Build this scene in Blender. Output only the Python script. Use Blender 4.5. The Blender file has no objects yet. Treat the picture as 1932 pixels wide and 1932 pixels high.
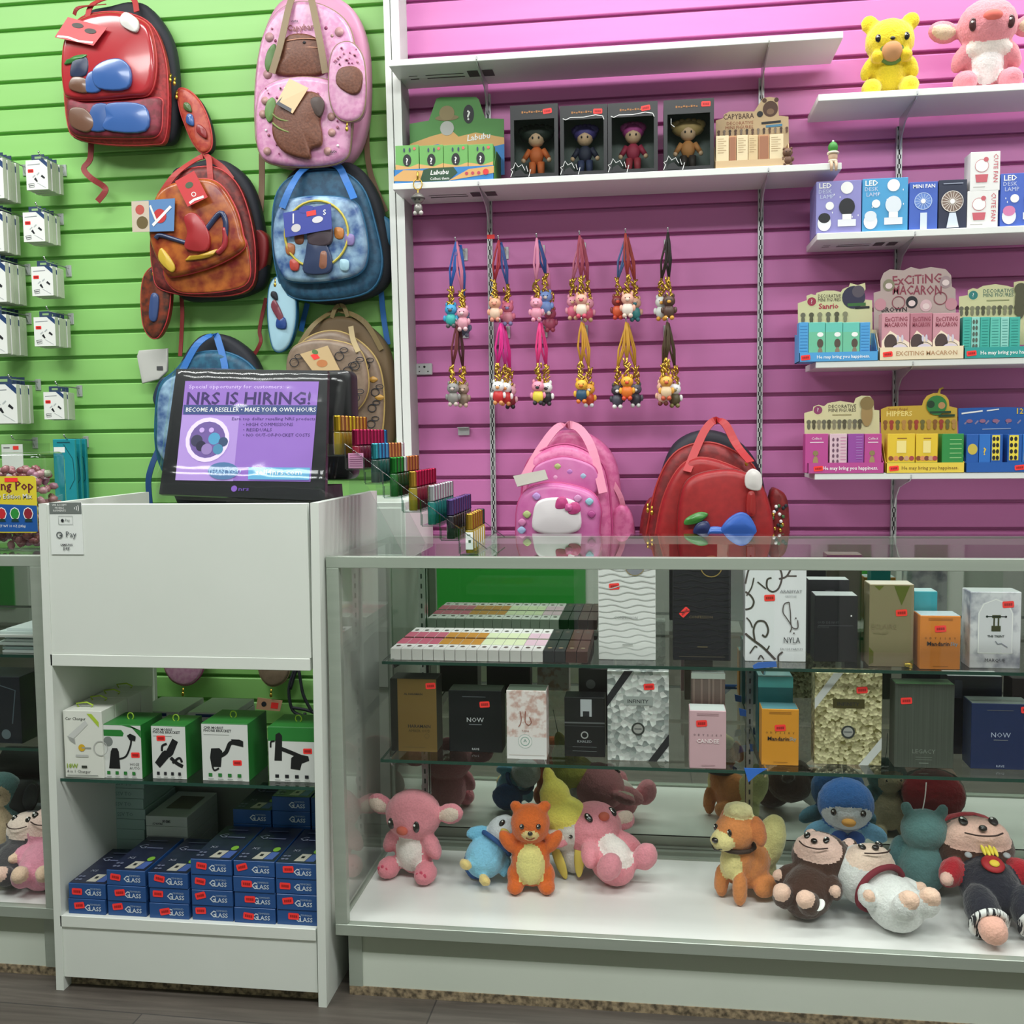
import bpy, math, random
from mathutils import Vector, Matrix, noise
S = bpy.context.scene
PI = math.pi
# ---------------------------------------------------------------- camera
CF, YAW, PITCH, ROLL = 1935.42, 0.136678, 0.0748797, -0.0126647
CAM = Vector((0.0, -2.9886, 1.21734))
cyw, syw, cp_, sp_ = math.cos(YAW), math.sin(YAW), math.cos(PITCH), math.sin(PITCH)
FWD = Vector((-syw*cp_, cyw*cp_, -sp_)); R0 = Vector((cyw, syw, 0)); U0 = R0.cross(FWD)
RT = math.cos(ROLL)*R0 + math.sin(ROLL)*U0
UP = -math.sin(ROLL)*R0 + math.cos(ROLL)*U0
cam = bpy.data.cameras.new('camera'); cam.sensor_width = 36.0; cam.lens = CF/1932*36; cam.clip_start = .05
co = bpy.data.objects.new('camera', cam); S.collection.objects.link(co)
co.matrix_world = Matrix(((RT.x, UP.x, -FWD.x, CAM.x), (RT.y, UP.y, -FWD.y, CAM.y), (RT.z, UP.z, -FWD.z, CAM.z), (0, 0, 0, 1)))
S.camera = co
# ---------------------------------------------------------------- light and exposure
S.view_settings.view_transform = 'Standard'; S.view_settings.look = 'None'
S.view_settings.gamma = 1; S.view_settings.use_curve_mapping = False
S.view_settings.exposure = 0.0
wd = bpy.data.worlds.new('world'); S.world = wd; wd.use_nodes = True
wd.node_tree.nodes['Background'].inputs[0].default_value = (.9, 1, .95, 1)
wd.node_tree.nodes['Background'].inputs[1].default_value = .05
def lamp(name, x, y, z, sx, sy, w, col=(.97, 1, .975)):
    l = bpy.data.lights.new(name, 'AREA'); l.shape = 'RECTANGLE'; l.size = sx; l.size_y = sy; l.energy = w; l.color = col
    o = bpy.data.objects.new(name, l); S.collection.objects.link(o); o.location = (x, y, z)
    return o
lamp('ceiling_light', -2.0, -.95, 3.02, 1.9, .25, 34)
for lx in (.05, 1.55): lamp('ceiling_light', lx, -.42, 3.02, 1.4, .18, 21)
for lx in (-1.7, 0.0, 1.7): lamp('ceiling_light', lx, -2.4, 3.02, 1.2, .60, 44)
# ---------------------------------------------------------------- helpers
def lin(h):
    h = h.lstrip('#'); h = h if len(h) == 6 else ''.join(q*2 for q in h); v = [int(h[i:i+2], 16)/255 for i in (0, 2, 4)]
    return tuple((c/12.92 if c <= .04045 else ((c+.055)/1.055)**2.4) for c in v) + (1,)
MC = {}
def c(h, r=.5, m=0., spec=.5, coat=0., em=0., sheen=0.):
    k = (h, r, m, spec, coat, em, sheen)
    if k not in MC:
        t = bpy.data.materials.new('paint_' + h.strip('#')); t.use_nodes = True
        b = t.node_tree.nodes['Principled BSDF']; i = b.inputs
        i['Base Color'].default_value = lin(h); i['Roughness'].default_value = r; i['Metallic'].default_value = m
        i['Specular IOR Level'].default_value = spec; i['Coat Weight'].default_value = coat; i['Coat Roughness'].default_value = .08
        if sheen: i['Sheen Weight'].default_value = sheen; i['Sheen Roughness'].default_value = .5
        if em: i['Emission Color'].default_value = lin(h); i['Emission Strength'].default_value = em
        MC[k] = t
    return MC[k]
def nodes(name):
    t = bpy.data.materials.new(name); t.use_nodes = True
    n = t.node_tree.nodes; l = t.node_tree.links
    return t, n, l, n['Principled BSDF']
def noisy(name, a, b, scale=(8, 8, 8), r=.5, m=0., bump=0., detail=4, lo=.3, hi=.7, spec=.5, sheen=0., bscale=None):
    """two colours mixed by object-space noise, optional bump"""
    t, n, l, p = nodes(name)
    tc = n.new('ShaderNodeTexCoord'); mp = n.new('ShaderNodeMapping'); mp.inputs['Scale'].default_value = scale
    nz = n.new('ShaderNodeTexNoise'); nz.inputs['Scale'].default_value = 1; nz.inputs['Detail'].default_value = detail
    cr = n.new('ShaderNodeValToRGB'); cr.color_ramp.elements[0].position = lo; cr.color_ramp.elements[1].position = hi
    cr.color_ramp.elements[0].color = lin(a); cr.color_ramp.elements[1].color = lin(b)
    l.new(tc.outputs['Object'], mp.inputs['Vector']); l.new(mp.outputs[0], nz.inputs['Vector'])
    l.new(nz.outputs['Fac'], cr.inputs[0]); l.new(cr.outputs[0], p.inputs['Base Color'])
    p.inputs['Roughness'].default_value = r; p.inputs['Metallic'].default_value = m; p.inputs['Specular IOR Level'].default_value = spec
    if sheen: p.inputs['Sheen Weight'].default_value = sheen
    if bump:
        bp = n.new('ShaderNodeBump'); bp.inputs['Strength'].default_value = bump; bp.inputs['Distance'].default_value = .004
        src = nz
        if bscale:
            src = n.new('ShaderNodeTexNoise'); src.inputs['Scale'].default_value = bscale; src.inputs['Detail'].default_value = 3
            l.new(tc.outputs['Object'], src.inputs['Vector'])
        l.new(src.outputs['Fac'], bp.inputs['Height']); l.new(bp.outputs[0], p.inputs['Normal'])
    return t
def glassmat(name, tint, refl=1.0, ior=1.5, rough=0.0, extra=0.):
    t = bpy.data.materials.new(name); t.use_nodes = True
    n = t.node_tree.nodes; l = t.node_tree.links; n.remove(n['Principled BSDF'])
    out = n['Material Output']; tr = n.new('ShaderNodeBsdfTransparent'); gl = n.new('ShaderNodeBsdfGlossy'); mx = n.new('ShaderNodeMixShader')
    fr = n.new('ShaderNodeFresnel'); fr.inputs['IOR'].default_value = ior
    ma = n.new('ShaderNodeMath'); ma.operation = 'MULTIPLY_ADD'; ma.inputs[1].default_value = refl; ma.inputs[2].default_value = extra
    geo = n.new('ShaderNodeNewGeometry')
    tr.inputs[0].default_value = lin(tint); gl.inputs['Roughness'].default_value = rough; gl.inputs[0].default_value = (1, 1, 1, 1)
    l.new(fr.outputs[0], ma.inputs[0]); l.new(ma.outputs[0], mx.inputs[0]); l.new(tr.outputs[0], mx.inputs[1]); l.new(gl.outputs[0], mx.inputs[2])
    # only the face turned to the viewer mirrors, so that a pane is not total-reflecting from inside
    m2 = n.new('ShaderNodeMixShader'); l.new(geo.outputs['Backfacing'], m2.inputs[0]); l.new(mx.outputs[0], m2.inputs[1]); l.new(tr.outputs[0], m2.inputs[2])
    l.new(m2.outputs[0], out.inputs[0])
    return t
def at(x, y, Y=None, Z=None, X=None):
    """point of the place seen at photo pixel (x, y) on the plane Y=, Z= or X="""
    d = FWD + (x-966)/CF*RT - (y-966)/CF*UP
    t = (Y-CAM.y)/d.y if Y is not None else ((Z-CAM.z)/d.z if Z is not None else (X-CAM.x)/d.x)
    return CAM + t*d
TG = {}
def textgeo(s, bold=0., shear=0.):
    bold = min(bold, .02); k = (s, bold, shear)
    if k not in TG:
        cu = bpy.data.curves.new('t', 'FONT'); cu.body = s; cu.size = 1; cu.resolution_u = 1; cu.offset = bold; cu.shear = shear
        ob = bpy.data.objects.new('t', cu); me = ob.to_mesh()
        vs = [(v.co.x, v.co.y) for v in me.vertices]; fs = [tuple(p.vertices) for p in me.polygons]
        ob.to_mesh_clear(); bpy.data.objects.remove(ob); bpy.data.curves.remove(cu)
        x0 = min((v[0] for v in vs), default=0); x1 = max((v[0] for v in vs), default=1)
        TG[k] = ([((a-x0)/.69, b/.69) for a, b in vs], fs, (x1-x0)/.69)
    return TG[k]
ROOTLOC = {}
class M:
    def __init__(s): s.v = []; s.f = []; s.fm = []; s.sm = []; s.ml = []; s.T = None
    def add(s, vs, fs, mat, smooth=False):
        b = len(s.v)
        if s.T is not None: vs = [s.T @ Vector(q) for q in vs]
        s.v += [tuple(q) for q in vs]
        if mat not in s.ml: s.ml.append(mat)
        k = s.ml.index(mat)
        for f in fs: s.f.append(tuple(b+i for i in f)); s.fm.append(k); s.sm.append(smooth)
        return s
    def box(s, x0, x1, y0, y1, z0, z1, mat, bev=0.):
        if bev <= 0:
            vs = [(x, y, z) for x in (x0, x1) for y in (y0, y1) for z in (z0, z1)]
            return s.add(vs, [(0, 1, 3, 2), (4, 6, 7, 5), (0, 4, 5, 1), (2, 3, 7, 6), (0, 2, 6, 4), (1, 5, 7, 3)], mat)
        b = min(bev, (x1-x0)/2.01, (y1-y0)/2.01, (z1-z0)/2.01); vs = []; ix = {}
        for i, (X, dx) in enumerate(((x0, b), (x1, -b))):
            for j, (Y, dy) in enumerate(((y0, b), (y1, -b))):
                for k, (Z, dz) in enumerate(((z0, b), (z1, -b))):
                    for a, q in enumerate(((X, Y+dy, Z+dz), (X+dx, Y, Z+dz), (X+dx, Y+dy, Z))):
                        ix[i, j, k, a] = len(vs); vs.append(q)
        fs = []
        for i in (0, 1): q = [ix[i, j, k, 0] for j, k in ((0, 0), (1, 0), (1, 1), (0, 1))]; fs.append(q if i else q[::-1])
        for j in (0, 1): q = [ix[i, j, k, 1] for i, k in ((0, 0), (1, 0), (1, 1), (0, 1))]; fs.append(q[::-1] if j else q)
        for k in (0, 1): q = [ix[i, j, k, 2] for i, j in ((0, 0), (1, 0), (1, 1), (0, 1))]; fs.append(q if k else q[::-1])
        for i in (0, 1):
            for j in (0, 1):
                q = [ix[i, j, 0, 0], ix[i, j, 0, 1], ix[i, j, 1, 1], ix[i, j, 1, 0]]; fs.append(q if i == j else q[::-1])
        for i in (0, 1):
            for k in (0, 1):
                q = [ix[i, 0, k, 0], ix[i, 1, k, 0], ix[i, 1, k, 2], ix[i, 0, k, 2]]; fs.append(q if i == k else q[::-1])
        for j in (0, 1):
            for k in (0, 1):
                q = [ix[0, j, k, 1], ix[0, j, k, 2], ix[1, j, k, 2], ix[1, j, k, 1]]; fs.append(q if j == k else q[::-1])
        for i in (0, 1):
            for j in (0, 1):
                for k in (0, 1):
                    q = [ix[i, j, k, a] for a in (0, 1, 2)]; fs.append(q if (i+j+k) % 2 else q[::-1])
        return s.add(vs, fs, mat)
    def tube(s, pts, r, mat, n=8, closed=False, flat=1.):
        pts = [Vector(p) for p in pts]; m = len(pts); vs = []; fs = []
        rr = r if isinstance(r, (list, tuple)) else [r]*m
        N = None
        for i, p in enumerate(pts):
            if closed: d = pts[(i+1) % m]-pts[i-1]
            else: d = pts[min(i+1, m-1)]-pts[max(i-1, 0)]
            if d.length < 1e-9: d = Vector((0, 0, 1))
            d.normalize()
            if N is None: N = d.orthogonal().normalized()
            N = (N-d*N.dot(d)); N = N.normalized() if N.length > 1e-6 else d.orthogonal().normalized()
            B = d.cross(N)
            for k in range(n):
                a = 2*PI*k/n; vs.append(p+rr[i]*(math.cos(a)*N+flat*math.sin(a)*B))
        for i in range(m if closed else m-1):
            for k in range(n):
                a, b = i*n+k, i*n+(k+1) % n; e, f = ((i+1) % m)*n+(k+1) % n, ((i+1) % m)*n+k
                fs.append((a, b, e, f))
        if not closed: fs += [tuple(range(n))[::-1], tuple((m-1)*n+k for k in range(n))]
        return s.add(vs, fs, mat, True)
    def strap(s, pts, w, mat, side=(1, 0, 0), t=.002):
        """a flat webbing strap; side = its width direction (or one per point)"""
        pts = [Vector(p) for p in pts]; m = len(pts); vs = []; fs = []
        for i, p in enumerate(pts):
            d = (pts[min(i+1, m-1)]-pts[max(i-1, 0)]).normalized()
            sd = Vector(side[i] if isinstance(side[0], (tuple, list, Vector)) else side)
            sd = (sd-d*sd.dot(d)); sd = sd.normalized() if sd.length > 1e-5 else d.orthogonal().normalized()
            nn = d.cross(sd); ww = w[i] if isinstance(w, (list, tuple)) else w
            for a, b in ((-1, -1), (1, -1), (1, 1), (-1, 1)): vs.append(p+sd*a*ww/2+nn*b*t/2)
        for i in range(m-1):
            for k in range(4): a, b = i*4+k, i*4+(k+1) % 4; fs.append((a, b, b+4, a+4))
        fs += [(3, 2, 1, 0), tuple(4*(m-1)+k for k in range(4))]
        return s.add(vs, fs, mat)
    def lathe(s, prof, mat, o=(0, 0, 0), n=16, ax=None):
        """prof = [(radius, height)...] about +Z at o, or about the direction ax"""
        o = Vector(o); q = Vector((0, 0, 1)).rotation_difference(Vector(ax)).to_matrix() if ax is not None else Matrix.Identity(3)
        vs = []; fs = []
        for r, h in prof:
            for k in range(n):
                a = 2*PI*k/n; vs.append(o+q@Vector((r*math.cos(a), r*math.sin(a), h)))
        for i in range(len(prof)-1):
            for k in range(n): a, b = i*n+k, i*n+(k+1) % n; fs.append((a, b, b+n, a+n))
        if prof[0][0] > 1e-6: fs.append(tuple(range(n))[::-1])
        if prof[-1][0] > 1e-6: fs.append(tuple((len(prof)-1)*n+k for k in range(n)))
        return s.add(vs, fs, mat, n > 8)
    def ell(s, o, r, mat, rot=None, n=14, m=9):
        o = Vector(o); r = (r, r, r) if not isinstance(r, (tuple, list)) else r; vs = []; fs = []
        q = rot if rot is not None else Matrix.Identity(3)
        for i in range(m+1):
            th = PI*i/m
            for k in range(n):
                a = 2*PI*k/n; vs.append(o+q@Vector((r[0]*math.sin(th)*math.cos(a), r[1]*math.sin(th)*math.sin(a), -r[2]*math.cos(th))))
        for i in range(m):
            for k in range(n): a, b = i*n+k, i*n+(k+1) % n; fs.append((a, b, b+n, a+n))
        return s.add(vs, fs, mat, True)
    def prism(s, pts, O, U, V, N, t, mat):
        """polygon pts in the frame O + u*U + v*V, thickness t along N"""
        O, U, V, N = Vector(O), Vector(U), Vector(V), Vector(N); m = len(pts)
        fr = [O+U*a+V*b for a, b in pts]; vs = fr+[p-N*t for p in fr]
        fs = [tuple(range(m)), tuple(range(2*m-1, m-1, -1))]+[(i, i+m, (i+1) % m+m, (i+1) % m) for i in range(m)]
        return s.add(vs, fs, mat)
    def puff(s, pts, O, U, V, N, d, rnd, mat, bulge=0., back=True):
        """soft slab: outline pts (metres) in frame, depth d towards N, edges rounded by rnd, front bulged"""
        O, U, V, N = Vector(O), Vector(U), Vector(V), Vector(N); m = len(pts)
        cx = sum(p[0] for p in pts)/m; cy = sum(p[1] for p in pts)/m
        W = max(p[0] for p in pts)-min(p[0] for p in pts); H = max(p[1] for p in pts)-min(p[1] for p in pts)
        rings = []
        def ring(inset, h):
            fx = max(0, 1-2*inset/W); fy = max(0, 1-2*inset/H)
            rings.append([O+U*(cx+(a-cx)*fx)+V*(cy+(b-cy)*fy)+N*h for a, b in pts])
        if back: ring(rnd, 0); ring(rnd*.3, rnd*.3)
        ring(0, rnd if back else 0)
        for a in (0, 22, 45, 68, 90):
            a = math.radians(a); ring(rnd*(1-math.cos(a)), d-rnd+rnd*math.sin(a))
        R_ = min(W, H)/2
        for k in (.25, .5, .75, .92):
            ring(rnd+(R_-rnd)*k, d+bulge*math.sin(k*PI/2))
        vs = [p for r in rings for p in r]; fs = []
        for i in range(len(rings)-1):
            for k in range(m): a, b = i*m+k, i*m+(k+1) % m; fs.append((a, b, b+m, a+m))
        fs.append(tuple((len(rings)-1)*m+k for k in range(m))); fs.append(tuple(range(m))[::-1])
        return s.add(vs, fs, mat, True)
    def build(s, name, parent=None, loc=None, label=None, cat=None, group=None, kind=None):
        me = bpy.data.meshes.new(name); ob = bpy.data.objects.new(name, me); S.collection.objects.link(ob)
        if parent is not None: loc = ROOTLOC[parent.name]; ob.parent = parent
        elif loc is None:
            xs, ys, zs = zip(*s.v); loc = ((min(xs)+max(xs))/2, (min(ys)+max(ys))/2, min(zs))
        loc = Vector(loc)
        if parent is None: ob.location = loc
        ROOTLOC[ob.name] = loc
        me.from_pydata([tuple(Vector(q)-loc) for q in s.v], [], s.f)
        for m_ in s.ml: me.materials.append(m_)
        me.polygons.foreach_set('material_index', s.fm); me.polygons.foreach_set('use_smooth', s.sm); me.update()
        tag(ob, label, cat, group, kind)
        return ob
def tag(o, label=None, cat=None, group=None, kind=None):
    for k, v in (('label', label), ('category', cat), ('group', group), ('kind', kind)):
        if v: o[k] = v
    return o
def thing(name, loc, label, cat, group=None):
    o = bpy.data.objects.new(name, None); S.collection.objects.link(o); o.location = loc; o.empty_display_size = .05
    ROOTLOC[o.name] = Vector(loc)
    return tag(o, label, cat, group)
def dup(root, loc, label=None, rz=0., scale=None):
    r = root.copy(); S.collection.objects.link(r); r.location = loc; r.rotation_euler = (0, 0, rz)
    if label: r['label'] = label
    for ch in root.children:
        k = ch.copy(); S.collection.objects.link(k); k.parent = r
        for g in ch.children: e = g.copy(); S.collection.objects.link(e); e.parent = k
    return r
class F:
    """flat print on a face: u, v run 0..1 over the face O + u*U + v*V (N towards the viewer)"""
    def __init__(s, m, O, U, V, gap=.0004):
        s.m = m; s.O, s.U, s.V = Vector(O), Vector(U), Vector(V); s.N = s.U.cross(s.V).normalized(); s.g = gap; s.k = 0
        s.w, s.h = s.U.length, s.V.length
    def P(s, u, v): return s.O+s.U*u+s.V*v+s.N*(s.g+s.k*.00012)
    def poly(s, pts, mat):
        s.k += 1; a = sum(pts[i-1][0]*pts[i][1]-pts[i][0]*pts[i-1][1] for i in range(len(pts)))
        if a < 0: pts = pts[::-1]
        s.m.add([s.P(u, v) for u, v in pts], [tuple(range(len(pts)))], mat); return s
    def rect(s, u0, v0, u1, v1, mat, rot=0.):
        if rot:
            cu, cv = (u0+u1)/2, (v0+v1)/2; ca, sa = math.cos(rot), math.sin(rot); q = []
            for a, b in ((u0, v0), (u1, v0), (u1, v1), (u0, v1)):
                dx, dy = (a-cu)*s.w, (b-cv)*s.h; q.append((cu+(dx*ca-dy*sa)/s.w, cv+(dx*sa+dy*ca)/s.h))
            return s.poly(q, mat)
        return s.poly([(u0, v0), (u1, v0), (u1, v1), (u0, v1)], mat)
    def disc(s, u, v, r, mat, ry=None, n=20, a0=0, a1=2*PI):
        """r in metres"""
        ry = ry or r
        return s.poly([(u+r*math.cos(a0+(a1-a0)*k/n)/s.w, v+ry*math.sin(a0+(a1-a0)*k/n)/s.h) for k in range(n if a1-a0 > 6.2 else n+1)], mat)
    def line(s, pts, w, mat):
        """pts in u,v; w in metres"""
        s.k += 1; Q = [Vector((u*s.w, v*s.h)) for u, v in pts]; vs = []; m = len(Q)
        for i, q in enumerate(Q):
            d = Q[min(i+1, m-1)]-Q[max(i-1, 0)]; d = d.normalized() if d.length > 1e-9 else Vector((1, 0)); nn = Vector((-d.y, d.x))*w/2
            for e in (q+nn, q-nn): vs.append(s.P(e.x/s.w, e.y/s.h))
        s.m.add(vs, [(2*i, 2*i+1, 2*i+3, 2*i+2) for i in range(m-1)], mat); return s
    def ring(s, u, v, r, w, mat, n=24):
        return s.line([(u+r*math.cos(2*PI*k/n)/s.w, v+r*math.sin(2*PI*k/n)/s.h) for k in range(n+1)], w, mat)
    def text(s, t, u, v, h, mat, al='c', mw=None, bold=0., rot=0., sx=1., shear=0.):
        """h cap height in metres, mw greatest width as a share of the face; (u,v) = base line at al"""
        vs, fs, wd_ = textgeo(t, bold, shear); s.k += 1; W = wd_*h*sx
        if mw and W > mw*(s.w if not rot else s.h): sx *= mw*(s.w if not rot else s.h)/W; W = wd_*h*sx
        off = {'c': -W/2, 'l': 0, 'r': -W}[al]; ca, sa = math.cos(rot), math.sin(rot); out = []
        for a, b in vs:
            x, y = a*h*sx+off, b*h; out.append(s.P(u+(x*ca-y*sa)/s.w, v+(x*sa+y*ca)/s.h))
        s.m.add(out, fs, mat); return s
def rr(w, h, r, n=5, cx=0., cy=0., rt=None):
    """rounded rectangle outline, lower corners r, upper corners rt, counter-clockwise"""
    rt = r if rt is None else rt; o = []
    for (X, Y, R, a) in ((w/2, -h/2, r, -90), (w/2, h/2, rt, 0), (-w/2, h/2, rt, 90), (-w/2, -h/2, r, 180)):
        R = min(R, w/2*.999, h/2*.999); sx = 1 if X > 0 else -1; sy = 1 if Y > 0 else -1
        for k in range(n+1):
            t = math.radians(a+90*k/n); o.append((cx+X-sx*R+R*math.cos(t), cy+Y-sy*R+R*math.sin(t)))
    return o
def bez(pts, n=6):
    """smooth path through pts (Catmull-Rom)"""
    P = [Vector(p) for p in pts]; o = []
    for i in range(len(P)-1):
        a, b, d, e = P[max(i-1, 0)], P[i], P[i+1], P[min(i+2, len(P)-1)]
        for k in range(n):
            t = k/n; o.append(.5*((2*b)+(d-a)*t+(2*a-5*b+4*d-e)*t*t+(3*b-a-3*d+e)*t*t*t))
    o.append(P[-1]); return o
STICK = c('#ff3b38', .45); STICKD = c('#a81f1f', .5)
def sticker(parent, O, U, V, u, v, rot=0., w=.024, h=.013, txt='', N=None):
    """small fluorescent red price sticker on a face"""
    m = M(); f = F(m, O, U, V, .0009); a, b = w/2/f.w, h/2/f.h
    ca, sa = math.cos(rot), math.sin(rot); q = []
    for du, dv in ((-1, -.7), (-.86, -1), (.86, -1), (1, -.7), (1, .7), (.86, 1), (-.86, 1), (-1, .7)):
        dx, dy = du*w/2, dv*h/2; q.append((u+(dx*ca-dy*sa)/f.w, v+(dx*sa+dy*ca)/f.h))
    f.poly(q, STICK)
    for k in range(4):
        x = -w*.27+k*w*.18
        f.rect(u+(x*ca)/f.w-.0018/f.w, v+(x*sa)/f.h-.0028/f.h, u+(x*ca)/f.w+.0018/f.w, v+(x*sa)/f.h+.0028/f.h, STICKD)
    return m.build('price_sticker', parent)
# ---------------------------------------------------------------- the room
def wallmat(name, a, b, r=.42):
    return noisy(name, a, b, (1.2, 1.2, 14), r, 0, .04, lo=.2, hi=.8)
GREEN = wallmat('green_slatwall', '#90cb70', '#98d37a'); PINK = wallmat('pink_slatwall', '#c470aa', '#cc7ab3')
WHITE = noisy('white_melamine', '#d5dad2', '#dce0d9', (3, 3, 3), .38, lo=.2, hi=.8)
SHELFW = c('#e6e8e4', .4); ALU = noisy('satin_aluminium', '#a3aca1', '#aeb7ab', (2, 2, 60), .38, .35, lo=.2, hi=.8)
CHROME = c('#c6cacb', .25, 1.); STEEL = c('#c3c5c6', .35, .35)
P_ = .0762
def slatwall(name, x0, x1, z0, z1, zg, mat):
    """boards with dark slots between them; slot centres at zg - k*P_"""
    k0 = math.floor((zg-z1)/P_); k1 = math.ceil((zg-z0)/P_); m = M(); prof = []
    for k in range(k1, k0-1, -1):
        zc = zg-P_*k
        prof += [(0, zc-.0085), (.0025, zc-.0062), (.0025, zc-.0052), (.017, zc-.005), (.017, zc+.005), (.004, zc+.0052), (.0012, zc+.0056), (0, zc+.0070)]
    prof = [(0, z0)]+[p for p in prof if z0 < p[1] < z1]+[(0, z1)]
    n = len(prof); vs = [(x0, y, z) for y, z in prof]+[(x1, y, z) for y, z in prof]
    m.add(vs, [(i, n+i, n+i+1, i+1) for i in range(n-1)], mat)
    m.box(x0, x1, .018, .05, z0, z1, mat)
    return m.build(name, kind='structure')
slatwall('wall_back_left', -4.6, -.742, 0, 3.05, 2.46402, GREEN)
slatwall('wall_back_right', -.735, 2.4, 0, 3.05, 1.7791, PINK)
m = M()
WH = c('#a8aaa6', .8)
m.box(-4.65, -4.6, -4.2, .05, 0, 3.05, WH); m.build('wall_left', kind='structure')
m = M(); m.box(2.4, 2.45, -4.2, .05, 0, 3.05, WH); m.build('wall_right', kind='structure')
m = M(); m.box(-4.65, 2.45, -4.25, -4.2, 0, 3.05, WH); m.build('wall_front', kind='structure')
m = M(); m.box(-4.65, 2.45, -4.25, .05, 3.05, 3.1, c('#b4b6b2', .85)); m.build('ceiling', kind='structure')
# green panels in white frames along the opposite side of the shop (seen in the mirror backs of the cases)
gp = c('#2f9a3a', .35); YO = -4.2; mirY = 2*-.4208-YO-.03
for i, (a, b) in enumerate(((812, 1106), (1384, 1424), (1560, 1640), (1722, 1783), (-250, 33))):
    a = at(a, 1130, Y=mirY).x; b = at(b, 1130, Y=mirY).x
    m = M(); m.box(a-.10, b+.10, YO, YO+.03, .0, 1.25, c('#dcdfda', .5), .004)
    m.box(a, b, YO+.028, YO+.045, .10, 1.15, gp); m.build('trim_%d' % (i+1), kind='structure')
# floor: grey wood planks along X
t, n, l, p = nodes('grey_wood_planks')
tc = n.new('ShaderNodeTexCoord'); mp = n.new('ShaderNodeMapping'); mp.inputs['Rotation'].default_value = (0, 0, .02)
br = n.new('ShaderNodeTexBrick'); br.inputs['Scale'].default_value = 1; br.inputs['Brick Width'].default_value = 1.22; br.inputs['Row Height'].default_value = .18
br.inputs['Mortar Size'].default_value = .0018; br.inputs['Color1'].default_value = lin('#655e58'); br.inputs['Color2'].default_value = lin('#575049'); br.inputs['Mortar'].default_value = lin('#3f3b39')
m2 = n.new('ShaderNodeMapping'); m2.inputs['Scale'].default_value = (2.2, 34, 1)
nz = n.new('ShaderNodeTexNoise'); nz.inputs['Scale'].default_value = 1.6; nz.inputs['Detail'].default_value = 7; nz.inputs['Distortion'].default_value = .6
cr = n.new('ShaderNodeValToRGB'); cr.color_ramp.elements[0].color = (.42, .42, .42, 1); cr.color_ramp.elements[1].color = (1, 1, 1, 1); cr.color_ramp.elements[0].position = .32; cr.color_ramp.elements[1].position = .68
mx = n.new('ShaderNodeMix'); mx.data_type = 'RGBA'; mx.blend_type = 'MULTIPLY'; mx.inputs[0].default_value = .75
l.new(tc.outputs['Object'], mp.inputs[0]); l.new(mp.outputs[0], br.inputs['Vector']); l.new(tc.outputs['Object'], m2.inputs[0]); l.new(m2.outputs[0], nz.inputs['Vector'])
l.new(nz.outputs['Fac'], cr.inputs[0]); l.new(br.outputs['Color'], mx.inputs[6]); l.new(cr.outputs[0], mx.inputs[7]); l.new(mx.outputs[2], p.inputs['Base Color'])
p.inputs['Roughness'].default_value = .45
m = M(); m.box(-4.65, 2.45, -4.25, .05, -.05, 0, t); m.build('floor', kind='structure')
# white posts that close the pink section, leaning a touch
m = M()
LEAN = .0098
def post(x0, x1, y0, y1, z0, z1, mat):
    zs = (z0, z1); vs = []
    for z in zs:
        d = -LEAN*(z-1.8)
        vs += [(x0+d, y0, z), (x1+d, y0, z), (x1+d, y1, z), (x0+d, y1, z)]
    m.add(vs, [(3, 2, 1, 0), (4, 5, 6, 7), (0, 1, 5, 4), (1, 2, 6, 5), (2, 3, 7, 6), (3, 0, 4, 7)], mat)
pa = at(729, 200, Y=-.10).x; pb = at(741, 200, Y=-.10).x; pc = at(757, 200, Y=-.10).x
zc_ = 1.8; sh = LEAN*(at(729, 200, Y=-.1).z-1.8)
post(pa+sh, pb+sh-.0015, -.10, 0, 0, 3.0, SHELFW); post(pb+sh+.0015, pc+sh, -.098, 0, 0, 3.0, SHELFW)
post(pc+sh-.002, pc+sh+.0, -.095, 0, 0, 3.0, SHELFW)
m.build('trim_9', kind='structure')
# ---------------------------------------------------------------- slotted standards and shelves
BLK = c('#15161a', .6)
def standard(x, z0, z1, label, y=-.001):
    m = M(); m.box(x-.0075, x-.0045, y-.013, y, z0, z1, STEEL); m.box(x+.0045, x+.0075, y-.013, y, z0, z1, STEEL)
    m.box(x-.0045, x+.0045, y-.005, y, z0, z1, STEEL); m.box(x-.0046, x-.002, y-.013, y-.011, z0, z1, STEEL); m.box(x+.002, x+.0046, y-.013, y-.011, z0, z1, STEEL)
    z = z0+.02
    while z < z1-.02:
        m.box(x-.0022, x+.0022, y-.0132, y-.004, z, z+.012, BLK); m.box(x-.0046, x+.0046, y-.013, y-.009, z+.0125, z+.0235, STEEL); z += .0254
    return m.build('shelf_standard', label=label, cat='wall upright')
SY = -.20
for x, z1, lb in ((-.463885, 2.19, 'slotted steel upright nearest the white post, with red sticker'), (.299908, 2.19, 'middle slotted steel upright, between the figure shelf and blind box shelves'), (.667308, 2.04, 'slotted steel upright behind the blind box displays')):
    standard(x, .55, z1, lb)
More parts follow.
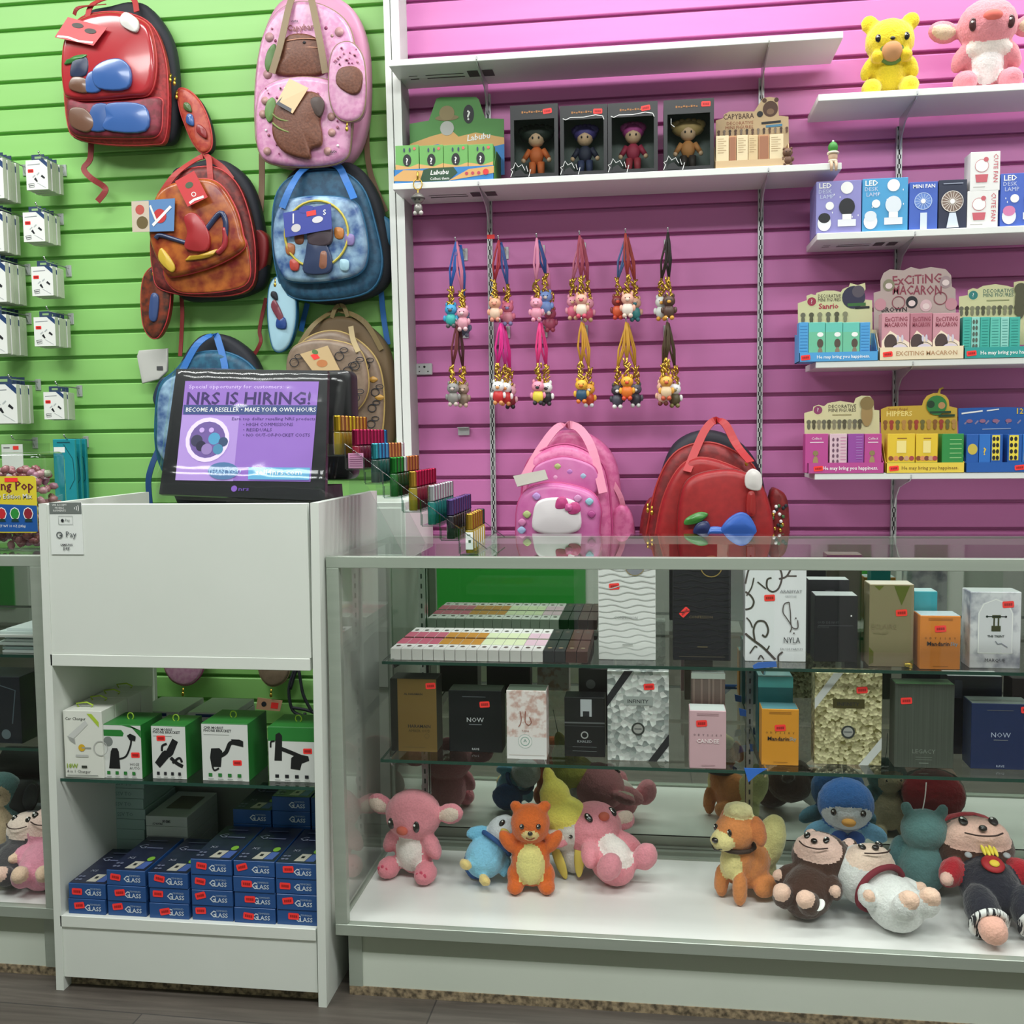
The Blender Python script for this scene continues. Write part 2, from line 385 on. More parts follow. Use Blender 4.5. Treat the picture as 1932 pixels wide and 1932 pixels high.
def shelf(x0, x1, ztop, brackets, label, marks=None, t=.017):
    """white shelf board on knife brackets, its hooked bracket tips showing at the front"""
    z0 = ztop-t; r = M().box(x0, x1, SY, -.014, z0, ztop, SHELFW, .0012).build('wall_shelf', label=label, cat='shelf', group='white wall shelves')
    for bx in brackets:
        b = M(); O = (bx-.0015, 0, 0)
        pts = [(-.013, z0), (-.013, z0-.085), (-.022, z0-.085), (-.035, z0-.060), (-.075, z0-.028), (-.15, z0-.012), (SY+.012, z0-.006), (SY-.003, z0+.004), (SY-.003, z0+.012), (SY+.002, z0+.012), (SY+.002, z0)]
        b.prism([(a, z) for a, z in pts], O, (0, 1, 0), (0, 0, 1), (-1, 0, 0), .003, STEEL); b.build('shelf_bracket', r)
    if marks:
        b = M(); f = F(b, (x0, -.02, z0), (x1-x0, 0, 0), (0, SY+.02+.02, 0)); f.N = Vector((0, 0, -1)); W = x1-x0
        g = c('#55504f', .6)
        for a, e in ((.03, .05), (.07, .16)):
            f.line([(a, .45), (e, .45)], .007, g); f.line([(a, .6), (e, .6)], .004, g)
        f.rect(.17, .4, .195, .7, g); f.rect(.205, .4, .23, .7, g)
        b.build('printed_marks', r)
    return r
def ztop(x, y, Y=SY): return at(x, y, Y=Y).z
xl1 = at(733, 110, Y=SY).x; xr1 = at(1591, 62, Y=SY).x
Z_S1 = (at(736, 110, Y=SY).z+at(1591, 62, Y=SY).z)/2; Z_S2 = (at(740, 343, Y=SY).z+at(1590, 310, Y=SY).z)/2
shelf(xl1, xr1, Z_S1, (-.463885, .299908), 'empty long white wall shelf, topmost over the figure boxes', True)
shelf(xl1+.004, xr1, Z_S2, (-.463885, .299908), 'long white wall shelf carrying the boxed figures', True)
xr_ = at(1544, 178, Y=SY).x
ZR = [at(1543, 178, Y=SY).z, at(1547, 440, Y=SY).z, at(1547, 682, Y=SY).z, at(1540, 893, Y=SY).z]
for z, lb in zip(ZR, ('white wall shelf carrying the yellow and pink plush toys', 'white wall shelf carrying the desk lamp and fan boxes', 'white wall shelf carrying the pink macaron display', 'lowest white wall shelf, carrying the yellow and blue displays')):
    shelf(xr_, xr_+.95, z, (.667308, xr_+.80), lb, z == ZR[1])
# hinge plate and spare bracket on the pink wall
m = M(); a = at(783, 686, Y=-.004); b = at(816, 707, Y=-.004)
m.box(a.x, b.x, -.006, -.001, b.z, a.z, STEEL, .002)
for u, v, r in ((.55, .7, .0035), (.75, .3, .002), (.25, .7, .0018), (.25, .3, .0018)):
    m.lathe([(r, 0), (r, .0012)], BLK, (a.x+(b.x-a.x)*u, -.0058, b.z+(a.z-b.z)*v), 10, (0, -1, 0))
m.build('hinge_plate', label='small steel hinge plate beside the white post on pink wall', cat='hinge plate')
m = M(); a = at(864, 806, Y=-.006); b = at(886, 821, Y=-.006)
m.box(a.x, b.x, -.008, -.001, b.z, a.z, STEEL, .001); m.box(a.x, b.x, -.02, -.001, a.z-.002, a.z, STEEL)
m.build('empty_hook_bracket', label='empty white bracket on pink wall below the hanging charms', cat='bracket')
# ---------------------------------------------------------------- display cases
GLASS = glassmat('clear_glass', '#fdfefd'); TOPG = glassmat('counter_glass', '#fbfdfc', 1.0)
SHG = glassmat('green_shelf_glass', '#fcfdfc'); EDGE = c('#23473c', .25)
MIR = c('#b4beb4', .02, 1.); DECK = noisy('white_deck', '#e6e6e4', '#eeeeec', (2, 30, 2), .28, lo=.2, hi=.8)
BASEA = noisy('sage_laminate', '#a2a998', '#abb2a2', (2, 2, 2), .5, lo=.2, hi=.8); BASEB = noisy('pale_sage_laminate', '#c6cdc0', '#ced5c9', (2, 2, 2), .5, lo=.2, hi=.8)
CHIP = noisy('raw_chipboard', '#4c4234', '#a08d70', (90, 90, 90), .8, lo=.35, hi=.65)
YF, YB, ZT = -.9228, -.4208, .968
ZD = .165; SH1, SH2 = .713, .497; SY1, SY2 = -.77, -.80
def case(x0, x1, label, shelves, stand_x, shx0, shx1):
    r = thing('display_case', ((x0+x1)/2, (YF+YB)/2, 0), label, 'display case', 'glass display cases')
    f = M(); w = .027
    f.box(x0, x1, YF, YF+.02, ZT-.024, ZT, ALU, .001); f.box(x0, x1, YF, YF+.02, .146, .171, ALU, .001)
    for x in (x0, x1-w): f.box(x, x+w, YF, YF+.02, .171, ZT-.024, ALU, .001)
    for x in (x0, x1-.012):
        f.box(x, x+.012, YB-.02, YB, .146, ZT-.02, ALU); f.box(x, x+.012, YF+.02, YB, ZT-.022, ZT-.006, ALU); f.box(x, x+.012, YF+.02, YB, .146, .172, ALU)
    f.box(x0, x1, YB-.02, YB, ZT-.024, ZT-.006, ALU); f.build('frame', r)
    g = M(); g.box(x0+w-.004, x1-w+.004, YF+.008, YF+.013, .169, ZT-.022, GLASS); g.build('front_glass', r)
    g = M(); g.box(x0+.003, x1-.003, YF+.019, YB-.002, ZT-.006, ZT, TOPG); g.build('top_glass', r)
    for x in (x0+.003, x1-.008):
        g = M(); g.box(x, x+.005, YF+.021, YB-.022, .172, ZT-.023, GLASS); g.build('side_glass', r)
    g = M(); g.box(x0+.012, x1-.012, YB-.012, YB-.008, .20, ZT-.025, MIR)
    g.build('mirror_back', r, label='tinted mirror sliding back of the glass case')
    d = M(); d.box(x0+.012, x1-.012, YF+.021, YB, .146, ZD, DECK); d.build('deck', r)
    d = M()
    for k in range(3): d.box(x0+.012, x1-.012, YB-.075+k*.022, YB-.062+k*.022, ZD, ZD+.012 if k else ZD+.005, ALU)
    d.box(x0+.012, x1-.012, YB-.012, YB-.004, ZD, .203, ALU); d.build('door_track', r)
    bs = M(); bs.box(x0+.035, x1-.035, YF+.03, YB-.03, .096, .146, BASEA); bs.box(x0+.035, x1-.035, YF+.0285, YB-.03, .02, .096, BASEB)
    for x in (x0+.02, x1-.05): bs.box(x, x+.03, YF+.026, YB-.03, .02, .146, ALU)
    bs.box(x0+.02, x1-.02, YF+.026, YB-.03, .0, .02, CHIP); bs.build('base', r)
    for z, sy in ((SH1, SY1), (SH2, SY2)):
        sh_ = M(); sh_.box(shx0, shx1, sy, YB-.03, z-.007, z-.0005, SHG); sh_.box(shx0, shx1, sy-.0006, sy, z-.007, z, EDGE); sh_.box(shx0-.0006, shx0, sy, YB-.03, z-.007, z, EDGE)
        so = sh_.build('glass_shelf', r)
        for x in stand_x:
            b = M(); b.prism([(YB-.03, z-.0075), (YB-.03, z-.045), (YB-.06, z-.04), (sy+.02, z-.02), (sy+.004, z-.0075), (sy+.004, z+.004), (sy-.004, z+.004), (sy-.004, z-.012)][:6], (x, 0, 0), (0, 1, 0), (0, 0, 1), (-1, 0, 0), .004, CHROME)
            b.build('shelf_bracket', so)
    for x in stand_x:
        b = M(); b.box(x-.008, x+.008, YB-.03, YB-.018, ZD, ZT-.03, CHROME); z = ZD+.03
        while z < ZT-.06: b.box(x-.002, x+.002, YB-.0305, YB-.028, z, z+.012, BLK); z += .0254
        b.build('standard', r)
    return r
case(-.680, 1.12, 'long glass display case with plush toys and perfume boxes', 2, (-.585, .236, 1.03), -.605, 1.06)
case(-2.45, -1.325, 'glass display case beyond the white checkout stand, holding speakers', 2, (-1.36, -2.38), -2.40, -1.34)

m = M(); m.box(-.835, -.645, -.36, -.02, 0, 1.045, WHITE, .002); q = m.build('drawer_cabinet', label='narrow white cabinet behind the checkout stand by the white post', cat='cabinet')
m = M(); m.box(-.825, -.655, -.364, -.36, .55, 1.03, WHITE, .001); m.build('door', q)
# ---------------------------------------------------------------- white checkout stand
SX0, SX1, SYF, SYB, SZT = -1.312, -.690, -.953, -.50, 1.083
r = thing('checkout_stand', ((SX0+SX1)/2, (SYF+SYB)/2, 0), 'white melamine checkout stand with open cubbies under the screen', 'checkout stand')
def lean_panel(x, w, nm):
    m = M(); zs = (0., SZT); vs = []
    for z in zs:
        d = .012*(z/SZT)
        vs += [(x+d, SYF, z), (x+w+d, SYF, z), (x+w+d, SYB, z), (x+d, SYB, z)]
    m.add(vs, [(3, 2, 1, 0), (4, 5, 6, 7), (0, 1, 5, 4), (1, 2, 6, 5), (2, 3, 7, 6), (3, 0, 4, 7)], WHITE); m.build(nm, r)
lean_panel(SX0-.004, .018, 'side_panel'); lean_panel(SX1-.022, .018, 'side_panel')
ix0, ix1 = SX0+.012, SX1-.018
M().box(ix0+.008, ix1+.0, SYF+.002, SYF+.018, .757, SZT-.001, WHITE, .001).build('front_panel', r)
M().box(ix0+.006, ix1-.002, SYF+.0, SYF+.02, .731, .757, WHITE, .001).build('rail', r)
M().box(ix0+.006, ix1-.002, SYF+.02, SYB, .735, .752, WHITE).build('counter_top', r)
M().box(ix0, ix1-.006, SYF, SYB, .146, .172, WHITE, .001).build('bottom_shelf', r)
M().box(ix0+.0, ix1-.006, SYF+.004, SYF+.02, .03, .146, WHITE).build('kick_panel', r)
M().box(ix0, ix1-.004, SYF+.03, SYB, .0, .03, CHIP).build('plinth', r)
M().box(ix0+.002, ix1-.004, SYB-.012, SYB, .172, .445, c('#8c8f8a', .6)).build('back_panel', r)
g = M(); g.box(ix0+.003, ix1-.005, SYF+.015, SYB+.01, .470, .4765, SHG); g.box(ix0+.003, ix1-.005, SYF+.0145, SYF+.015, .470, .477, EDGE); g.build('glass_shelf', r)
# ---------------------------------------------------------------- cartons and goods on the wall shelves
def carton(x0, x1, yf, dep, z0, z1, mat, bev=.0008):
    """a box mesh and a print frame on its front face"""
    m = M(); m.box(x0, x1, yf, yf+dep, z0, z1, mat, bev)
    return m, F(m, (x0, yf, z0), (x1-x0, 0, 0), (0, 0, z1-z0))
def pxbox(xl, yt, xr, yb, yf, z0=None):
    """front rectangle seen at those photo pixels on the plane Y=yf"""
    ym = (yt+yb)/2; a = at(xl, ym, Y=yf).x; b = at(xr, ym, Y=yf).x; xm = (xl+xr)/2
    t = at(xm, yt, Y=yf).z; bt = at(xm, yb, Y=yf).z
    return (a, b, bt if z0 is None else z0, t if z0 is None else t)
def swirl(f, u, v, r, w, mat, n=12): f.ring(u, v, r, w, mat, n)
WHT = c('#f2f2f0', .5); INK = c('#1d1e24', .5); SKIN = c('#e8bd97', .5)
# boxed figures -------------------------------------------------
CARD = c('#1b1c1f', .35); PANE = glassmat('window_film', '#f4f6f5', .8, 1.45)
def toyfig(root, x, y, z, h, hair, top, legs, skin='#e7bf9c', hw=1.):
    """plain little toy figure: trousers, jacket, arms, head, cap of hair"""
    k = h/.1; b = M()
    for s in (-1, 1):
        b.tube([(x+s*.009*k, y, z+.004*k), (x+s*.008*k, y, z+.03*k)], [.0065*k, .0075*k], c(legs, .6), 8)
        b.ell((x+s*.010*k, y-.004*k, z+.004*k), (.0065*k, .010*k, .004*k), c('#e9e4dc', .5), None, 8, 6)
    b.ell((x, y, z+.043*k), (.0145*k, .010*k, .017*k), c(top, .6), None, 10, 7)
    for s in (-1, 1):
        b.tube([(x+s*.013*k, y, z+.053*k), (x+s*.024*k, y-.004*k, z+.036*k)], [.006*k, .005*k], c(top, .6), 7)
        b.ell((x+s*.025*k, y-.005*k, z+.033*k), .005*k, c(skin, .5), None, 7, 5)
    b.build('body', root)
    b = M(); b.ell((x, y, z+.074*k), (.0165*k, .0155*k, .0155*k), c(skin, .5), None, 12, 8)
    for s in (-1, 1): b.ell((x+s*.006*k, y-.0145*k, z+.073*k), (.0018*k, .001*k, .0026*k), INK, None, 6, 5)
    b.build('head', root)
    b = M(); b.ell((x, y+.003*k, z+.083*k), (.022*k*hw, .017*k, .017*k), c(hair, .6), None, 10, 7)
    for q in range(7):
        a = -1.2+q*.4; b.ell((x+math.sin(a)*.02*k*hw, y, z+.087*k+math.cos(a)*.008*k), .008*k, c(hair, .6), None, 7, 5)
    b.build('hair', root)
for i, (a, t, e, bt, hair, top, legs, hw, sx, sy, lb) in enumerate((
        (963, 197, 1053, 333, '#1c2b22', '#d9703a', '#d9703a', 1.5, .78, .90, 'black window box with dark haired figure in orange clothes'),
        (1057, 198, 1146, 331, '#4c3f86', '#2f3248', '#3a4468', 1.1, .80, .90, 'black window box with purple haired figure in dark blue clothes'),
        (1147, 193, 1241, 328, '#b13f8d', '#a93350', '#a93a48', 1.0, .76, .91, 'black window box with magenta haired figure in red clothes'),
        (1252, 187, 1347, 323, '#b99a63', '#c98a52', '#39302c', 1.45, .84, .92, 'black window box with blond haired figure in dark trousers'))):
    x0, x1, z0, z1 = pxbox(a, t, e, bt, -.188, Z_S2); d = .105; y0 = -.188
    r = thing('figure_box', ((x0+x1)/2, y0+d/2, z0), lb, 'boxed toy figure', 'black boxed figures on the wall shelf')
    m = M(); th = .0015
    m.box(x0, x0+th, y0, y0+d, z0, z1, CARD); m.box(x1-th, x1, y0, y0+d, z0, z1, CARD); m.box(x0+th, x0+th+.0006, y0+.003, y0+d-th, z0+th, z1-th, c('#6a7a74', .4)); m.box(x1-th-.0006, x1-th, y0+.003, y0+d-th, z0+th, z1-th, c('#6a7a74', .4)); m.box(x0+th, x1-th, y0+d-th, y0+d, z0, z1, c('#6a7a74', .4))
    m.box(x0+th, x1-th, y0, y0+d-th, z0, z0+th, CARD); m.box(x0+th, x1-th, y0, y0+d-th, z1-th, z1, CARD)
    zt = z0+(z1-z0)*.80
    m.box(x0+th, x1-th, y0, y0+th, zt, z1-th, CARD); m.box(x0+th, x0+.010, y0, y0+th, z0+th, zt, CARD); m.box(x1-.010, x1-th, y0, y0+th, z0+th, zt, CARD); m.box(x0+.010, x1-.010, y0, y0+th, z0+th, z0+.012, CARD)
    f = F(m, (x0, y0, z0), (x1-x0, 0, 0), (0, 0, z1-z0))
    for q in range(9): f.rect(.24+q*.05, .885+.006*(q % 2), .275+q*.05, .915-.006*(q % 3), c('#a9713c', .5))
    f.line([(.0, .03), (.04, .10), (.0, .13), (.06, .15), (.10, .22), (.16, .16), (.24, .19), (.30, .11), (.33, .17), (.36, .09), (.42, .12), (.38, .02)], .0016, WHT)
    f.poly([(.07, .03), (.1, .1), (.2, .13), (.3, .06), (.33, .03)], CARD)
    if i: f.line([(.06, .82), (.12, .80), (.22, .83), (.5, .825), (.75, .85), (.9, .83), (.93, .78)], .0018, WHT) if i < 3 else f.line([(.15, .74), (.15, .66), (.22, .62)], .0012, WHT)
    m.build('carton', r); g = M(); g.box(x0+.009, x1-.009, y0+.0018, y0+.0024, z0+.011, zt+.002, PANE); g.build('window', r)
    toyfig(r, (x0+x1)/2, y0+.055, z0+.012, (zt-z0)*.92, hair, top, legs, hw=hw)
    sticker(r, (x0, y0, z0), (x1-x0, 0, 0), (0, 0, z1-z0), sx, sy, random.Random(i).uniform(-.05, .15))
# cardboard counter displays -----------------------------------------
def card(pts, y, mat, dy=.002, zs=None):
    """display header: pixel outline cut from card at plane Y=y"""
    q = [at(px, py, Y=y) for px, py in pts]; m = M()
    m.prism([(p.x, p.z) for p in q], (0, y, 0), (1, 0, 0), (0, 0, 1), (0, -1, 0), dy, mat)
    xs = [p.x for p in q]; zs_ = [p.z for p in q]; O = (min(xs), y, min(zs_))
    return m, F(m, O, (max(xs)-min(xs), 0, 0), (0, 0, max(zs_)-min(zs_)))
def arc(cx, cy, r, a0, a1, n=8, ry=None): return [(cx+r*math.cos(math.radians(a0+(a1-a0)*k/n)), cy-(ry or r)*math.sin(math.radians(a0+(a1-a0)*k/n))) for k in range(n+1)]
def tray(xl, xr, yt, yb, yf, yback, zs, lipmat, sidemat, name, label):
    x0, x1, z0, z1 = pxbox(xl, yt, xr, yb, yf, zs)
    r = thing(name, ((x0+x1)/2, (yf+yback)/2, zs), label, 'display box', 'cardboard counter displays')
    m = M(); m.box(x0, x1, yf, yf+.0015, z0, z1, lipmat); m.box(x0, x1, yf+.0015, yback, z0, z0+.0015, lipmat)
    for x, s in ((x0, 1), (x1, -1)):
        m.prism([(yf, z0), (yback, z0), (yback, z1+.055), (yf+.05, z1+.05), (yf+.012, z1+.004), (yf, z1)], (x if s > 0 else x-.0015, 0, 0), (0, 1, 0), (0, 0, 1), (-1, 0, 0), .0015, sidemat)
    f = F(m, (x0, yf, z0), (x1-x0, 0, 0), (0, 0, z1-z0))
    return r, m, f, (x0, x1, z0, z1)
def minis(specs, yf, dep, z0, name, cat, group, draw):
    for k, (a, t, e, bt, mat, lb) in enumerate(specs):
        x0, x1, zz, z1 = pxbox(a, t, e, bt, yf, z0)
        m, f = carton(x0, x1, yf, dep, z0, z1, mat, .0006); draw(k, m, f); m.build(name, label=lb, cat=cat, group=group)
def blob(f, u, v, r, mat): f.disc(u, v, r, mat, r*1.15, 14)
def figrow(f, u0, u1, v, n, r, mats, body=None):
    """row of little rounded figures printed on a header"""
    for k in range(n):
        u = u0+(u1-u0)*k/max(1, n-1); mt = mats[k % len(mats)]
        f.disc(u, v, r*.75, body or mt, r*1.5, 10); f.disc(u, v+r*1.9/f.h, r, mt, None, 10)
CRM = c('#d8d3a4', .5); TAN = c('#d9b98c', .5)
# green boxed mystery figures
g1, g2, sand, blu = c('#4f8a44', .5), c('#6fae5c', .5), c('#dba968', .5), c('#2f7fc4', .5)
r, m, f, bx = tray(743, 932, 316, 341, -.196, -.06, Z_S2, blu, g1, 'mystery_box_display', 'green sandy beach display of question mark boxes beside white post')
f.poly([(0, .5), (.1, .95), (.3, .85), (.5, .3), (.25, .1), (0, .2)], sand); f.poly([(.55, .05), (.75, .8), (1, .95), (1, .45)], sand)
f.poly([(.26, .05), (.30, .9), (.36, 1.0), (.60, 1.0), (.64, .6), (.55, .05)], c('#274d33', .5))
f.text('Labubu', .46, .52, .012, WHT, bold=.02, shear=.2); f.text('Collect them', .46, .14, .007, WHT, bold=.01)
for k in range(3): f.disc(.73+k*.06, .5, .0045, c('#c0455a', .5))
f.disc(.92, .55, .008, c('#e0353c', .5)); m.build('tray', r)
Z7 = lambda pts, s, ox, oy: [(x/s+ox, y/s+oy) for x, y in pts]
m, f = card(Z7([(262, 1340), (255, 935), (430, 905), (500, 705), (540, 692), (860, 690), (885, 712), (945, 885), (1115, 890), (1118, 1400)], 4.83, 720, 40), -.062, g1)
f.poly([(0, .44), (.22, .52), (.45, .58), (.52, .50), (.7, .54), (1, .46), (1, .0), (0, 0)], sand); f.poly([(.0, .36), (.3, .42), (.6, .30), (1, .38), (1, 0), (0, 0)], blu)
f.disc(.63, .77, .0155, INK, .026); f.text('?', .63, .70, .026, WHT, bold=.02)
f.disc(.40, .74, .034, c('#8b7a58', .6), .008); f.disc(.40, .80, .022, c('#94835f', .6), .02); f.disc(.40, .61, .020, c('#b8b7b4', .6), .020)
f.text('Labubu', .735, .45, .016, WHT, bold=.02, rot=.08, shear=.2); m.build('header_card', r)
def dq(k, m, f):
    f.rect(0, 0, 1, .2, blu); f.poly([(0, .2), (.4, .24), (1, .2), (1, .5), (.6, .42), (0, .5)], sand); f.disc(.5, .60, .0115, INK, .0165); f.disc(.82, .9, .004, c('#d66', .5))
    f.text('?', .5, .49, .017, WHT, bold=.02)
    for s in (.38, .62): f.disc(s, .87, .0024, c('#35415e', .5), .006)
minis([(746, 274, 790, 318, g2, 'green question mark box, first from the white post'), (791.5, 274, 836, 317, g2, 'green question mark box, second from the white post'), (837, 273, 882.5, 316, g2, 'green question mark box, third from the white post'), (883.5, 272, 930, 315, g2, 'green question mark box, farthest of four from the white post')],
      -.19, .045, Z_S2+.0016, 'mystery_box', 'mystery box', 'green question mark boxes', dq)
# beige animal figure display
r, m, f, bx = tray(1349, 1492, 301, 319, -.196, -.06, Z_S2, c('#d5b68c', .5), TAN, 'mini_figure_display', 'beige display of mini animal figures on the long shelf'); m.build('tray', r)
m, f = card(Z7([(1212, 1300), (1210, 905), (1275, 885), (1285, 850), (1335, 822), (1560, 822), (1610, 745), (1640, 700), (1700, 690), (1775, 700), (1785, 860), (1872, 870), (1880, 1290)], 4.83, 1100, 40), -.062, c('#d9bd93', .5))
br_ = c('#5b3b2c', .5)
f.text('CAPYBARA', .31, .695, .014, br_, mw=.42, bold=.01); f.text('DECORATIVE', .33, .61, .0085, c('#a2553a', .5), mw=.36); f.text('MINI FIGURES', .32, .545, .0085, c('#a2553a', .5), mw=.4)
f.disc(.74, .82, .020, br_, .021); f.disc(.74, .78, .010, c('#8a6a50', .5), .008)
for s in (.66, .82): f.disc(s, .95, .006, br_)
f.disc(.60, .75, .008, INK); f.line([(.62, .61), (.88, .625)], .006, INK); f.line([(.68, .56), (.9, .57)], .006, c('#4f8fb5', .5)); figrow(f, .04, .96, .475, 13, .0038, [c('#6a4a38', .5), c('#8d7e70', .5), c('#4d3a30', .5)])
m.build('header_card', r)
def dcap(k, m, f):
    if k in (1, 4): f.rect(.1, .2, .9, .95, c('#a06a4c', .5)); return
    for j in range(7): f.line([(.12, .9-j*.07), (.6+.2*(j % 2), .9-j*.07)], .0012, c('#a98d68', .5))
    f.rect(0, 0, 1, .22, c('#b9a170', .5))
minis([(1351, 256, 1375, 313, c('#e6d3ac', .5), 'cream mini figure box at one end of the beige display'), (1376, 256, 1389, 312, c('#c79268', .5), 'brown sided mini figure box second in the beige display'), (1390, 255, 1411, 311, c('#e6d3ac', .5), 'cream mini figure box in middle of the beige display'), (1412, 255, 1430, 310, c('#d9bf92', .5), 'cream mini figure box fourth in the beige display'), (1431, 254, 1451, 310, c('#c79268', .5), 'brown sided mini figure box fifth in the beige display'), (1452, 253, 1478, 309, c('#e6d3ac', .5), 'cream mini figure box at the far end of beige display')],
      -.188, .045, Z_S2+.0016, 'mini_figure_box', 'mini figure box', 'boxes in the beige display', dcap)
def small_animal(px, py, y, h, mat, label, zbase=None, name='animal_figurine', belly=None):
    p = at(px, py, Y=y); z = zbase if zbase is not None else p.z; k = h/.04
    r = thing(name, (p.x, y, z), label, 'figurine'); m = M()
    m.ell((p.x, y, z+.012*k), (.011*k, .009*k, .012*k), mat, None, 12, 8)
    for s in (-1, 1): m.ell((p.x+s*.007*k, y-.004*k, z+.003*k), (.004*k, .006*k, .003*k), mat, None, 7, 5); m.ell((p.x+s*.011*k, y-.003*k, z+.015*k), (.0035*k, .003*k, .006*k), mat, None, 7, 5)
    m.build('body', r); m = M(); m.ell((p.x, y, z+.030*k), (.0115*k, .010*k, .0105*k), belly or mat, None, 12, 8)
    for s in (-1, 1): m.ell((p.x+s*.0045*k, y-.0095*k, z+.031*k), .0013*k, INK, None, 6, 4); m.ell((p.x+s*.008*k, y, z+.039*k), .0035*k, mat, None, 7, 5)
    m.build('head', r); return r
small_animal(1486, 300, -.19, .045, c('#6b4a38', .6), 'tiny brown figurine standing at the end of beige display', Z_S2)
# little figure with a cactus hat sitting on the shelf end, legs dangling
p = at(1571, 312, Y=-.19); r = thing('shelf_sitter', (p.x, -.19, Z_S2), 'tiny sitting figurine with round green cactus hat at the shelf end', 'figurine')
m = M(); m.ell((p.x, -.193, Z_S2+.017), (.012, .011, .014), c('#d9b79a', .5)); m.ell((p.x, -.193, Z_S2+.006), (.012, .011, .006), c('#e6d8c4', .5))
for s in (-1, 1): m.tube([(p.x+s*.005, -.197, Z_S2+.004), (p.x+s*.006, -.207, Z_S2-.002), (p.x+s*.006, -.208, Z_S2-.022)], [.004, .004, .0032], c('#d9b79a', .5), 7)
m.build('body', r); m = M(); m.ell((p.x, -.193, Z_S2+.040), (.0125, .0125, .015), c('#3f8f3a', .5)); m.lathe([(.015, 0), (.0155, .003), (.012, .006)], c('#ead9c2', .5), (p.x, -.193, Z_S2+.024)); m.ell((p.x, -.193, Z_S2+.056), .003, WHT, None, 7, 5); m.build('cactus_hat', r)
# key ring charm hanging off the shelf by the post
GOLD = c('#c9a648', .28, .9)
p = at(788, 338, Y=SY-.006); r = thing('key_charm', (p.x, SY-.006, Z_S2), 'grey key ring charm hanging from the shelf edge by the post', 'key ring charm')
m = M(); m.tube([(p.x+.012*math.cos(a*PI/8), SY-.006, p.z-.014+.014*math.sin(a*PI/8)) for a in range(16)], .0016, GOLD, 6, True); m.tube([(p.x, SY-.004, p.z+.02), (p.x, SY-.006, p.z+.0)], .003, GOLD, 6); m.tube([(p.x, SY-.006, p.z-.028), (p.x, SY-.006, p.z-.045)], .002, GOLD, 6); m.build('ring', r)
q = at(788, 385, Y=SY-.006).z; gm = c('#8e8b86', .35, .5); m = M(); m.ell((p.x, SY-.006, q+.014), (.017, .012, .014), gm); m.lathe([(.020, 0), (.019, .004), (.011, .012), (.0, .017)], c('#6d6a66', .4, .4), (p.x, SY-.006, q+.014)); m.ell((p.x, SY-.006, q-.012), (.012, .010, .016), gm)
for s in (-1, 1): m.ell((p.x+s*.008, SY-.008, q-.024), (.006, .007, .006), c('#c9c5bf', .4)); m.ell((p.x+s*.006, SY-.018, q+.010), .0025, INK, None, 6, 5)
m.build('figure', r)
# desk lamp and fan boxes ------------------------------------------
YR = -.186
def lampbox(a, t, e, bt, mat, label, who):
    x0, x1, z0, z1 = pxbox(a, t, e, bt, YR, ZR[1]); m, f = carton(x0, x1, YR, .11, z0, z1, mat)
    f.text('LED', .20, .87, .013, WHT, bold=.03); f.text('DESK', .20, .77, .010, c('#c6cfe8', .5)); f.text('LAMP', .24, .67, .010, c('#c6cfe8', .5)); f.disc(.68, .86, .0155, WHT); f.disc(.30, .53, .0105, WHT)
    rnd = random.Random(label)
    for k in range(7): f.disc(rnd.uniform(.1, .95), rnd.uniform(.3, .8), .0014, WHT, .003, 4)
    f.disc(.68, .50, .020, who, .022); f.rect(.48, .13, .88, .26, c('#e6e8ee', .5)); f.rect(.58, .26, .78, .36, WHT); f.disc(.18, .20, .017, c('#e9e9ee', .5), .02); f.disc(.18, .30, .015, who, .013)
    return m.build('lamp_box', label=label, cat='lamp box', group='desk lamp and fan boxes')
lampbox(1540, 341, 1625, 437, c('#8f8cc9', .45), 'purple lamp carton at the end of the desk lamp shelf', INK)
lampbox(1627, 336, 1713, 434, c('#4a9fd2', .45), 'sky blue lamp carton beside the purple lamp carton', c('#dfe6ee', .5))
lampbox(1888, 326, 1976, 423, c('#4666c4', .45), 'royal blue lamp carton beyond the white fan cartons', c('#d77fae', .5))
def fanbox(a, t, e, bt, mat, label, dark):
    x0, x1, z0, z1 = pxbox(a, t, e, bt, YR, ZR[1]); m, f = carton(x0, x1, YR, .06, z0, z1, mat); w_ = c('#e7dfd6', .5) if dark else c('#b7cdf0', .5)
    cv = .56 if dark else .60; R_ = .026 if dark else .021
    f.disc(.46 if dark else .5, cv, R_, c('#8a7468', .5) if dark else c('#6c8fd6', .5)); 
    for k in range(18 if dark else 14):
        a_ = 2*PI*k/(18 if dark else 14); f.line([(.48+.006*math.cos(a_)/f.w, cv+.006*math.sin(a_)/f.h), (.48+R_*.95*math.cos(a_)/f.w, cv+R_*.95*math.sin(a_)/f.h)], .0013, w_)
    f.ring(.48, cv, R_, .0018, w_); f.disc(.48, cv, .006, WHT); f.poly([(.38, .33), (.60, .33), (.72, .03), (.28, .03)] if dark else [(.38, .36), (.62, .36), (.62, .02), (.38, .02)], c('#d7e2f1', .5))
    if dark: f.line([(.15, .92), (.85, .92)], .0028, c('#8f95a8', .5))
    else: f.text('MINI FAN', .5, .87, .009, WHT, mw=.9, bold=.02)
    return m.build('fan_box', label=label, cat='fan box', group='desk lamp and fan boxes')
fanbox(1716, 343, 1769, 430.5, c('#4364bf', .45), 'blue mini fan carton beside the sky blue lamp carton', False)
fanbox(1771, 339, 1824, 428, c('#272d45', .4), 'dark navy carton with beige round fan picture', True)
